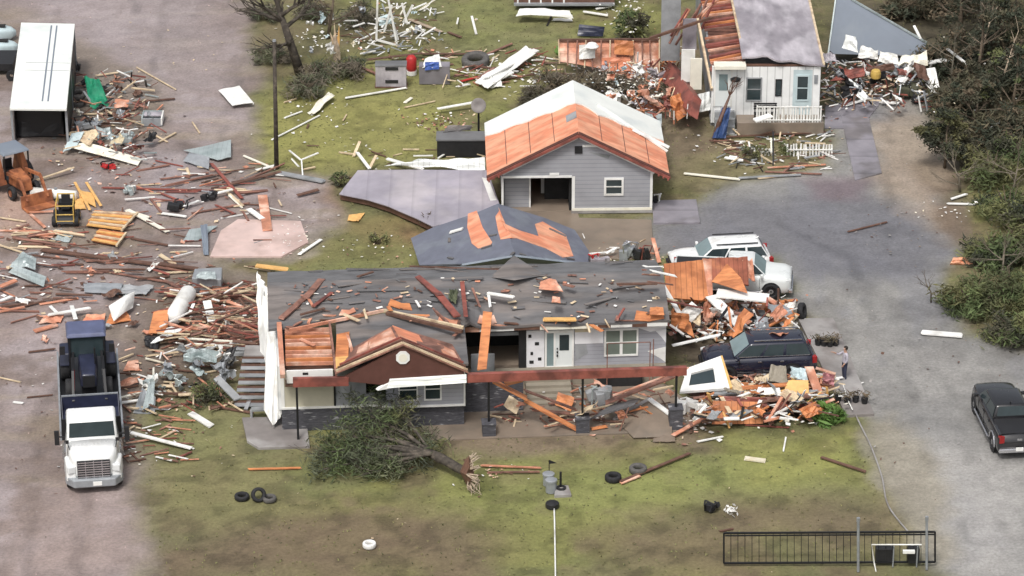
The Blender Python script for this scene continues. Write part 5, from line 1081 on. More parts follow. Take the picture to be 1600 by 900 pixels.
m.add([cc+Vector((-.35,0,0)), cc+Vector((.3,0,.1))]+ring, [(0, 2+t, 2+(t+1)%k_) for t in range(k_)]+[(1, 2+(t+1)%k_, 2+t) for t in range(k_)]); m.build('root_plate', 'soil', ft)
m = MB()
for _ in range(26):
    a = rnd.random()*6.28; p = cc+Vector((.05, math.cos(a)*.5, math.sin(a)*.5)); m.tube([p, p+Vector((rnd.uniform(-.1,.5), math.cos(a)*.35, math.sin(a)*.3+.05)), p+Vector((rnd.uniform(.1,.6), math.cos(a)*.7, math.sin(a)*.45-.1))], [.05, .03, .008], 4, cap=False)
m.build('roots', 'pale_bark', ft)
wt = thing('wrapped_tree', 'snapped thin tree wrapped in a blue tarp before the mobile home', 'tree', g(1118, 218))
m = MB(); a, b, c_ = g(1116, 216, .0), g(1124, 190, 1.0), g(1140, 150, 2.2); m.tube([a, b, c_], [.14, .12, .06], 7); tips = []
for _ in range(7): limbs(m, c_, Vector((rnd.uniform(-.3,.8), rnd.uniform(-.3,.3), 1)).normalized(), rnd.uniform(.5, .9), .03, 1, tips)
m.build('trunk', 'dark_wood', wt)
m = MB(); m.patch([g(1113, 216, .1), g(1134, 216, .1), g(1142, 168, 1.6), g(1128, 168, 1.6)], n=8, bulge=.2, wob=.2, th=.02); m.build('tarp', 'blue_tarp', wt)
# ------------------------------------------------------------------ poles, fences, gate, yard things
up = thing('utility_pole', 'tall dark wooden utility pole standing alone on the lawn', 'pole', g(432, 263))
m = MB(); a = g(432, 263); m.tube([a-Vector((0,0,.2)), a+Vector((.1,0,7.35))], [.13, .095], 10); m.build('shaft', 'dark_bark', up, smooth=True)
m = MB(); m.tube([a+Vector((.1,0,7.3)), a+Vector((.1,0,7.4))], [.105, .09], 10); m.build('cap', 'grey_metal', up)
gt = thing('metal_gate', 'long black barred gate standing alone at the lawn corner', 'gate', g(1296, 884))
Yg = g(1296, 884).y; gp = lambda x, y: gy(x, y, Yg)
m = MB(); c4 = [gp(1131, 880), gp(1461, 878), gp(1461, 831), gp(1131, 833)]
for q in range(4): m.beam(c4[q], c4[(q+1)%4], .075, .075, up=Vector((0,1,0)))
m.beam(gp(1133, 837), gp(1460, 835), .05, .05, up=Vector((0,1,0))); m.build('frame', 'black_metal', gt)
for k in range(1, 30):
    t = k/30; m = MB(); m.beam(c4[0].lerp(c4[1], t)+Vector((0,0,.04)), c4[3].lerp(c4[2], t)-Vector((0,0,.04)), .026, .026, up=Vector((0,1,0))); m.build('bar', 'black_metal', gt)
for x, y0, y1, lab, r_ in ((1341, 893, 815, 'grey steel post behind the middle of the black gate', .06), (1448, 890, 813, 'grey steel post with a dark cap near the hinge end of the gate', .055)):
    a = g(x, y0); b = gy(x, y1, a.y); m = MB(); m.tube([a, b], r_, 8); m.lathe([(0, 0), (r_*1.3, 0), (r_*1.3, .18), (0, .2)], b, 8); tag(m.build('steel_post', 'grey_metal'), lab, 'post', 'steel posts of the gate')
kb = thing('mailbox_stand', 'black twin boxes on a stand behind the end of the gate', 'letterbox', g(1405, 885))
for x0, x1, y0, y1 in ((1368, 1396, 884, 858), (1418, 1436, 886, 858)):
    a, b = g(x0, y0), g(x1, y0); zt = gy(x0, y1, a.y).z; m = MB(); m.span(a.x, b.x, a.y, a.y+.45, .15, max(.5, zt)); m.build('box', 'black_plastic', kb, bevel=.04)
m = MB(); a, b = g(1362, 889), g(1440, 889); m.tube([gy(1370, 899, a.y-.2), gy(1366, 880, a.y), gy(1362, 851, a.y), gy(1440, 851, a.y)], .03, 6); m.build('pipe_rail', 'white_paint', kb)
for x in (1395, 1432): m = MB(); a = g(x, 886); m.tube([a, Vector((a.x, a.y, 1.0))], .03, 6); m.build('leg', 'grey_metal', kb)
m = MB(); a = g(1420, 862, .9); m.box(a, (.5, .15, .12)); m.build('number_plate', 'white_paint', kb)
def picket(name, label, x0, x1, yb, yt, n, mt_, tilt=0.0, rail=True, Y=None):
    a, b = (g(x0, yb), g(x1, yb+tilt)) if Y is None else (gy(x0, yb, Y), gy(x1, yb+tilt, Y)); t = thing(name, label, 'fence', a.lerp(b, .5)); h = gy(x0, yt, a.y).z-a.z
    for k in range(n):
        p = a.lerp(b, k/(n-1))+Vector((rnd.uniform(-.02,.02), rnd.uniform(-.03,.03), 0)); m = MB(); m.beam(p, p+Vector((rnd.uniform(-.05,.05), rnd.uniform(-.05,.05), h*rnd.uniform(.93, 1.04))), .09, .03, up=Vector((0,1,0))); m.build('picket', mt_, t)
    for f_ in ((.55,) if rail == 1 else (.15, .97)):
        m = MB(); m.beam(a+Vector((0,-.03,h*f_)), b+Vector((0,-.03,h*f_)), .05, .06, up=Vector((0,1,0))); m.build('rail', mt_, t)
picket('picket_fence', 'short white picket fence left standing in the mobile home yard', 1230, 1300, 244, 225, 15, 'white_paint', 0, 1)
picket('picket_fence', 'leaning piece of white picket fence by the thin post', 1168, 1206, 242, 231, 8, 'white_paint', 1, 1)
picket('porch_railing', 'white baluster railing across the mobile home porch', 1182, 1282, 191, 166, 24, 'white_paint', 0, 2, MF.o.y-1.2)
zd = gy(1230, 192, MF.o.y-1.25).z; m = MB(); m.span(g(1150, 200).x, g(1284, 200).x, MF.o.y-1.3, MF.o.y-.05, 0, zd); tag(m.build('porch_deck', 'wet_concrete'), 'low dark porch deck in front of the mobile home', 'deck')
pf = thing('porch_furniture', 'dark slatted bench on the mobile home porch', 'bench', g(1195, 185, .35))
a = gy(1178, 190, MF.o.y-.9); b = gy(1214, 190, MF.o.y-.9)
for k in range(3): m = MB(); m.beam(a+Vector((0,.12*k,.45)), b+Vector((0,.12*k,.45)), .1, .04); m.build('seat_slat', 'black_metal', pf)
for k in range(3): m = MB(); m.beam(a+Vector((0,.45,.6+.14*k)), b+Vector((0,.45,.6+.14*k)), .03, .1); m.build('back_slat', 'black_metal', pf)
for t in (.05, .95):
    for dy in (.0, .4): m = MB(); p = a.lerp(b, t)+Vector((0,dy,0)); m.beam(p, p+Vector((0,0,.9 if dy else .45)), .05, .05, up=Vector((0,1,0))); m.build('leg', 'black_metal', pf)
def tyre(x, y, r_, wd, label, mt_='rubber', tilt=(0,0,0), z=None, group='loose tyres'):
    m = MB(); h = wd/2; m.lathe([(r_*.55, -h*.8), (r_*.62, -h), (r_*.92, -h), (r_, -h*.6), (r_, h*.6), (r_*.92, h), (r_*.62, h), (r_*.55, h*.8)], (0,0,0), 24, closed=True)
    o = m.build('tyre', mt_, smooth=True, origin=Vector((0,0,0))); o.location = g(x, y, (h if z is None else z)); o.rotation_euler = tilt; return tag(o, label, 'tyre', group)
tyre(577, 851, .29, .22, 'white painted tyre lying flat on the near lawn', 'white_paint')
tyre(378, 776, .33, .2, 'dark tyre lying left of the grey tyre on the lawn', 'rubber')
tyre(404, 773, .33, .24, 'black tyre propped upright between the two flat ones', 'rubber', (R(62), 0, R(20)), .28)
tyre(421, 779, .31, .2, 'dusty grey tyre lying nearest the fallen tree', 'grey_rubber')
tyre(958, 746, .37, .26, 'black tyre on the lawn left of the long pole', 'rubber')
tyre(997, 733, .40, .26, 'grey tyre resting on the long pole', 'grey_rubber')
tyre(743, 95, .82, .5, 'very large tractor tyre lying flat behind the garage', 'grey_rubber', (R(8), R(-4), 0))
tyre(1253, 486, .42, .26, 'black wheel leaning at the tail of the buried pickup', 'rubber', (R(80), 0, R(70)), .42)
tyre(122, 148, .45, .3, 'pale dusty tyre lying beside the carport wall, upper one', 'grey_rubber', (R(12), 0, 0), .5)
tyre(121, 160, .45, .3, 'pale dusty tyre lying beside the carport wall, lower one', 'grey_rubber', (R(10), 0, 0))
# satellite dish, trailer box, cabinets
sd_ = thing('satellite_dish', 'round grey satellite dish on a dark pole behind the garage', 'satellite dish', g(748, 222))
a = g(748, 222); m = MB(); m.tube([a, a+Vector((0,0,1.9))], .06, 8); m.build('pole', 'black_metal', sd_)
m = MB(); m.lathe([(0, .1), (.2, .07), (.4, -.02), (.42, -.03), (.4, -.05), (.2, .04), (0, .07)], (0,0,0), 18, 'Y'); m.v = [Matrix.Rotation(R(-20), 4, 'X') @ p+a+Vector((0,-.1,2.2)) for p in m.v]; m.build('dish', 'concrete', sd_, smooth=True)
bx = thing('storage_container', 'low dark grey flat topped container left of the garage', 'container', g(720, 246))
a, b = g(683, 246), g(760, 246); hz = gy(683, 220, a.y).z
m = MB(); m.span(a.x, b.x, a.y, a.y+1.15, 0, hz); m.build('body', 'grey_metal' if 0 else 'black_plastic', bx, bevel=.03)
m = MB(); m.span(a.x-.05, b.x+.05, a.y-.05, a.y+1.2, hz, hz+.08); m.build('lid', 'felt_light', bx)
m = MB()
m.patch([g(692, 207, hz+.1), g(735, 203, hz+.1), g(738, 196, hz+.4), g(700, 196, hz+.3)], n=4, bulge=.1, wob=.1); m.build('cover', 'felt', bx)
cb_ = thing('pale_cabinet', 'pale grey cabinet with two dark recessed handles standing in the scrap', 'cabinet', g(611, 137))
a, b = g(587, 137), g(635, 137); zt = gy(587, 104, a.y).z
m = MB(); m.span(a.x, b.x, a.y, a.y+.75, 0.05, zt); m.build('body', 'lilac_concrete' if 0 else 'white_ribbed' if 0 else 'pale_roof', cb_, bevel=.02)
m = MB(); m.span(a.x-.03, b.x+.03, a.y-.03, a.y+.8, zt, zt+.06); m.build('top', 'felt_light', cb_)
for yy in (105, 125): m = MB(); p, q = gy(602, yy, a.y), gy(622, yy, a.y); m.span(p.x, q.x, a.y-.04, a.y+.02, p.z-.18, p.z); m.build('handle', 'dark_void', cb_)
for y_ in (.1,): m = MB(); m.span(a.x-.05, b.x+.05, a.y-.05, a.y+.8, 0, .05); m.build('base', 'dark_wood', cb_)
cb2 = thing('storage_box', 'grey storage box with a blue and white sheet draped over it', 'box', g(680, 132)); a, b = g(655, 132), g(703, 132); zt = gy(655, 104, a.y).z
m = MB(); m.span(a.x, b.x, a.y, a.y+.8, 0, zt); m.build('body', 'lilac_concrete', cb2, bevel=.02)
m = MB(); m.patch([gy(660, 106, a.y-.06), gy(690, 104, a.y-.06), g(686, 84, zt+.1), g(664, 92, zt+.1)], n=6, bulge=.12, wob=.1); m.build('cloth', 'white_paint', cb2)
m = MB(); m.patch([gy(664, 110, a.y-.1), gy(686, 108, a.y-.1), gy(686, 97, a.y-.05), gy(664, 97, a.y-.05)], n=4, wob=.08); m.build('blue_cloth', 'blue_paint', cb2)
rb = thing('red_canister', 'red canister with a white base between the two grey boxes', 'canister', g(643, 116))
m = MB(); m.lathe([(0, .25), (.26, .25), (.3, .4), (.3, 1.0), (.18, 1.15), (0, 1.17)], g(643, 116), 14); m.build('tank', 'red_paint', rb, smooth=True)
m = MB(); m.lathe([(0, 0), (.3, 0), (.3, .24), (0, .24)], g(643, 116), 14); m.build('base', 'white_paint', rb)
# steps and skip at the house end
ws = thing('outdoor_steps', 'wide dark wooden steps with pale edges at the end of the house', 'steps', g(395, 645))
a, b = g(366, 640), g(425, 640)
for k in range(7):
    y_ = a.y+.36*k; z_ = .2+.2*k
    m = MB(); m.span(a.x+.04*k, b.x, y_, y_+.3, z_-.05, z_); m.build('tread', 'grey_board' if k % 2 else 'grey_metal', ws)
    m = MB(); m.span(a.x+.04*k, b.x, y_+.3, y_+.34, max(0, z_-.18), z_+.1); m.build('riser', 'dark_wood', ws)
m = MB(); m.span(a.x+.3, b.x+.1, a.y+2.6, a.y+3.7, 1.35, 1.5); m.build('landing', 'concrete', ws)
m = MB(); m.span(a.x+.3, b.x, a.y+2.7, a.y+3.6, 0, 1.34); m.build('support', 'dark_wood', ws)
m = MB(); m.beam(g(384, 640, .1), g(398, 605, .5), .18, .08, 'grey_board'); m.build('loose_tread', None, ws)
m = MB(); m.beam(g(421, 648, .05), g(421, 622, .1)+Vector((0,0,.7)), .08, .08, 'rust_beam'); m.beam(g(432, 645, .0), g(424, 610, .6), .07, .07, 'red_wood'); m.build('handrail', None, ws)
pb_ = thing('plant_box', 'narrow grey bench shaped planter in front of the wooden steps', 'planter', g(412, 655)); a, b = g(393, 655), g(424, 653)
m = MB(); m.beam(a+Vector((0,.1,.45)), b+Vector((0,.1,.45)), .35, .08); m.build('top', 'grey_board', pb_)
for p in (a, b): m = MB(); m.beam(p+Vector((0,.1,0)), p+Vector((0,.1,.42)), .1, .3, up=Vector((0,1,0))); m.build('leg', 'grey_board', pb_)
# tank lids in the lawn
sp = thing('septic_lid', 'square concrete lid with a black hole in the middle of the lawn', 'lid', g(880, 770))
m = MB(); m.prism([g(866, 774, .1), g(893, 773, .1), g(888, 758, .14), g(868, 758, .14)], (0,0,-.14)); m.build('slab', 'concrete', sp, bevel=.01)
m = MB(); m.lathe([(.1, .0), (.22, .0), (.22, .06), (.1, .06)], g(877, 763, .13), 12); m.build('rim', 'black_plastic', sp)
m = MB(); a = g(876, 761, .12); m.tube([a, a+Vector((0,0,.75))], .05, 7); m.build('vent_pipe', 'black_metal', sp)
for x, y, h, lab in ((857, 757, .55, 'grey riser pipe at the back of the concrete lid'), (861, 768, .6, 'grey drum beside the concrete lid, nearest the black cover')):
    m = MB(); m.lathe([(0, 0), (.24, 0), (.24, h-.08), (.27, h-.08), (.27, h), (.2, h+.03), (0, h+.03)], g(x, y), 16); tag(m.build('riser_drum', 'grey_metal'), lab, 'drum', 'drums beside the concrete lid')
m = MB(); m.lathe([(0, 0), (.3, 0), (.3, .2), (.1, .28), (0, .28)], g(863, 792), 10); tag(m.build('black_cover', 'black_plastic'), 'small black cover at the head of the white pipe', 'cover')
m = MB(); a = g(858, 750); m.tube([a, a+Vector((0,0,1.0))], .02, 5); m.add([a+Vector((0,0,.8)), a+Vector((.35,0,.85)), a+Vector((.02,0,1.0)), a+Vector((0,.03,.9))], [(0,1,2),(0,2,3),(0,3,1),(1,3,2)]); tag(m.build('marker_flag', 'black_metal'), 'thin marker stake with a small dark flag behind the drums', 'marker')
def cable(pts, r_, mt_, label, name='cable', cat='cable', z=.05):
    P = [g(x, y, z) for x, y in pts]; Q = []
    for q in range(len(P)-1):
        p0, p1, p2, p3 = P[max(q-1,0)], P[q], P[q+1], P[min(q+2, len(P)-1)]
        for t in np.linspace(0, 1, 7)[:-1]: Q.append(.5*((2*p1)+(p2-p0)*t+(2*p0-5*p1+4*p2-p3)*t*t+(3*p1-p0-3*p2+p3)*t**3))
    Q.append(P[-1]); m = MB(); m.tube(Q, r_, 6); return tag(m.build(name, mt_, smooth=True), label, cat)
cable([(866, 795), (867, 840), (868, 905)], .035, 'white_paint', 'straight white pipe running down the lawn from the black cover', 'white_pipe', 'pipe')
cable([(1327, 628), (1345, 665), (1362, 700), (1378, 745), (1388, 790), (1420, 832)], .04, 'concrete', 'long grey cable snaking along the lawn edge to the gate')
cable([(1195, 630), (1225, 640), (1250, 643), (1285, 643)], .05, 'white_paint', 'white flexible pipe curving out of the debris heap', 'white_pipe', 'pipe', .5)
cable([(1317, 600), (1325, 625), (1332, 640)], .03, 'white_paint', 'white cord hanging down beside the standing person', 'cord', 'cord', .3)
cable([(240, 575), (238, 600), (222, 612), (185, 622)], .06, 'cream_sheet', 'curved cream pipe bent round the orange boards by the truck', 'bent_pipe', 'pipe', .3)
cable([(1150, 262), (1158, 248), (1180, 253), (1192, 268)], .03, 'black_metal', 'black cable looped on the grass under the mobile home', 'cable', 'cable')
# ------------------------------------------------------------------ storm debris: every traced piece its own object
# boards: x0, y0, x1, y1 (photo pixels), material, width, z0, z1, label
for x0, y0, x1, y1, mt_, wd, z0, z1, lab in (
 (65,390,300,420,'dark_wood',.32,.12,.12,'very long dark timber lying across the muddy yard above the grey metal sheets'),
 (205,372,262,383,'dark_wood',.16,.06,.06,'dark end piece of timber below the slatted orange panel'),
 (250,412,308,420,'dark_wood',.3,.2,.3,'dark beam end stacked on the tip of the long timber'),
 (75,492,140,481,'white_paint',.22,.25,.35,'white board lying behind the blue tractor cab'),
 (112,478,118,498,'white_paint',.2,.1,.5,'short white stake standing behind the tractor cab'),
 (78,478,90,490,'white_paint',.16,.1,.1,'short white board left of the tractor cab'),
 (45,550,85,545,'dark_wood',.12,.05,.08,'thin dark stick left of the blue tractor wheel'),
 (55,517,90,507,'coral_wood',.3,.08,.1,'torn orange strip on the mud left of the tractor'),
 (0,590,32,597,'pale_wood',.07,.04,.04,'thin stick at the picture edge left of the truck'),
 (20,628,36,630,'white_paint',.14,.04,.04,'small white scrap lying left of the flatbed truck'),
 (42,621,82,617,'dark_wood',.08,.05,.05,'dark stick touching the flatbed truck side'),
 (205,676,298,700,'white_paint',.22,.3,.12,'long white board sloping down to the lawn beside the white truck cab'),
 (297,645,331,666,'white_paint',.34,.06,.06,'pale green white plank lying alone on the grass'),
 (228,560,272,571,'cream_sheet',.1,.12,.12,'cream batten on the grass by the heap of splinters'),
 (184,630,224,624,'white_paint',.16,.15,.15,'white board tucked behind the bent grey sheet'),
 (252,640,345,617,'dark_wood',.14,.06,.1,'long dark board on the grass left of the steps'),
 (330,634,395,645,'dark_wood',.16,.06,.06,'dark board lying at the foot of the wooden steps'),
 (280,617,345,612,'pale_wood',.22,.2,.2,'pale plank on the grass above the green shrub'),
 (338,590,372,624,'grey_board',.4,.9,.4,'grey board propped against the wooden steps'),
 (302,612,302,632,'pale_wood',.07,0,.8,'thin pale stake standing near the green shrub'),
 (280,528,372,534,'cream_sheet',.14,.5,.4,'long cream batten crossing the lumber heap'),
 (300,537,362,541,'cream_sheet',.12,.3,.3,'second cream batten just below the longest one'),
 (310,522,340,527,'pale_wood',.12,.55,.5,'short pale batten high in the lumber heap'),
 (323,470,331,503,'white_paint',.4,.5,.35,'broad white board standing out in the lumber heap'),
 (297,488,303,474,'white_paint',.16,.3,.6,'slim white board beside the white tank'),
 (317,552,336,538,'white_paint',.34,.4,.5,'tilted white panel strip over the lumber heap'),
 (348,507,340,520,'pale_wood',.1,.5,.6,'short pale stick at the middle of the lumber heap'),
 (400,415,450,421,'yellow_wood',.35,.3,.3,'rotten yellow board on the corner of the felt roof'),
 (250,398,272,412,'pale_wood',.24,.08,.06,'short pale board near the end of the long dark timber'),
 (265,394,292,393,'pale_wood',.1,.06,.06,'thin pale lath beside the pink slab'),
 (247,427,318,423,'pale_wood',.14,.08,.08,'pale batten behind the grey dented box'),
 (165,424,270,442,'red_wood',.14,.06,.08,'long reddish board running towards the grey dented box'),
 (255,437,300,460,'red_wood',.16,.1,.12,'reddish board just left of the grey dented box'),
 (330,255,378,310,'rust_beam',.18,.15,.1,'dark red beam lying across the wet track, top of the pair'),
 (360,288,440,268,'dark_wood',.22,.14,.14,'dark beam pointing from the wet track to the utility pole'),
 (355,300,380,322,'pale_wood',.16,.1,.08,'pale broken board near the red beams'),
 (160,293,340,298,'rust_beam',.14,.06,.06,'long thin dark red pipe across the yard'),
 (250,280,325,270,'red_wood',.12,.06,.08,'reddish batten above the long thin pipe'),
 (300,333,390,317,'red_wood',.14,.06,.06,'reddish batten left of the white curved strip'),
 (235,310,252,332,'red_wood',.12,.06,.06,'short reddish batten left of the black machine parts'),
 (318,307,362,296,'white_paint',.18,.25,.3,'white splintered pole over the black scrap'),
 (358,305,378,324,'cream_sheet',.12,.1,.06,'cream batten right of the black scrap'),
 (288,322,312,313,'white_paint',.14,.2,.24,'short white pole between the two black scrap pieces'),
 (252,333,290,338,'white_paint',.18,.1,.1,'white pipe piece below the black scrap'),
 (410,305,418,360,'coral_wood',.5,.12,.12,'broad salmon board standing across the pink slab'),
 (388,326,410,342,'white_paint',.3,.25,.15,'white curved strip left of the salmon board'),
 (468,397,502,374,'white_paint',.18,.08,.08,'white board sticking off the pink slab rubble'),
 (465,305,498,296,'dark_wood',.24,.1,.15,'short dark red beam on the red soil'),
 (400,266,432,258,'white_paint',.2,.08,.08,'white board left of the utility pole foot'),
 (380,243,430,264,'cream_sheet',.14,.08,.06,'cream board crossing towards the utility pole'),
 (430,272,470,276,'white_paint',.2,.08,.08,'white plastic strip right of the utility pole foot'),
 (436,270,505,283,'grey_board',.4,.1,.1,'grey crumpled strip lying right of the pole'),
 (452,235,470,250,'white_paint',.1,.3,.3,'left arm of the white v shaped frame on the lawn'),
 (470,250,497,239,'white_paint',.1,.3,.5,'right arm of the white v shaped frame on the lawn'),
 (471,250,473,275,'white_paint',.07,.3,.05,'white upright stem under the v shaped frame'),
 (553,243,562,222,'pale_wood',.16,.1,.6,'first of three pale boards sticking up behind the lilac roof'),
 (558,238,577,263,'white_paint',.18,.5,.2,'second pale board crossing behind the lilac roof'),
 (578,262,588,243,'pale_wood',.16,.2,.6,'third pale board standing behind the lilac roof edge'),
 (605,248,660,264,'white_paint',.26,.3,.4,'long white board lying on the edge of the lilac roof'),
 (425,218,500,180,'white_paint',.09,.06,.06,'long thin white pole on the lawn by the torn sheet'),
 (445,184,472,174,'white_paint',.1,.06,.06,'thin white rod left of the torn white sheet'),
 (540,153,635,137,'white_paint',.16,.1,.1,'long white pole below the pale cabinet'),
 (543,97,660,83,'dark_wood',.22,.25,.3,'long curved grey trunk piece behind the pale cabinet'),
 (548,98,588,115,'red_wood',.2,.2,.1,'reddish board left of the pale cabinet'),
 (660,84,745,84,'dark_wood',.16,.1,.1,'dark timber lying behind the grey boxes'),
 (640,30,690,50,'pale_bark',.24,.15,.12,'fallen limb on the far grass'),
 (700,50,720,58,'dark_wood',.18,.08,.08,'dark rotten branch on the far grass'),
 (716,28,714,37,'white_paint',.1,.05,.4,'small white stake on the far grass'),
 (737,25,744,53,'white_paint',.14,.05,.05,'white splinter lying on the far grass'),
 (684,170,740,160,'white_paint',.22,.3,.4,'white board running up to the satellite dish'),
 (632,168,680,158,'pale_wood',.08,.06,.06,'thin pale lath on the grass left of the dish'),
 (633,160,643,153,'cream_sheet',.2,.06,.06,'small yellowish scrap on the lawn below the boxes'),
 (765,130,800,112,'white_paint',.4,.2,.4,'white plank in the white wreckage right of the big tyre'),
 (758,120,838,78,'white_paint',.45,.5,.5,'long white gutter in the white wreckage behind the garage'),
 (720,127,755,118,'red_paint',.16,.1,.1,'red splinter at the tip of the white wreckage'),
 (760,85,800,68,'red_wood',.16,.1,.1,'reddish batten above the big tyre'),
 (855,40,862,24,'black_metal',.1,.0,.1,'thin black stick by the long trailer'),
 (912,18,950,24,'white_paint',.22,.15,.15,'white fence rail on the far grass'),
 (930,14,955,10,'white_paint',.14,.15,.15,'second white rail just above the far grass rail'),
 (1070,271,1155,280,'cream_sheet',.2,.08,.08,'long pale pole on the grass between garage and mobile home'),
 (1155,278,1250,273,'grey_board',.18,.1,.08,'grey pole at the end of the long pale one'),
 (1200,262,1290,257,'coral_wood',.12,.1,.1,'salmon batten on the wet ground under the picket fence, upper one'),
 (1195,268,1285,272,'red_wood',.12,.08,.08,'reddish batten under the picket fence, middle one'),
 (1185,279,1245,272,'pale_wood',.12,.06,.06,'pale batten under the picket fence, lowest one'),
 (1225,268,1240,257,'red_wood',.12,.15,.2,'short reddish batten crossing the salmon one'),
 (1205,240,1205,216,'cream_sheet',.08,.02,.7,'thin cream stake standing in the mobile home yard'),
 (1208,258,1208,205,'black_metal',.08,.02,1.2,'thin dark post in the mobile home yard'),
 (1180,188,1205,180,'white_paint',.5,1.3,1.5,'white board leaning on the porch railing'),
 (1130,214,1290,206,'dark_wood',.14,.1,.12,'long dark fence rail fallen before the mobile home'),
 (1320,165,1360,153,'white_paint',.22,.12,.2,'white pole on the pad beside the mobile home'),
 (1378,159,1405,161,'white_paint',.25,.2,.2,'short white post below the white wreckage'),
 (1450,98,1486,92,'white_paint',.4,1.0,1.0,'white boxed beam jutting out of the white wreckage'),
 (1480,76,1512,101,'white_paint',.18,1.5,1.3,'white pole hanging at the edge of the dark wood'),
 (1428,40,1438,60,'white_paint',.16,1.8,1.4,'white splinter on the slope above the slate panel'),
 (1545,202,1582,178,'white_paint',.12,.9,1.0,'pale rod lying in the bushes at the picture edge'),
 (1480,318,1524,319,'white_paint',.16,.06,.06,'white board lying by the green bushes, lower one'),
 (1486,311,1510,303,'white_paint',.16,.1,.12,'white board lying by the green bushes, upper one'),
 (1440,519,1503,524,'white_paint',.42,.08,.08,'bright white plank lying alone on the gravel road'),
 (1325,362,1385,347,'dark_wood',.12,.05,.05,'dark branch lying on the wet drive'),
 (1283,714,1353,737,'dark_wood',.16,.08,.08,'dark log lying on the lawn near the grey cable'),
 (1228,683,1224,705,'white_paint',.07,.05,.05,'thin white stick on the lawn below the heap'),
 (970,752,1078,708,'dark_wood',.16,.1,.12,'long dark pole under the grey tyre'),
 (970,755,1000,743,'coral_wood',.16,.06,.1,'short orange stick at the end of the long dark pole'),
 (388,733,470,731,'orange_wood',.12,.06,.06,'thin orange lath left of the fallen tree'),
 (752,727,845,731,'coral_wood',.1,.08,.08,'salmon lath right of the root plate, upper one'),
 (762,738,842,737,'red_wood',.1,.08,.08,'reddish lath right of the root plate, lower one'),
 (610,738,645,731,'rust_beam',.1,.1,.1,'dark red lath under the fallen crown'),
 (1165,716,1195,720,'cream_sheet',.3,.04,.04,'pale flat scrap on the lawn'),
 (1125,830,1145,826,'dark_wood',.1,.04,.04,'small dark stick in the grass left of the gate'),
 (762,487,753,577,'orange_wood',.42,4.1,2.7,'broad orange plank standing on the porch beam against the felt roof'),
 (762,458,802,464,'white_paint',.24,4.35,4.3,'white gutter arm lying on the felt roof'),
 (763,458,766,480,'white_paint',.12,4.35,4.0,'white gutter stub joining the orange plank'),
 (652,432,688,462,'rust_beam',.3,4.5,4.5,'wide red beam slanting down the felt roof, upper half'),
 (684,458,714,494,'rust_beam',.34,4.5,4.2,'wide red beam slanting down the felt roof, lower half'),
 (722,440,728,495,'rust_beam',.2,4.6,4.1,'upright red beam on the felt roof right of the slanting one'),
 (738,450,750,480,'red_wood',.1,4.5,4.2,'thin reddish stick on the felt roof'),
 (440,497,480,462,'red_wood',.3,4.1,4.35,'reddish rafter on the left end of the felt roof'),
 (478,465,503,436,'red_wood',.34,4.4,4.5,'reddish rafter forked over the ridge line'),
 (478,460,490,480,'coral_wood',.12,4.4,4.2,'short salmon brace under the forked rafter'),
 (490,478,520,456,'rust_beam',.18,4.3,4.4,'dark rafter right of the salmon brace'),
 (428,455,450,460,'coral_wood',.14,4.3,4.3,'salmon stick at the broken left end of the roof'),
 (468,492,506,482,'dark_wood',.14,4.2,4.25,'dark strip lying on the felt above the torn edge'),
 (560,432,582,425,'dark_wood',.14,4.5,4.4,'dark strip crossing the roof ridge'),
 (650,470,656,480,'white_paint',.1,4.4,4.3,'small pale scrap on the felt roof'),
 (880,444,897,448,'red_wood',.2,4.5,4.45,'reddish splinter on the ridge right of the orange patch'),
 (964,444,1028,443,'dark_wood',.2,4.5,4.5,'dark cap board along the right end of the ridge'),
 (965,498,975,482,'rust_beam',.1,3.7,3.9,'thin red stick near the roof edge over the double window'),
 (850,499,900,499,'yellow_wood',.3,3.5,3.5,'bright yellow plank lying along the eave above the door'),
 (640,416,860,424,'dark_wood',.1,4.0,4.0,'long thin dark lath on the rear edge of the felt roof'),
 (470,530,492,540,'coral_wood',.2,3.7,3.65,'salmon offcut lying on the bare joists'),
 (770,595,822,622,'orange_wood',.5,2.5,1.5,'broad orange board sliding off the porch beam'),
 (820,625,900,670,'orange_wood',.3,1.3,.15,'long orange timber leaning down to the patio'),
 (820,610,900,640,'red_wood',.24,1.6,.4,'reddish timber above the long orange one'),
 (830,640,908,648,'red_wood',.24,.8,.2,'reddish timber at the foot of the porch steps'),
 (790,598,815,592,'orange_wood',.5,2.4,2.5,'ragged orange sheet under the porch beam'),
 (945,630,1060,585,'red_wood',.34,.9,2.3,'long red rafter leaning up to the porch beam end'),
 (958,618,1075,575,'coral_wood',.14,1.1,2.5,'thin salmon batten above the long leaning red rafter'),
 (875,650,960,632,'pale_wood',.1,.3,.5,'pale lath across the patio behind the middle pier'),
 (925,655,985,661,'dark_wood',.14,.15,.15,'dark board on the patio right of the middle pier'),
 (985,660,1012,660,'black_metal',.1,.12,.2,'black rod on the patio before the small gable piece'),
 (925,670,948,666,'orange_wood',.2,.12,.15,'orange offcut on the patio beside the middle pier'),
 (1052,680,1115,645,'coral_wood',.22,.1,.4,'salmon beam at the front edge of the debris heap'),
 (1165,664,1232,668,'rust_beam',.08,.05,.05,'thin dark rod on the grass in front of the heap'),
 (1090,690,1130,682,'white_paint',.1,.06,.06,'white stick on the grass in front of the heap'),
 (1264,574,1280,617,'coral_wood',.42,1.3,.5,'salmon post standing at the tail of the navy suv'),
 (1275,575,1305,584,'coral_wood',.2,1.3,1.0,'salmon crosspiece joined to the standing salmon post'),
 (1100,640,1175,612,'white_paint',.14,.5,.9,'white rod across the front of the heap'),
 (1115,615,1280,612,'grey_board',.3,.7,.7,'long grey board lying along the top of the front heap'),
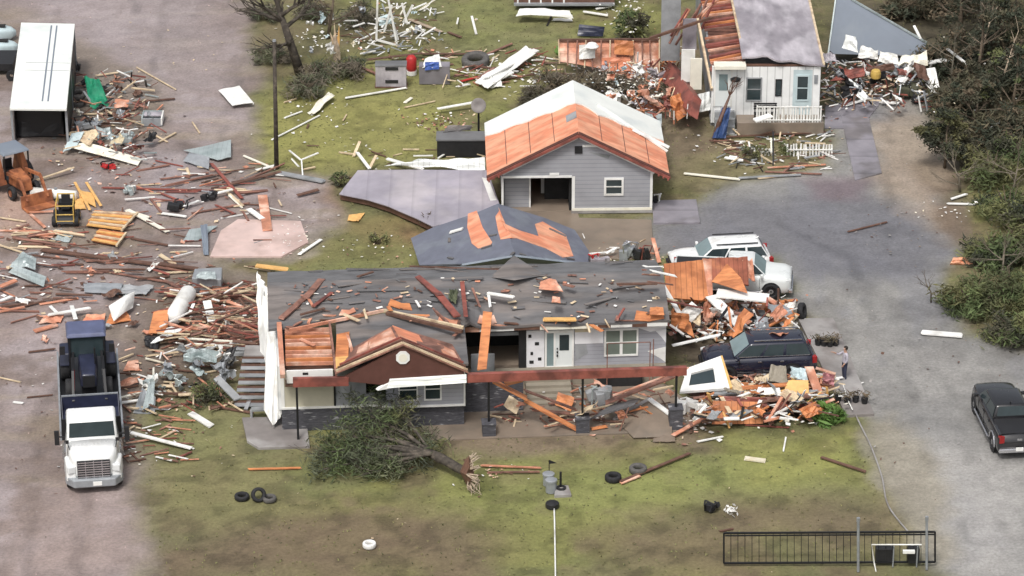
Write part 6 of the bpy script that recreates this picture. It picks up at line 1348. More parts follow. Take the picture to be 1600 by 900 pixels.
 (1150,632,1285,628,'dark_wood',.3,.3,.3,'dark long board low in the front heap'),
 (1225,638,1290,618,'pale_wood',.3,.4,.6,'pale board at the right end of the front heap'),
 (1190,625,1265,618,'red_wood',.4,.8,.8,'reddish board stacked in the front heap'),
 (1160,606,1240,600,'orange_wood',.3,1.0,1.0,'orange plank resting against the navy suv'),
 (1050,540,1125,523,'white_paint',.2,1.2,1.6,'white pole reaching over the hood of the navy suv'),
 (1030,437,1062,490,'white_paint',.24,2.6,1.6,'white rake board fallen at the right end of the house'),
 (1042,470,1100,482,'rust_beam',.12,2.2,2.0,'thin red rod below the orange wall sheet'),
 (1110,462,1160,512,'white_paint',.6,1.7,1.2,'broad white board slanting through the heap behind the navy suv'),
 (1120,458,1200,466,'white_paint',.9,1.8,1.7,'wide white panel across the top of the rear heap'),
 (1165,485,1225,497,'pale_wood',.24,1.2,1.0,'pale beam with dark end in the rear heap'),
 (1190,460,1215,476,'coral_wood',.3,1.2,1.1,'salmon board beside the buried pickup wheel'),
 (1205,480,1245,495,'orange_wood',.5,1.0,.8,'orange board at the tail of the rear heap'),
 (1228,510,1245,492,'pale_wood',.24,.9,1.3,'pale board leaning at the right end of the rear heap'),
 (1120,505,1138,480,'black_metal',.14,1.4,1.9,'dark bent strip sticking up in the rear heap'),
 (1090,515,1115,528,'white_paint',.18,1.2,1.1,'short white board in front of the tilted orange sheet'),
 (1020,372,1030,410,'coral_wood',.2,.8,.1,'salmon post leaning beside the white suv nose'),
 (905,398,960,393,'white_paint',.12,.15,.3,'white strip on the garage apron'),
 (948,395,962,388,'white_paint',.16,.3,.4,'short white board on the garage apron'),
 (0,448,25,438,'coral_wood',.3,.2,.25,'salmon board at the picture edge beside the grey sheets'),
 (0,470,18,463,'white_paint',.2,.2,.2,'white board at the picture edge below the salmon one'),
 (0,487,70,470,'dark_wood',.14,.08,.08,'dark branch lying at the left picture edge'),
 (58,411,80,415,'white_paint',.14,.1,.1,'short white rod right of the crumpled grey sheet'),
 (0,360,95,362,'coral_wood',.14,.06,.08,'salmon lath on the mud at the picture edge'),
 (0,340,40,346,'pale_wood',.1,.06,.06,'pale lath below the orange tractor'),
 (20,370,95,383,'red_wood',.16,.08,.08,'reddish board above the long dark timber'),
 (48,335,70,355,'coral_wood',.16,.1,.1,'salmon board left of the yellow cage loader'),
 (45,332,85,330,'coral_wood',.14,.1,.1,'thin salmon board by the loader wheel'),
 (55,282,115,262,'pale_wood',.14,.15,.3,'pale crooked limb between tractor and yard'),
 (200,328,262,362,'cream_sheet',.24,.15,.12,'cream beam lying off the slatted orange panel'),
 (198,329,232,340,'cream_sheet',.26,.1,.1,'second cream beam crossing the first at the slatted panel'),
 (117,285,140,327,'yellow_wood',.14,.2,.15,'left rail of the yellow ladder frame'),
 (135,285,158,322,'yellow_wood',.14,.2,.15,'right rail of the yellow ladder frame'),
 (150,118,185,113,'pale_wood',.14,.1,.1,'pale lath lying behind the green tarp'),
 (213,105,275,140,'pale_wood',.08,.06,.06,'thin long lath at the far edge of the brown heap'),
 (160,138,176,130,'pale_wood',.16,.2,.3,'short pale board right of the green tarp'),
 (165,172,188,184,'pale_wood',.16,.3,.25,'pale slanting board below the green tarp'),
 (248,222,275,207,'pale_wood',.12,.06,.06,'pale lath on the dead grass below the grey crate'),
 (130,185,158,208,'black_metal',.12,.2,.1,'dark strip in the heap beside the carport'),
 (205,160,272,154,'dark_wood',.14,.1,.06,'dark branch lying above the grey crate'),
 (240,210,262,222,'pale_wood',.1,.05,.05,'short pale stick by the wet track'),
 (300,190,312,208,'pale_wood',.08,.04,.04,'small pale twig on the wet track'),
 ):
    board(x0, y0, x1, y1, lab, mt_, wd, .05 if wd < .3 else .07, z0, z1)
# sheets: four corners, heights, material, label
for c, zs, mt_, lab, kw in (
 ([(100,228),(215,258),(222,248),(135,222)],[.3,.12,.15,.5],'cream_sheet','big cream panel lying below the scrap heap by the carport',dict(bulge=.05)),
 ([(98,238),(120,228),(132,205),(112,208)],[.2,.4,.8,.8],'pale_blue','pale blue sheet folded at the end of the cream panel',{}),
 ([(102,208),(140,228),(155,210),(150,203)],[.5,.5,.7,.9],'pale_wood','splintered pale plywood on the scrap heap by the carport',dict(wob=.2)),
 ([(287,235),(340,250),(361,245),(361,218)],[.15,.15,.2,.25],'metal_sheet','pale green ribbed metal sheet at the side of the wet track',dict(bulge=.1)),
 ([(286,252),(326,264),(327,246),(296,238)],[.1,.12,.5,.4],'grey_metal','grey metal piece under the pale green ribbed sheet',dict(bulge=.1)),
 ([(341,140),(363,165),(396,160),(374,134)],[.25,.2,.3,.35],'white_paint','white flat panel lying alone on the far muddy track',{}),
 ([(12,425),(68,448),(72,432),(26,415)],[.15,.12,.35,.5],'metal_sheet','bent blue grey sheet nearest the picture edge in the yard',dict(bulge=.15)),
 ([(15,415),(55,420),(57,400),(30,398)],[.4,.4,.6,.5],'metal_sheet','crumpled pale sheet lying on top of the bent blue grey one',dict(bulge=.2,wob=.2)),
 ([(132,456),(185,460),(192,443),(130,441)],[.1,.12,.3,.25],'grey_metal','dull grey corrugated strip above the curled white sheet',dict(ripple=.02)),
 ([(185,458),(228,460),(240,446),(190,445)],[.15,.12,.2,.2],'grey_board','grey strip at the right end of the dull corrugated one',dict(wob=.15)),
 ([(178,502),(208,480),(211,455),(170,478)],[.25,.2,.6,.6],'white_paint','curled bright white sheet standing on the yard mud',dict(bulge=.35)),
 ([(165,508),(205,500),(196,482),(172,490)],[.05,.08,.1,.08],'orange_wood','torn orange sheet under the curled white one',dict(wob=.1)),
 ([(125,512),(160,516),(165,490),(135,492)],[.08,.08,.15,.12],'salmon_deck','orange sheet right behind the blue tractor',dict(wob=.1)),
 ([(60,505),(95,503),(100,492),(70,492)],[.08,.08,.12,.1],'coral_wood','pale orange sheet left of the tractor cab',dict(wob=.12)),
 ([(232,521),(262,521),(263,484),(240,487)],[.15,.15,.8,.7],'orange_wood','bright orange plywood propped against the white tank',{}),
 ([(236,538),(262,526),(288,512),(262,512)],[.2,.5,.6,.4],'white_ribbed','crumpled white metal strip below the bright orange plywood',dict(wob=.15,bulge=.15)),
 ([(226,540),(245,548),(252,525),(226,525)],[.05,.05,.3,.3],'black_plastic','black plastic scrap under the crumpled white strip',dict(wob=.2)),
 ([(192,580),(218,578),(216,562),(200,564)],[.08,.08,.15,.15],'coral_wood','small orange sheet right of the tractor wheel',dict(wob=.05)),
 ([(180,607),(215,596),(214,588),(180,596)],[.1,.2,.3,.2],'coral_wood','torn orange sheet beside the curved cream pipe',dict(wob=.15)),
 ([(208,645),(242,645),(243,620),(222,605)],[.05,.08,.4,.7],'grey_metal','bent grey metal sheet standing on the grass right of the truck',dict(bulge=-.3)),
 ([(222,640),(240,632),(242,595),(232,600)],[.15,.2,.8,.7],'metal_sheet','thin upright grey sheet behind the bent one',dict(wob=.1)),
 ([(365,556),(420,558),(420,545),(370,542)],[.9,1.0,1.5,1.4],'grey_board','grey sheet lying above the wooden steps',dict(wob=.1)),
 ([(340,570),(364,572),(372,540),(355,545)],[.3,.3,1.1,1.0],'black_plastic','dark sheet standing left of the wooden steps',dict(wob=.1)),
 ([(285,562),(335,568),(342,548),(290,545)],[.6,.6,.9,.9],'metal_sheet','crumpled silver sheet on the posts left of the steps',dict(wob=.45,n=12)),
 ([(135,352),(190,360),(215,332),(148,329)],[.12,.12,.16,.16],'orange_wood','slatted orange floor panel lying in the yard, large part',dict(ripple=.0)),
 ([(143,376),(182,384),(197,364),(155,358)],[.1,.1,.14,.14],'orange_wood','slatted orange floor panel lying in the yard, lower part',{}),
 ([(110,327),(135,326),(128,310),(112,312)],[.08,.08,.1,.1],'yellow_wood','yellow plywood piece behind the loader',{}),
 ([(125,312),(150,323),(146,302),(122,296)],[.1,.1,.12,.12],'yellow_wood','yellow plywood piece between the ladder rails',{}),
 ([(286,376),(310,375),(340,352),(296,358)],[.06,.06,.1,.1],'metal_sheet','flat green grey sheet left of the pink slab',dict(bulge=.03)),
 ([(318,398),(326,398),(324,350),(313,352)],[.06,.06,.5,.5],'slate_sheet','narrow blue grey panel leaning at the pink slab',{}),
 ([(85,375),(108,378),(115,366),(92,364)],[.06,.06,.1,.1],'metal_sheet','small teal sheet on the mud below the loader',dict(wob=.1)),
 ([(140,165),(172,168),(156,125),(132,122)],[.2,.3,.9,.9],'green_tarp','bright green tarp lying over scrap beside the carport',dict(wob=.35,n=12)),
 ([(178,168),(200,167),(202,156),(180,154)],[.3,.3,.5,.5],'coral_wood','orange red box panel right of the green tarp',{}),
 ([(480,176),(492,178),(523,150),(512,143)],[.1,.15,.3,.4],'cream_sheet','torn white sheet lying on the lawn right of the pole',dict(wob=.2)),
 ([(543,344),(560,346),(570,332),(545,336)],[.05,.05,.08,.08],'yellow_wood','bright yellow plywood scrap lying on the grass',dict(wob=.05)),
 ([(600,258),(758,268),(758,247),(660,250)],[.3,.4,.7,.6],'white_ribbed','long crumpled white metal sheet behind the lilac roof',dict(wob=.4,n=12,bulge=.2)),
 ([(742,128),(762,138),(838,82),(820,72)],[.2,.3,.6,.7],'white_paint','long torn white roofing sheet in the wreckage behind the garage',dict(wob=.25,n=12)),
 ([(765,138),(785,135),(782,122),(765,120)],[.1,.1,.4,.4],'white_paint','white folded end of the wreckage behind the garage',dict(wob=.2)),
 ([(806,25),(896,27),(890,18),(812,14)],[.5,.4,.7,.6],'white_paint','long white sheet wrapped before the trailer',dict(bulge=.25,wob=.15)),
 ([(902,56),(942,57),(945,42),(905,38)],[.1,.1,.7,.7],'navy_paint','dark navy mattress lying on the far grass',{}),
 ([(862,32),(895,33),(893,29),(866,28)],[.05,.05,.05,.05],'white_paint','thin white sheet on the grass under the trailer',{}),
 ([(1032,122),(1078,180),(1085,150),(1045,95)],[.5,1.6,2.0,1.3],'rust_beam','toppled brown cabinet front beside the mobile home',dict(th=.5,wob=.02)),
 ([(1050,172),(1078,182),(1075,160),(1052,155)],[.5,.6,1.0,1.0],'orange_wood','splintered orange wood at the foot of the brown cabinet',dict(wob=.35)),
 ([(1079,178),(1110,172),(1112,142),(1080,150)],[.3,.5,1.4,1.3],'white_ribbed','white ribbed metal sheet crumpled at the mobile home corner',dict(ripple=.05,nr=5,wob=.15)),
 ([(1000,195),(1034,196),(1034,178),(985,176)],[.6,.6,.9,.9],'metal_sheet','grey metal sheet behind the right garage eave',dict(wob=.05)),
 ([(1316,75),(1340,82),(1338,58),(1322,54)],[1.6,1.6,2.3,2.3],'white_ribbed','ribbed white metal sheet on the slate panel foot',dict(wob=.15)),
 ([(1340,90),(1372,92),(1372,78),(1345,72)],[1.2,1.2,1.6,1.7],'white_paint','white crumpled sheet in the middle of the white wreckage',dict(wob=.3)),
 ([(1372,97),(1405,102),(1402,86),(1375,80)],[1.0,1.0,1.4,1.5],'white_paint','white crumpled sheet right of the middle of the white wreckage',dict(wob=.3)),
 ([(1400,105),(1450,98),(1448,82),(1410,88)],[1.0,1.2,1.5,1.3],'cream_sheet','cream twisted sheet at the crown of the white wreckage',dict(wob=.4,n=12)),
 ([(1398,130),(1412,132),(1428,106),(1415,104)],[.5,.5,1.2,1.2],'white_paint','white strip hanging from the white wreckage, left one',dict(wob=.15)),
 ([(1428,115),(1440,124),(1440,110),(1430,105)],[.6,.6,1.0,1.2],'white_paint','white strip hanging from the white wreckage, middle one',dict(wob=.15)),
 ([(1455,142),(1470,150),(1462,105),(1440,108)],[.2,.1,1.1,1.2],'white_paint','white sheet draped at the right end of the white wreckage',dict(wob=.25)),
 ([(1296,128),(1350,120),(1355,104),(1320,108)],[.9,1.0,1.3,1.3],'rust_beam','dark red sheet in the wreckage between mobile home and panel',dict(wob=.2)),
 ([(1350,115),(1400,108),(1395,98),(1345,108)],[1.0,1.0,1.3,1.2],'dark_wood','dark board roof in the white wreckage',dict(wob=.15)),
 ([(1285,96),(1312,98),(1300,82),(1285,84)],[1.4,1.3,1.6,1.7],'pale_roof','grey flap of roofing at the mobile home corner',dict(wob=.2)),
 ([(1484,413),(1522,413),(1515,402),(1490,402)],[.05,.05,.35,.35],'salmon_deck','orange plywood scrap lying at the drive edge alone',dict(wob=.2)),
 ([(1042,465),(1108,470),(1098,406),(1037,412)],[1.6,1.5,2.5,2.6],'orange_boards','large orange boarded wall section leaning over the buried pickup',dict(th=.1,ripple=.02,nr=5,wob=.04)),
 ([(1100,466),(1114,468),(1112,405),(1097,404)],[1.55,1.5,2.5,2.5],'coral_wood','pale salmon strip beside the large orange wall section',dict(wob=.05)),
 ([(1112,440),(1170,445),(1168,401),(1108,404)],[1.9,1.8,2.4,2.5],'rust_boards','dark rust boarded wall section right of the salmon strip',dict(th=.1,ripple=.02,nr=5)),
 ([(1112,440),(1168,458),(1158,434),(1136,412)],[2.15,2.0,2.4,2.6],'orange_wood','bright ochre plywood lying on the rust wall section',dict(wob=.05)),
 ([(1160,430),(1180,440),(1176,405),(1160,408)],[1.9,1.8,2.2,2.3],'coral_wood','torn salmon sheet beside the buried pickup windscreen',dict(wob=.2)),
 ([(1050,505),(1085,528),(1078,500),(1052,487)],[1.2,.9,1.3,1.6],'orange_wood','tilted orange plywood at the corner of the house wall',dict(wob=.03)),
 ([(1062,495),(1092,508),(1098,480),(1070,478)],[1.3,1.2,1.7,1.7],'pale_wood','pale broken drywall behind the tilted orange plywood',dict(wob=.25)),
 ([(1150,500),(1200,505),(1195,486),(1155,480)],[1.0,1.0,1.3,1.3],'black_plastic','dark sheet under the white panels of the rear heap',dict(wob=.2)),
 ([(1178,515),(1200,517),(1200,496),(1180,494)],[.9,.9,1.3,1.4],'grey_metal','grey sheet standing behind the navy suv roof',dict(wob=.05)),
 ([(1195,490),(1238,497),(1240,482),(1196,474)],[.8,.7,1.2,1.3],'orange_wood','splintered orange sheet near the black wheel',dict(wob=.25)),
 ([(1112,663),(1192,662),(1191,628),(1114,626)],[.1,.1,1.0,1.05],'orange_boards','flat orange plywood sheet standing at the front of the heap',dict(wob=.02)),
 ([(1222,617),(1264,618),(1263,594),(1232,594)],[.7,.7,1.3,1.2],'yellow_wood','golden yellow board box behind the salmon post',dict(wob=.03)),
 ([(1235,590),(1262,596),(1258,575),(1236,573)],[1.1,1.1,1.5,1.5],'pale_blue','small teal cloth among the front heap',dict(wob=.3)),
 ([(1200,595),(1230,600),(1228,572),(1205,570)],[1.0,1.0,1.5,1.5],'step_tan','dull tan cushion against the navy suv',dict(wob=.15,th=.2)),
 ([(1285,600),(1303,602),(1305,584),(1286,582)],[.3,.3,.9,.9],'pink_cloth','pink cloth hanging by the standing salmon post',dict(wob=.2)),
 ([(1130,640),(1200,640),(1198,622),(1130,618)],[.4,.4,.9,.9],'rust_beam','dark rust sheet behind the standing orange plywood',dict(wob=.15)),
 ([(1180,616),(1222,618),(1218,606),(1185,605)],[.9,.9,1.1,1.1],'white_paint','white board piece in the middle of the front heap',dict(wob=.1)),
 ([(1020,690),(1055,690),(1052,640),(1030,638)],[.06,.06,.06,.06],'wet_concrete','wet brown slab flap before the right pier',{}),
 ([(842,452),(880,455),(868,436),(845,438)],[4.45,4.45,4.6,4.6],'coral_wood','orange torn patch on the ridge of the felt roof',dict(wob=.1)),
 ([(862,472),(876,473),(875,464),(863,463)],[4.3,4.3,4.4,4.4],'coral_wood','small salmon scrap on the felt roof right of the orange patch',dict(wob=.05)),
 ([(1015,492),(1038,492),(1036,480),(1016,480)],[3.65,3.65,3.8,3.8],'orange_wood','bare orange decking at the right eave of the felt roof',{}),
 ([(700,466),(712,475),(716,455),(704,450)],[4.4,4.35,4.6,4.6],'leaf_grey','tuft of pale green insulation on the slanting red beam',dict(wob=.3)),
 ([(920,655),(990,634),(1000,622),(955,632)],[.5,1.0,1.0,.8],'felt','black shingle slope of the small fallen gable on the patio',dict(wob=.1)),
 ):
    kk = dict(th=.03, bulge=.03, wob=.05, n=8); kk.update(kw)
    nm = 'plywood_sheet' if 'wood' in mt_ or 'deck' in mt_ or 'boards' in mt_ else 'cloth' if 'cloth' in lab or 'tarp' in lab else 'mattress' if 'mattress' in lab else 'metal_sheet' if 'metal' in mt_ or 'ribbed' in mt_ else 'panel'
    sheet(c, lab, mt_, zs, name=nm, cat=nm.replace('_', ' ').replace('plywood sheet', 'plywood'), **kk)
# slatted floor panels get their slats: parts on the two orange panels
for o in [o for o in bpy.data.objects if o.get('label', '').startswith('slatted orange floor panel')]:
    big = 'large' in o['label']; q = [(135,352),(190,360),(215,332),(148,329)] if big else [(143,376),(182,384),(197,364),(155,358)]
    P = [g(x, y, .22) for x, y in q]; n_ = 6 if big else 3
    for k in range(n_):
        t = (k+.4)/n_; m = MB(); m.beam(P[0].lerp(P[3], t), P[1].lerp(P[2], t), .14, .08, jag=.1); m.build('slat', 'pale_wood' if k % 2 else 'yellow_wood', o)
    m = MB(); m.beam(P[1], P[2], .1, .1); m.build('edge_rail', 'pale_wood', o)
# white wall with a window hole tipped on the heap
ww = thing('wall_section', 'white wall piece with a dark window hole tipped on the front heap', 'wall section', g(1100, 620))
F = lambda a, b: (g(1062, 612, .9)*(1-a)+g(1140, 606, .9)*a)*(1-b)+(g(1074, 575, 1.5)*(1-a)+g(1126, 556, 1.7)*a)*b
m = MB()
for a0, a1, b0, b1 in ((0,1,0,.22),(0,1,.72,1),(0,.16,.22,.72),(.74,1,.22,.72)): m.prism([F(a0,b0), F(a1,b0), F(a1,b1), F(a0,b1)], (0,.02,-.12))
m.build('panel', 'white_paint', ww)
m = MB(); m.prism([F(.16,.22)-Vector((0,0,.1)), F(.74,.22)-Vector((0,0,.1)), F(.74,.72)-Vector((0,0,.1)), F(.16,.72)-Vector((0,0,.1))], (0,0,-.03)); m.build('pane', 'glass', ww)
m = MB(); m.prism([F(1,0), F(1.06,.02), F(1.05,1.0), F(1,1)], (0,.02,-.14)); m.build('edge_board', 'yellow_wood', ww)
# little fallen gable end on the patio
fg = thing('fallen_gable', 'small tan gable end with white edges fallen on the patio', 'gable', g(1015, 680))
m = MB(); m.prism([g(962,656,.12), g(1016,624,.7), g(1050,652,.4), g(1050,682,.08), g(990,684,.08)], (0,.05,-.08)); m.build('face', 'wet_concrete', fg)
m = MB(); m.beam(g(1014,623,.76), g(1051,650,.46), .26, .06); m.build('white_edge', 'white_paint', fg)
m = MB(); m.beam(g(958,656,.16), g(1016,622,.76), .18, .06); m.build('grey_edge', 'concrete', fg)
rr = thing('red_railing', 'thin red tube frame standing behind the porch beam under the double window', 'railing', H.pt(15.5, 3.0, 0))
m = MB(); a, b = H.pt(15.3, 3.0, .3), H.pt(17.3, 3.0, .3); up_ = Vector((0,0,1))
for p, q in ((a, a+up_*2.15), (b, b+up_*2.15), (a+up_*2.15, b+up_*2.15), (b+H.u*.2+H.v*.4, b+H.u*.2+H.v*.4+up_*2.1)): m.tube([p, q], .025, 6)
m.build('frame', 'red_wood', rr)
tk = thing('water_tank', 'long white cylindrical tank tilted in the lumber heap', 'tank', g(282, 505))
a, b = g(272, 494, .5), g(294, 458, .5); m = MB(); d = (b-a).normalized(); m.tube([a-d*.3, a-d*.2, a, b, b+d*.2, b+d*.3], [.12, .33, .42, .42, .33, .1], 16); m.build('shell', 'white_paint', tk, smooth=True)
m = MB(); m.tube([g(268,505,.15), g(275,492,.15)], .2, 8); m.build('saddle', 'grey_board', tk)
pt_ = thing('pipe_tank', 'long white pipe shaped tank lying between the tractor and the ladder frame', 'tank', g(84, 305))
a, b = g(48, 300, .3), g(120, 306, .3); m = MB(); m.tube([a, a.lerp(b, .02), a.lerp(b, .98), b], [.15, .27, .27, .12], 14); m.build('shell', 'white_paint', pt_, smooth=True)
m = MB(); m.tube([a.lerp(b,.55)+Vector((0,0,.2)), a.lerp(b,.55)+Vector((0,0,.36))], .09, 8); m.build('valve', 'grey_metal', pt_)
db = thing('dented_box', 'dented grey metal box with a domed pale lid near the house end', 'box', g(323, 458))
a, b = g(302, 458), g(346, 456); zt = gy(302, 434, a.y).z; m = MB(); m.hexa([Vector((a.x,a.y,0)), Vector((b.x,a.y,0)), Vector((b.x,a.y+1.2,0)), Vector((a.x,a.y+1.2,0)), Vector((a.x-.05,a.y,zt)), Vector((b.x+.05,a.y,zt*.9)), Vector((b.x,a.y+1.1,zt*1.1)), Vector((a.x,a.y+1.1,zt))]); m.build('body', 'grey_metal', db, bevel=.06)
m = MB(); m.patch([g(304,436,zt+.05), g(338,436,zt+.05), g(336,424,zt+.15), g(312,425,zt+.15)], n=6, bulge=.12, wob=.1); m.build('lid', 'metal_sheet', db)
gc = thing('grey_crate', 'grey slotted crate with pale edges right of the scrap heap', 'crate', g(237, 196)); a, b = g(221, 197), g(254, 196); zt = gy(221, 185, a.y).z
m = MB(); m.span(a.x, b.x, a.y, a.y+1.2, 0, .08, 'grey_metal'); m.span(a.x, a.x+.08, a.y, a.y+1.2, .08, zt, 'metal_sheet'); m.span(b.x-.08, b.x, a.y, a.y+1.2, .08, zt, 'white_paint'); m.span(a.x+.08, b.x-.08, a.y, a.y+.08, .08, zt, 'grey_metal'); m.span(a.x+.08, b.x-.08, a.y+1.12, a.y+1.2, .08, zt, 'metal_sheet'); m.build('body', None, gc)
m = MB(); m.span(a.x+.08, b.x-.08, a.y+.55, a.y+1.12, zt-.1, zt-.04); m.build('lid', 'pale_roof', gc)
def junk(name, label, cat, x, y, w_, h_, mt_, cap=None, seed=1):   # lumpy broken machine: several bevelled blocks and pipes in one piece with a lid
    t = thing(name, label, cat, g(x, y)); o = g(x, y); q = random.Random(seed); m = MB()
    for _ in range(5):
        M4 = Matrix.Translation(o+Vector((q.uniform(-.4,.4)*w_, q.uniform(-.2,.3)*w_, h_*q.uniform(.25,.6)))) @ Matrix.Rotation(q.uniform(-.6,.6), 4, 'Z') @ Matrix.Rotation(q.uniform(-.4,.4), 4, 'Y'); m.box((0,0,0), (w_*q.uniform(.3,.6), w_*q.uniform(.2,.4), h_*q.uniform(.3,.7)), 0, None, M4)
    m.build('block', mt_, t, bevel=.03); m = MB()
    for _ in range(3): p = o+Vector((q.uniform(-.5,.5)*w_, q.uniform(-.2,.2)*w_, .1)); m.tube([p, p+Vector((q.uniform(-.3,.3)*w_, q.uniform(-.2,.2), h_*.8)), p+Vector((q.uniform(-.6,.6)*w_, q.uniform(-.2,.2), h_*.9))], .04, 6)
    m.build('bent_pipe', cap or 'grey_metal', t); return t
for a in (('engine_scrap','black engine scrap left of the white splintered pole','scrap',277,328,1.1,.5,'black_plastic','black_metal',3), ('engine_scrap','black scrap lump at the middle of the white splintered pole','scrap',325,312,.8,.5,'black_plastic','grey_metal',4), ('small_machine','small pale box machine on the wet mud of the yard','machine',203,303,.6,.5,'metal_sheet','white_paint',5),
 ('mower','red mower deck lying below the big cream panel','mower',168,265,.7,.4,'red_paint','black_metal',6), ('broken_machine','grey white broken machine in the scrap heap below the crate','machine',200,225,1.0,.9,'metal_sheet','white_paint',7), ('broken_machine','dark broken machine with white parts next to the carport post','machine',135,205,1.1,.8,'grey_metal','black_metal',8),
 ('broken_machine','dark pipework standing behind the green tarp','machine',120,112,.8,1.0,'black_metal','grey_metal',9), ('motorcycle_wreck','black wreck with white sack on the lawn left of the gate','scrap',1110,800,.7,.5,'black_plastic','black_metal',10),
 ('barbecue','grey barbecue grill on the garage apron','barbecue',980,405,.8,1.0,'grey_metal','chrome',11), ('garden_machine','dark garden machine behind the right end of the house roof','machine',1005,408,.9,.8,'black_plastic','rust_beam',12), ('cool_box','red and grey cool box on the apron behind the house','box',937,412,.8,.5,'pale_roof','red_paint',13),
 ('wrecked_engine','stacked dark machinery at the foot of the white wreckage','machine',1335,155,1.4,.9,'black_plastic','grey_metal',14), ('green_mower','dark green machine under the white wreckage','machine',1412,152,1.3,1.0,'leaf_dark','black_metal',15), ('scrap_bin','dark bins spilled under the white wreckage, right end','bin',1440,160,.9,.7,'black_plastic','white_paint',16),
 ('chair_wreck','tangled white metal chairs beside the small fallen gable','chairs',1080,648,1.2,.8,'white_paint','white_paint',17), ('yard_pump','dark pump on the pad beside the garage','pump',1024,318,.5,.5,'black_plastic','white_paint',21), ('wicker_table','grey round table wreck below the porch steps','table',932,640,1.1,1.2,'grey_board','metal_sheet',22)):
    junk(*a)
m = MB(); leaf_cloud(m, [(g(1143, 797, .15), .3)], 30, .1, .5, 'white_litter'); tag(m.build('white_sack', None), 'torn white sack beside the black wreck on the lawn', 'sack')
m = MB(); m.lathe([(0,0),(.28,0),(.3,.3),(.24,.5),(0,.55)], g(1368, 122, .9), 12); tag(m.build('yellow_bag', 'yellow_paint', bevel=.05), 'bright yellow bag in the dark of the white wreckage', 'bag')
m = MB(); m.lathe([(0,0),(.25,.02),(.34,.2),(.25,.45),(0,.52)], g(875, 85, .3), 12); tag(m.build('yellow_ball', 'leaf_bright'), 'yellow green ball shaped bush ball at the end of the exposed orange wall', 'ball')
# tall metal frame and ladder wreck at the far edge
fr_ = thing('lattice_tower', 'white metal lattice tower wrecked at the far edge behind the boxes', 'tower', g(605, 70)); Yf = g(605, 70).y
for x0, y0, x1, y1 in ((588,62,590,-5),(620,68,606,-5),(588,62,632,74),(592,30,616,28),(600,50,612,8),(622,62,610,22),(630,35,645,8),(636,35,628,5)):
    m = MB(); m.beam(gy(x0,y0,Yf+rnd.uniform(-.3,.3)), gy(x1,y1,Yf+rnd.uniform(-.3,.3)), .12, .08, up=Vector((0,1,0))); m.build('strut', 'white_paint', fr_)
m = MB(); m.patch([gy(592,40,Yf-.1), gy(616,36,Yf-.1), gy(612,20,Yf), gy(594,26,Yf)], n=6, wob=.3); m.build('shred', 'pale_blue', fr_)
# long trailer with slatted windows at the far edge, exposed wall, carport neighbours
lt_ = thing('long_trailer', 'dark long trailer with white uprights at the top edge', 'trailer', g(850, 14)); a, b = g(803, 14), g(960, 14)
m = MB(); m.span(a.x, b.x, a.y, a.y+2.2, .4, 2.6); m.build('body', 'dark_wood', lt_)
for x in (809, 827, 845, 863, 881): m = MB(); p = g(x, 14); m.beam(Vector((p.x, a.y-.05, .35)), Vector((p.x, a.y-.05, 2.5)), .1, .06, up=Vector((0,1,0))); m.build('upright', 'white_paint', lt_)
m = MB(); m.span(a.x, b.x, a.y-.3, a.y, .3, .42); m.build('sill', 'grey_metal', lt_)
ew = thing('exposed_wall', 'torn out wall with bare orange boards and battens behind the garage', 'wall', g(950, 118)); Ye = g(950, 118).y
m = MB(); W4 = [gy(874,96,Ye), gy(1030,122,Ye), gy(1030,62,Ye+.6), gy(874,63,Ye+.6)]; m.patch([W4[0], W4[1], W4[2], W4[3]], n=12, wob=.15, th=.08); m.build('boarding', 'coral_wood', ew)
m = MB(); m.beam(W4[3]+Vector((0,-.1,.05)), W4[2]+Vector((0,-.1,.05)), .14, .14, up=Vector((0,1,0))); m.build('top_plate', 'dark_wood', ew)
for k in range(13): t = k/12; m = MB(); m.beam(W4[0].lerp(W4[1], t)+Vector((0,-.12,-.1)), W4[3].lerp(W4[2], t)+Vector((rnd.uniform(-.1,.1),-.12,.1)), .07, .07, up=Vector((0,1,0))); m.build('stud', 'red_wood' if k % 3 else 'pale_wood', ew)
for x0, y0, x1, y1, mt_ in ((905,80,930,78,'white_paint'), (940,100,985,98,'salmon_deck'), (960,72,990,74,'orange_wood')): m = MB(); p, q = gy(x0,y0,Ye-.1), gy(x1,y1,Ye-.1); m.patch([p-Vector((0,0,.5)), q-Vector((0,0,.5)), q+Vector((0,.2,.3)), p+Vector((0,.2,.3))], n=4, wob=.1); m.build('torn_lining', mt_, ew)
m = MB(); m.lathe([(0,0),(.3,.0),(.4,.15),(.25,.32),(0,.35)], gy(925, 76, Ye-.3), 12); m.build('lamp_globe', 'white_paint', ew)
fl = thing('broken_room', 'roofless room with white inner walls and red rafters beside the mobile home', 'building', g(1060, 150)); Yr = MF.o.y+2.2
for x0, x1, yb, yt, mt_, dy in ((1032,1062,95,-5,'grey_board',3.2), (1064,1085,128,78,'white_paint',.6), (1066,1088,78,30,'pale_roof',2.5), (1040,1062,60,10,'white_paint',5.0), (1078,1096,140,92,'cream_sheet',0)):
    m = MB(); p, q = gy(x0, yb, Yr+dy), gy(x1, yb, Yr+dy); z1 = gy(x0, yt, Yr+dy).z; m.span(p.x, q.x, Yr+dy, Yr+dy+.12, p.z if p.z > .1 else 0, z1); m.build('inner_wall', mt_, fl)
for k in range(9):
    x = 1040+k*7; m = MB(); m.beam(gy(x+rnd.uniform(-8,8), 70-k*3+rnd.uniform(-12,12), Yr+1.5+.4*k), gy(x+30+rnd.uniform(-8,8), 25-k*5+rnd.uniform(-10,14), Yr+2.2+.4*k), .1, .1); m.build('rafter', ('red_wood','rust_beam','coral_wood')[k % 3], fl)
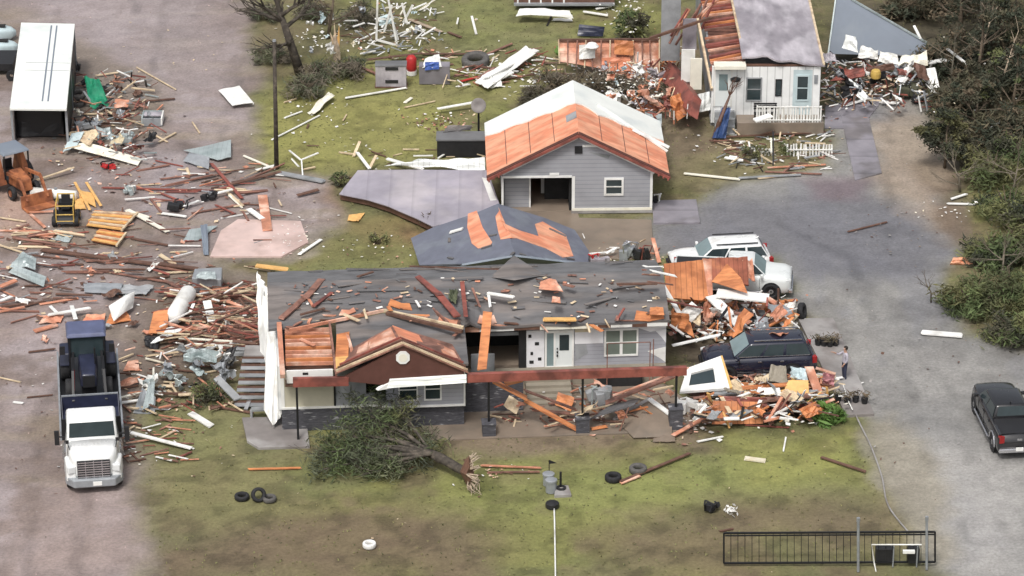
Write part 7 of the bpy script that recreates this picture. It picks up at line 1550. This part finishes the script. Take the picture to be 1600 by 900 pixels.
m = MB(); m.beam(gy(1015,60,Yr+1.2), gy(1110,28,Yr+2.2), .16, .14); m.build('rafter', 'dark_wood', fl)
m = MB(); m.beam(gy(1112,140,MF.o.y-.1), gy(1090,30,MF.o.y+4.5), .12, .2); m.build('wall_plate', 'pale_wood', fl)
for x, y, lab in ((2, 62, 'pale blue white boat shell at the picture edge, upper one'), (6, 85, 'pale blue boat shell at the picture edge beside the carport, lower one')):
    bo = thing('boat_hull', lab, 'boat', g(x, y), R(4)); m = MB(); loft(m, [(.9,.1,.3,.55),(.6,.4,.15,.7),(0,.62,.1,.8),(-1.2,.7,.1,.85),(-2.0,.66,.1,.85)]); m.build('shell', 'pale_blue', bo, local=True, smooth=True); m = MB(); m.span(-.6,.3,-.22,.22,.86,.9); m.build('hatch', 'dark_void', bo, local=True)
bs = thing('boat_trailer', 'dark low trailer under the pale boats at the picture edge', 'trailer', g(5, 115)); m = MB(); m.span(g(-30,115).x, g(22,115).x, g(0,118).y, g(0,96).y, .3, .7); m.build('bed', 'black_plastic', bs)
m = MB(); m.lathe([(.12,-.1),(.3,-.1),(.3,.1),(.12,.1)], g(18,118,.3), 14, 'Y', closed=True); m.build('wheel', 'rubber', bs)

for x, y, dx, lab in ((1330, 628, 1.0, 'dark dry potted plants on the driveway strip, lower row'), (1292, 540, .7, 'dark dry potted plants on the driveway strip, upper row')):
    t = thing('plant_row', lab, 'potted plants', g(x, y))
    for k in range(4):
        p = g(x, y, .12)+Vector(((k-1.5)*dx*.4, rnd.uniform(-.15,.15), 0)); m = MB(); m.lathe([(0,0),(.13,0),(.17,.28),(.14,.28),(0,.25)], p, 10); pot = m.build('pot', 'black_plastic', t)
        c = MB(); leaf_cloud(c, [(p+Vector((0,0,.42)), .22)], 42, .05, .6, 'leaf_brown', elong=3); c.build('plant', None, pot)
# ------------------------------------------------------------------ heaps of like boards, loose scraps
def crumple(label, group, reg, n, mats, size=(.5, 1.3), z=(.2, 1.0), seed=1, name='torn_sheet', steep=.7, wob=.3):
    """torn buckled sheets, each an object of its own"""
    q = random.Random(seed); kinds = []
    for k in range(min(6, n)):
        m = MB(); a, b = q.uniform(.7, 1.2), q.uniform(.4, .9); m.patch([Vector((-a/2*q.uniform(.7,1.1), -b/2, 0)), Vector((a/2, -b/2*q.uniform(.6,1.2), 0)), Vector((a/2*q.uniform(.6,1), b/2, 0)), Vector((-a/2, b/2*q.uniform(.7,1.1), 0))], n=6, wob=wob, th=.02, seed=seed*7+k); kinds.append(m.build(name, mats[k % len(mats)], origin=Vector((0,0,0))))
    for k in range(n):
        o = kinds[k] if k < len(kinds) else kinds[q.randrange(len(kinds))].copy()
        if k >= len(kinds): COL.objects.link(o)
        sc_q = q.uniform(*size); o.scale = (sc_q, sc_q, sc_q); zz = q.uniform(*z); o.location = g(q.uniform(reg[0], reg[2]), q.uniform(reg[1], reg[3]), zz); o.rotation_euler = (q.gauss(0, steep), q.gauss(0, steep*.6), q.uniform(0, 6.28)); tag(o, label, 'torn sheet', group)
crumple('torn white or pale sheeting caught in the thicket behind the garage', 'pale sheeting behind the garage', (930,95,1040,160), 26, ['white_paint','pale_roof','cream_sheet','pale_blue','coral_wood','lilac_concrete'], (.4,1.1), (.6,1.7), 1, wob=.45)
crumple('splintered orange sheet in the wreckage between garage and mobile home', 'orange sheets beside the mobile home', (1000,85,1085,175), 14, ['orange_wood','coral_wood','rust_beam','pale_wood'], (.5,1.3), (.4,1.6), 2, steep=1.0)
crumple('torn sheet in the wreckage heap behind the navy suv', 'sheets of the heap behind the navy suv', (1050,470,1235,520), 18, ['orange_wood','white_paint','coral_wood','orange_wood','pale_wood','grey_metal'], (.6,1.6), (.8,1.9), 3, steep=.8, wob=.15)
crumple('torn sheet in the wreckage heap in front of the navy suv', 'sheets of the heap in front of the navy suv', (1090,590,1290,650), 22, ['orange_wood','grey_board','white_paint','step_tan','rust_beam','pale_wood'], (.6,1.5), (.4,1.3), 4, steep=.7, wob=.15)
crumple('crumpled sheet in the wreckage between mobile home and dark wood', 'sheets in the wreckage right of the mobile home', (1295,90,1450,155), 16, ['white_paint','grey_metal','rust_beam','black_plastic','white_ribbed','dark_wood'], (.5,1.3), (.4,1.3), 5, steep=.8)
crumple('twisted grey metal scrap beside the wooden steps', 'metal scraps beside the wooden steps', (215,545,365,620), 16, ['grey_metal','metal_sheet','white_paint','grey_board'], (.4,1.1), (.2,.9), 6, steep=.9, wob=.45)
crumple('torn sheet in the scrap heap between the carport and the grey crate', 'sheets of the scrap heap beside the carport', (112,125,235,235), 16, ['grey_metal','dark_wood','metal_sheet','cream_sheet','rust_beam','black_plastic'], (.4,1.1), (.2,.7), 7, steep=.6)
crumple('torn white shred around the lattice tower', 'shreds round the lattice tower', (480,10,670,80), 16, ['white_paint','pale_blue','cream_sheet','grey_metal'], (.3,.8), (.2,1.4), 8, steep=.9, wob=.45)
crumple('torn orange decking scrap under the porch beam of the long house', 'decking scraps under the porch beam', (775,600,1060,655), 10, ['orange_wood','coral_wood','rust_beam','pale_wood'], (.5,1.2), (.3,1.2), 9, steep=.7, wob=.12)
crumple('small torn sheet lying on the open mud of the yard', 'torn sheets on the yard mud', (10,400,390,540), 16, ['coral_wood','metal_sheet','white_paint','dark_wood','pale_wood','grey_board'], (.4,1.0), (.1,.3), 10, steep=.25)
REST = MB()
def heap(name, label, group, reg, n, mats, ln=(.8, 2.2), zmax=.6, ang=0, spread=.5, wd=(.07, .16), th=.05, seed=1, cat='board', tilt=.25):
    """n single boards inside a photo-pixel box reg, mostly at angle ang, stacked up to zmax; they share mesh data by kind"""
    q = random.Random(seed); base = []
    for k, mt_ in enumerate(mats):
        m = MB(); m.beam((-.5,0,0), (.5,0,0), 1, 1, jag=.04); o = m.build(name, mt_, origin=Vector((0,0,0))); base.append(o)
    keep = max(len(mats), int(n*.42)) if n > 18 else n
    for k in range(n):
        x, y = q.uniform(reg[0], reg[2]), q.uniform(reg[1], reg[3]); z = zmax*q.random()**1.6+.04
        if k >= keep:
            L_ = q.uniform(*ln)*.85; Q = Matrix.Translation(g(x, y, z)) @ Matrix.Rotation(ang+q.gauss(0, spread), 4, 'Z') @ Matrix.Rotation(q.gauss(0, tilt)*min(1, z*2/L_+.1), 4, 'Y'); REST.box((0,0,0), (L_, q.uniform(*wd)*.85, th*q.uniform(.8, 1.4)), 0, mats[q.randrange(len(mats))], Q); continue
        o = base[k] if k < len(base) else base[q.randrange(len(base))].copy()
        if k >= len(base): COL.objects.link(o)
        L_ = q.uniform(*ln); o.scale = (L_, q.uniform(*wd), th*q.uniform(.8, 1.6)); o.location = g(x, y, z); o.rotation_euler = (q.uniform(-.5,.5), q.gauss(0, tilt)*min(1, z*2/L_+.1), ang+q.gauss(0, spread)); tag(o, label, cat, group)
heap('broken_board', 'thin reddish board in the tangled lumber heap between the white tank and the house', 'boards of the lumber heap left of the house', (268,448,408,552), 105, ['red_wood','rust_beam','coral_wood','pale_wood','dark_wood','red_wood'], (.8,2.6), .7, 0, .35, seed=2)
heap('broken_board', 'splintered brown board low in the heap below the lumber heap', 'boards scattered left of the wooden steps', (190,550,360,640), 22, ['red_wood','pale_wood','dark_wood'], (.5,1.6), .2, .2, .7, seed=3)
heap('broken_board', 'short board in the wreckage heap behind the navy suv', 'boards of the heap behind the navy suv', (1048,470,1235,525), 44, ['pale_wood','white_paint','red_wood','dark_wood','orange_wood'], (.5,1.7), 1.5, .1, .8, (.08,.24), seed=4, tilt=.6)
heap('broken_board', 'short board in the wreckage heap in front of the navy suv', 'boards of the heap in front of the navy suv', (1082,588,1300,660), 70, ['red_wood','pale_wood','white_paint','orange_wood','dark_wood','coral_wood'], (.5,1.9), .9, .05, .6, (.08,.26), seed=5, tilt=.5)
heap('broken_board', 'thin reddish batten in the batten pile at the left picture edge', 'battens at the left picture edge', (0,355,110,392), 16, ['red_wood','coral_wood','pale_wood'], (.8,2.2), .15, 0, .25, seed=6)
heap('broken_board', 'thin reddish batten on the mud around the long dark timber', 'battens on the mud around the long dark timber', (60,395,320,470), 24, ['red_wood','rust_beam','dark_wood'], (.8,2.4), .12, -.12, .2, seed=7)
heap('broken_board', 'reddish board on the yard mud below the bent blue grey sheet', 'boards on the mud left of the tractor', (0,440,175,500), 14, ['red_wood','dark_wood','coral_wood'], (.6,2.0), .15, .1, .4, seed=8)
heap('broken_board', 'dark stick in the scrap heap between the carport and the grey crate', 'sticks of the scrap heap beside the carport', (110,120,235,240), 50, ['dark_wood','red_wood','pale_wood','grey_board','black_metal'], (.4,1.5), .6, .2, .9, (.06,.16), seed=9, tilt=.5)
heap('broken_board', 'thin dark red batten on the wet track between the yard and the pole', 'battens on the wet track', (230,262,430,340), 16, ['rust_beam','red_wood','pale_wood'], (.8,2.6), .1, .2, .5, seed=10)
heap('broken_board', 'small splintered board in the thicket wreckage between garage and mobile home', 'boards in the wreckage behind the garage', (985,95,1075,180), 34, ['coral_wood','pale_wood','red_wood','orange_wood'], (.4,1.5), 1.2, .6, .9, (.06,.18), seed=11, tilt=.8)
heap('broken_board', 'small dark board in the wreckage heap between mobile home and dark wood', 'boards in the wreckage right of the mobile home', (1288,90,1450,165), 44, ['dark_wood','rust_beam','pale_wood','white_paint','grey_metal'], (.4,1.6), .9, .2, .9, (.06,.2), seed=12, tilt=.7)
heap('broken_board', 'splintered piece in the debris strewn over the grass before the mobile home porch', 'pieces before the mobile home porch', (1120,205,1300,255), 22, ['dark_wood','pale_wood','white_paint','grey_board'], (.3,1.2), .2, .1, .6, seed=13)
heap('broken_board', 'white stick in the white scrap around the lattice tower', 'white sticks round the lattice tower', (560,5,670,80), 24, ['white_paint','white_paint','cream_sheet','grey_metal'], (.4,1.5), .6, 1.1, .7, (.06,.16), seed=14, tilt=.8)
heap('broken_board', 'small board among the wreckage behind the garage and the large tyre', 'boards round the large tyre', (690,80,880,140), 18, ['dark_wood','pale_wood','white_paint','red_wood'], (.4,1.6), .3, .4, .5, seed=15)
heap('broken_board', 'short board under the porch beam beside the steps of the long house', 'boards under the porch beam', (770,600,1060,660), 24, ['red_wood','orange_wood','rust_beam','pale_wood','dark_wood'], (.5,1.8), .7, .2, .6, seed=16, tilt=.5)
heap('broken_board', 'thin pale lath on the short grass around the utility pole', 'laths on the grass round the pole', (400,150,560,290), 10, ['pale_wood','white_paint','dark_wood'], (.4,1.4), .05, .4, .8, (.05,.1), seed=17)
def rest(reg, n, mats, ln, zmax, ang, spread, wd=(.04,.1), tilt=.3, seed=1):
    q = random.Random(seed)
    for _ in range(n):
        x, y = q.uniform(reg[0], reg[2]), q.uniform(reg[1], reg[3]); z = zmax*q.random()**1.5+.03; L_ = q.uniform(*ln)
        REST.box((0,0,0), (L_, q.uniform(*wd), q.uniform(.02,.06)), 0, mats[q.randrange(len(mats))], Matrix.Translation(g(x, y, z)) @ Matrix.Rotation(ang+q.gauss(0, spread), 4, 'Z') @ Matrix.Rotation(q.gauss(0, tilt)*min(1, z*2/L_+.08), 4, 'Y'))
RB = ['red_wood','rust_beam','dark_wood','pale_wood','coral_wood','white_litter']
for a in (((0,340,420,480), 60, RB+['dark_wood','pale_wood','grey_board'], (.4,1.8), .12, 0, .4), ((180,255,440,340), 40, RB+['dark_wood'], (.4,1.8), .1, .1, .5), ((262,440,412,560), 115, RB, (.4,1.8), .8, 0, .5), ((100,110,250,250), 130, RB+['grey_board','metal_sheet'], (.3,1.2), .6, 0, 1.0), ((200,540,370,640), 50, RB+['grey_metal','white_litter'], (.25,1.0), .5, 0, .9),
 ((1042,465,1240,525), 130, RB+['white_litter','orange_wood','dark_void'], (.3,1.3), 1.7, 0, .9, (.05,.2), .7), ((1085,585,1300,655), 150, RB+['white_litter','orange_wood','yellow_wood','dark_void'], (.3,1.4), 1.1, 0, .7, (.05,.2), .6), ((985,90,1080,185), 140, RB+['orange_wood'], (.3,1.2), 1.4, .6, 1.0, (.04,.12), .8), ((1288,85,1455,168), 150, ['dark_wood','dark_void','grey_metal','white_litter','rust_beam','pale_wood','grey_board'], (.3,1.2), 1.0, 0, 1.0, (.04,.14), .7),  # near-black sticks among the boards paint dark gaps into the heaps
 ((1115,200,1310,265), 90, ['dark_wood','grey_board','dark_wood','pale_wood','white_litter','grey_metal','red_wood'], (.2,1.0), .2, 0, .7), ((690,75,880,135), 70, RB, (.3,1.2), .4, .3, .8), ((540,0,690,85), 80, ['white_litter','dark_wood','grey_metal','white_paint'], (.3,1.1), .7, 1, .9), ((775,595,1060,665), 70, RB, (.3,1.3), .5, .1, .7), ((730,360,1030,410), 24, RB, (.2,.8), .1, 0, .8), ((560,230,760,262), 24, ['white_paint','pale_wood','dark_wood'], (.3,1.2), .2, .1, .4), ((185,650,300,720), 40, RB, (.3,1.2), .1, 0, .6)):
    rest(*a, seed=int(a[0][0]+a[0][1]))
tag(REST.build('loose_boards', None), 'countless smaller boards filling the wreckage heaps', kind='stuff')
heap('felt_strip', 'loose dark felt strip lying on the torn roof of the long house', 'felt strips on the house roof', (0,0,1,1), 3, ['felt'], (.1,.1), .01, seed=18)
strips = [o for o in bpy.data.objects if o.name.startswith('felt_strip')]
q_ = random.Random(5)
for k in range(26):
    o = strips[k] if k < len(strips) else strips[0].copy()
    if k >= len(strips): COL.objects.link(o)
    u, v = q_.uniform(1, 17.6), q_.uniform(4.2, 6.3) if k % 3 else q_.uniform(6.6, 9.3)
    z = zroof(u, v) if v < 6.45 else 4.5-.285*(v-6.45)
    o.location = H.pt(u, v, z+.06); o.scale = (q_.uniform(.6, 2.6), q_.uniform(.06, .22), .05); o.rotation_euler = (math.atan(.3) if v < 6.45 else -.28, q_.uniform(-.04,.04), H.a+q_.gauss(0, .18))
    o.data.materials[0] = M('felt'); tag(o, 'loose dark felt strip lying on the torn roof of the long house', 'felt strip', 'felt strips on the house roof')
# countless small scraps: one object
m = MB(); q = random.Random(77)
def scraps(x, y, rx, ry, n, mats, s=(.04, .16), z=0.05):
    for _ in range(n):
        px, py = q.gauss(x, rx), q.gauss(y, ry); p = g(px, py, z*q.random()+.02); mt_ = mats[q.randrange(len(mats))]; i = m.mi(mt_)
        a = Vector((q.uniform(-1,1), q.uniform(-1,1), q.uniform(-.25,.25))).normalized(); b = a.cross(Vector((q.uniform(-.3,.3), q.uniform(-.3,.3), 1))).normalized(); l_, w_ = q.uniform(*s), q.uniform(*s)*q.uniform(.3,1)
        k = len(m.v); m.v += [p-a*l_-b*w_, p+a*l_-b*w_*.8, p+a*l_*.9+b*w_, p-a*l_*.8+b*w_]; m.f.append([k,k+1,k+2,k+3]); m.m.append(i)
WH, WD = ['white_litter','white_litter','cream_sheet'], ['red_wood','pale_wood','dark_wood','coral_wood','white_litter']
for a in ((330,500,45,30,260,WD), (240,600,40,35,90,WD), (170,190,40,30,200,WD+['grey_metal']), (180,270,70,30,90,WD), (60,380,50,20,90,WD), (150,440,90,30,130,WD), (330,310,60,30,60,WD), (450,370,22,14,130,WH+['pink_concrete'],(.03,.1)), (600,395,40,12,34,WH+WD,(.03,.09)), (690,190,28,8,120,WD,(.04,.1)), (610,50,35,25,130,WH+WD,(.04,.12)), (500,50,25,25,90,WH,(.04,.12)),
 (980,128,30,18,300,WH+WH+['pale_roof','lilac_concrete','pale_blue'],(.03,.11),1.7), (1010,150,16,10,120,['lilac_concrete','pink_concrete','white_litter'],(.05,.15),1.2), (920,110,40,10,60,WH), (1040,110,20,30,120,WD,(.03,.12),.9), (1370,130,45,20,220,WD+['white_litter','grey_metal'],(.05,.16),.7), (1200,225,55,15,150,WH+WD,(.03,.1)), (1290,150,10,30,40,WD), (1130,500,50,18,220,WD+WH,(.05,.18),1.2), (1190,620,60,20,320,WD+WH,(.05,.18),.7), (1230,640,40,12,60,WD), (920,650,70,14,90,WD), (1070,660,25,14,90,WH+WD),
 (660,100,60,18,60,WD), (800,110,40,14,90,WH), (1480,330,25,10,24,WH,(.03,.08)), (1400,360,50,30,40,['dark_wood','wet_concrete','concrete'],(.03,.09)), (1530,190,50,50,50,WH,(.03,.1),1.2), (640,20,60,20,14,WD), (300,680,60,25,40,WD,(.03,.08)), (760,735,30,10,40,WD,(.03,.1)), (490,160,40,20,40,WH,(.03,.1)), (1230,740,80,60,10,['pale_wood','dark_wood'],(.03,.06)), (600,760,160,60,14,['dark_wood','pale_wood'],(.03,.06)), (990,400,40,10,60,WH+WD,(.03,.09)), (730,460,120,18,0,WD), (200,690,10,30,30,WH,(.04,.1)), (60,620,60,60,40,['white_litter','dark_wood'],(.03,.09)), (250,80,60,40,40,['pale_wood','concrete'],(.03,.08)), (1430,600,80,70,40,['concrete','dark_wood'],(.03,.08)), (985,20,20,18,100,WH,(.04,.12),1.4), (560,230,70,30,30,WH,(.03,.09))):
    scraps(*a)
tag(m.build('debris', None), 'small splinters and torn scraps strewn over the whole site', kind='stuff')
m = MB()                                                    # scraps caught on the felt roof
for _ in range(150):
    u, v = q.uniform(.5, 17.8), q.uniform(3.7, 6.3); p = H.pt(u, v, zroof(u, v)+.09); i = m.mi(q.choice(WD+['felt_light'])); a = Vector((q.uniform(-1,1), q.uniform(-.6,.6), 0)).normalized(); b = a.cross(Vector((0,-.3,1))).normalized(); l_, w_ = q.uniform(.04,.22), q.uniform(.02,.07); k = len(m.v); m.v += [p-a*l_-b*w_, p+a*l_-b*w_, p+a*l_+b*w_, p-a*l_+b*w_]; m.f.append([k,k+1,k+2,k+3]); m.m.append(i)
tag(m.build('roof_debris', None), 'small splinters lying over the felt roof of the long house', kind='stuff')
m = MB(); q = random.Random(41); gi = m.mi('concrete'); gk = m.mi('wet_concrete'); gw = m.mi('pink_concrete')   # gravel on drive and yard
for _ in range(2400):
    ix, iy = q.randrange(nx), q.randrange(ny)
    if max(dirt[iy, ix], drive[iy, ix]) < .25+.3*q.random(): continue
    p = Vector((GX[iy, ix]+q.uniform(-.1,.1), GY[iy, ix]+q.uniform(-.1,.1), HZ[iy, ix]-.01)); px, py = pix(p)
    if not (-20 < px < 1620 and -20 < py < 930): continue
    r_ = q.uniform(.02, .06); i = q.choice((gi, gk, gk, gw if px < 600 else gi)); k = len(m.v); a = q.random()*6
    m.v += [p+Vector((math.cos(a+t*2.1)*r_, math.sin(a+t*2.1)*r_, 0)) for t in range(3)]+[p+Vector((0,0,r_*1.1))]
    for f in ((0,1,3),(1,2,3),(2,0,3)): m.f.append([k+f[0],k+f[1],k+f[2]]); m.m.append(i)
tag(m.build('gravel', None), 'loose stones on the drive and the muddy yard', kind='stuff')
# tufts of grass along the lawn: uncountable
m = MB(); q = random.Random(9)
gi = m.mi('tuft'); go = m.mi('leaf_olive'); gb = m.mi('tuft')
L01 = np.clip(1-dirt-drive, 0, 1)
for _ in range(26000):
    ix, iy = q.randrange(nx), q.randrange(ny)
    if L01[iy, ix] < .75+.2*q.random(): continue
    p = Vector((GX[iy, ix]+q.uniform(-.1,.1), GY[iy, ix]+q.uniform(-.1,.1), HZ[iy, ix])); px, py = pix(p)
    if not (-20 < px < 1620 and -20 < py < 930): continue
    if lawnM[iy, ix] > .62 and q.random() < .7: continue
    i = q.choice((gi, gi, gi, go)); hgt = q.uniform(.03, .08)
    for _b in range(3):
        a = q.random()*6.28; d = Vector((math.cos(a), math.sin(a), 0)); k = len(m.v); e = Vector((-d.y, d.x, 0))*.03
        m.v += [p-e, p+e, p+d*q.uniform(.03,.12)+Vector((0,0,hgt))]; m.f.append([k,k+1,k+2]); m.m.append(i)
tag(m.build('grass', None), 'tufts of grass in the lawn', kind='stuff')
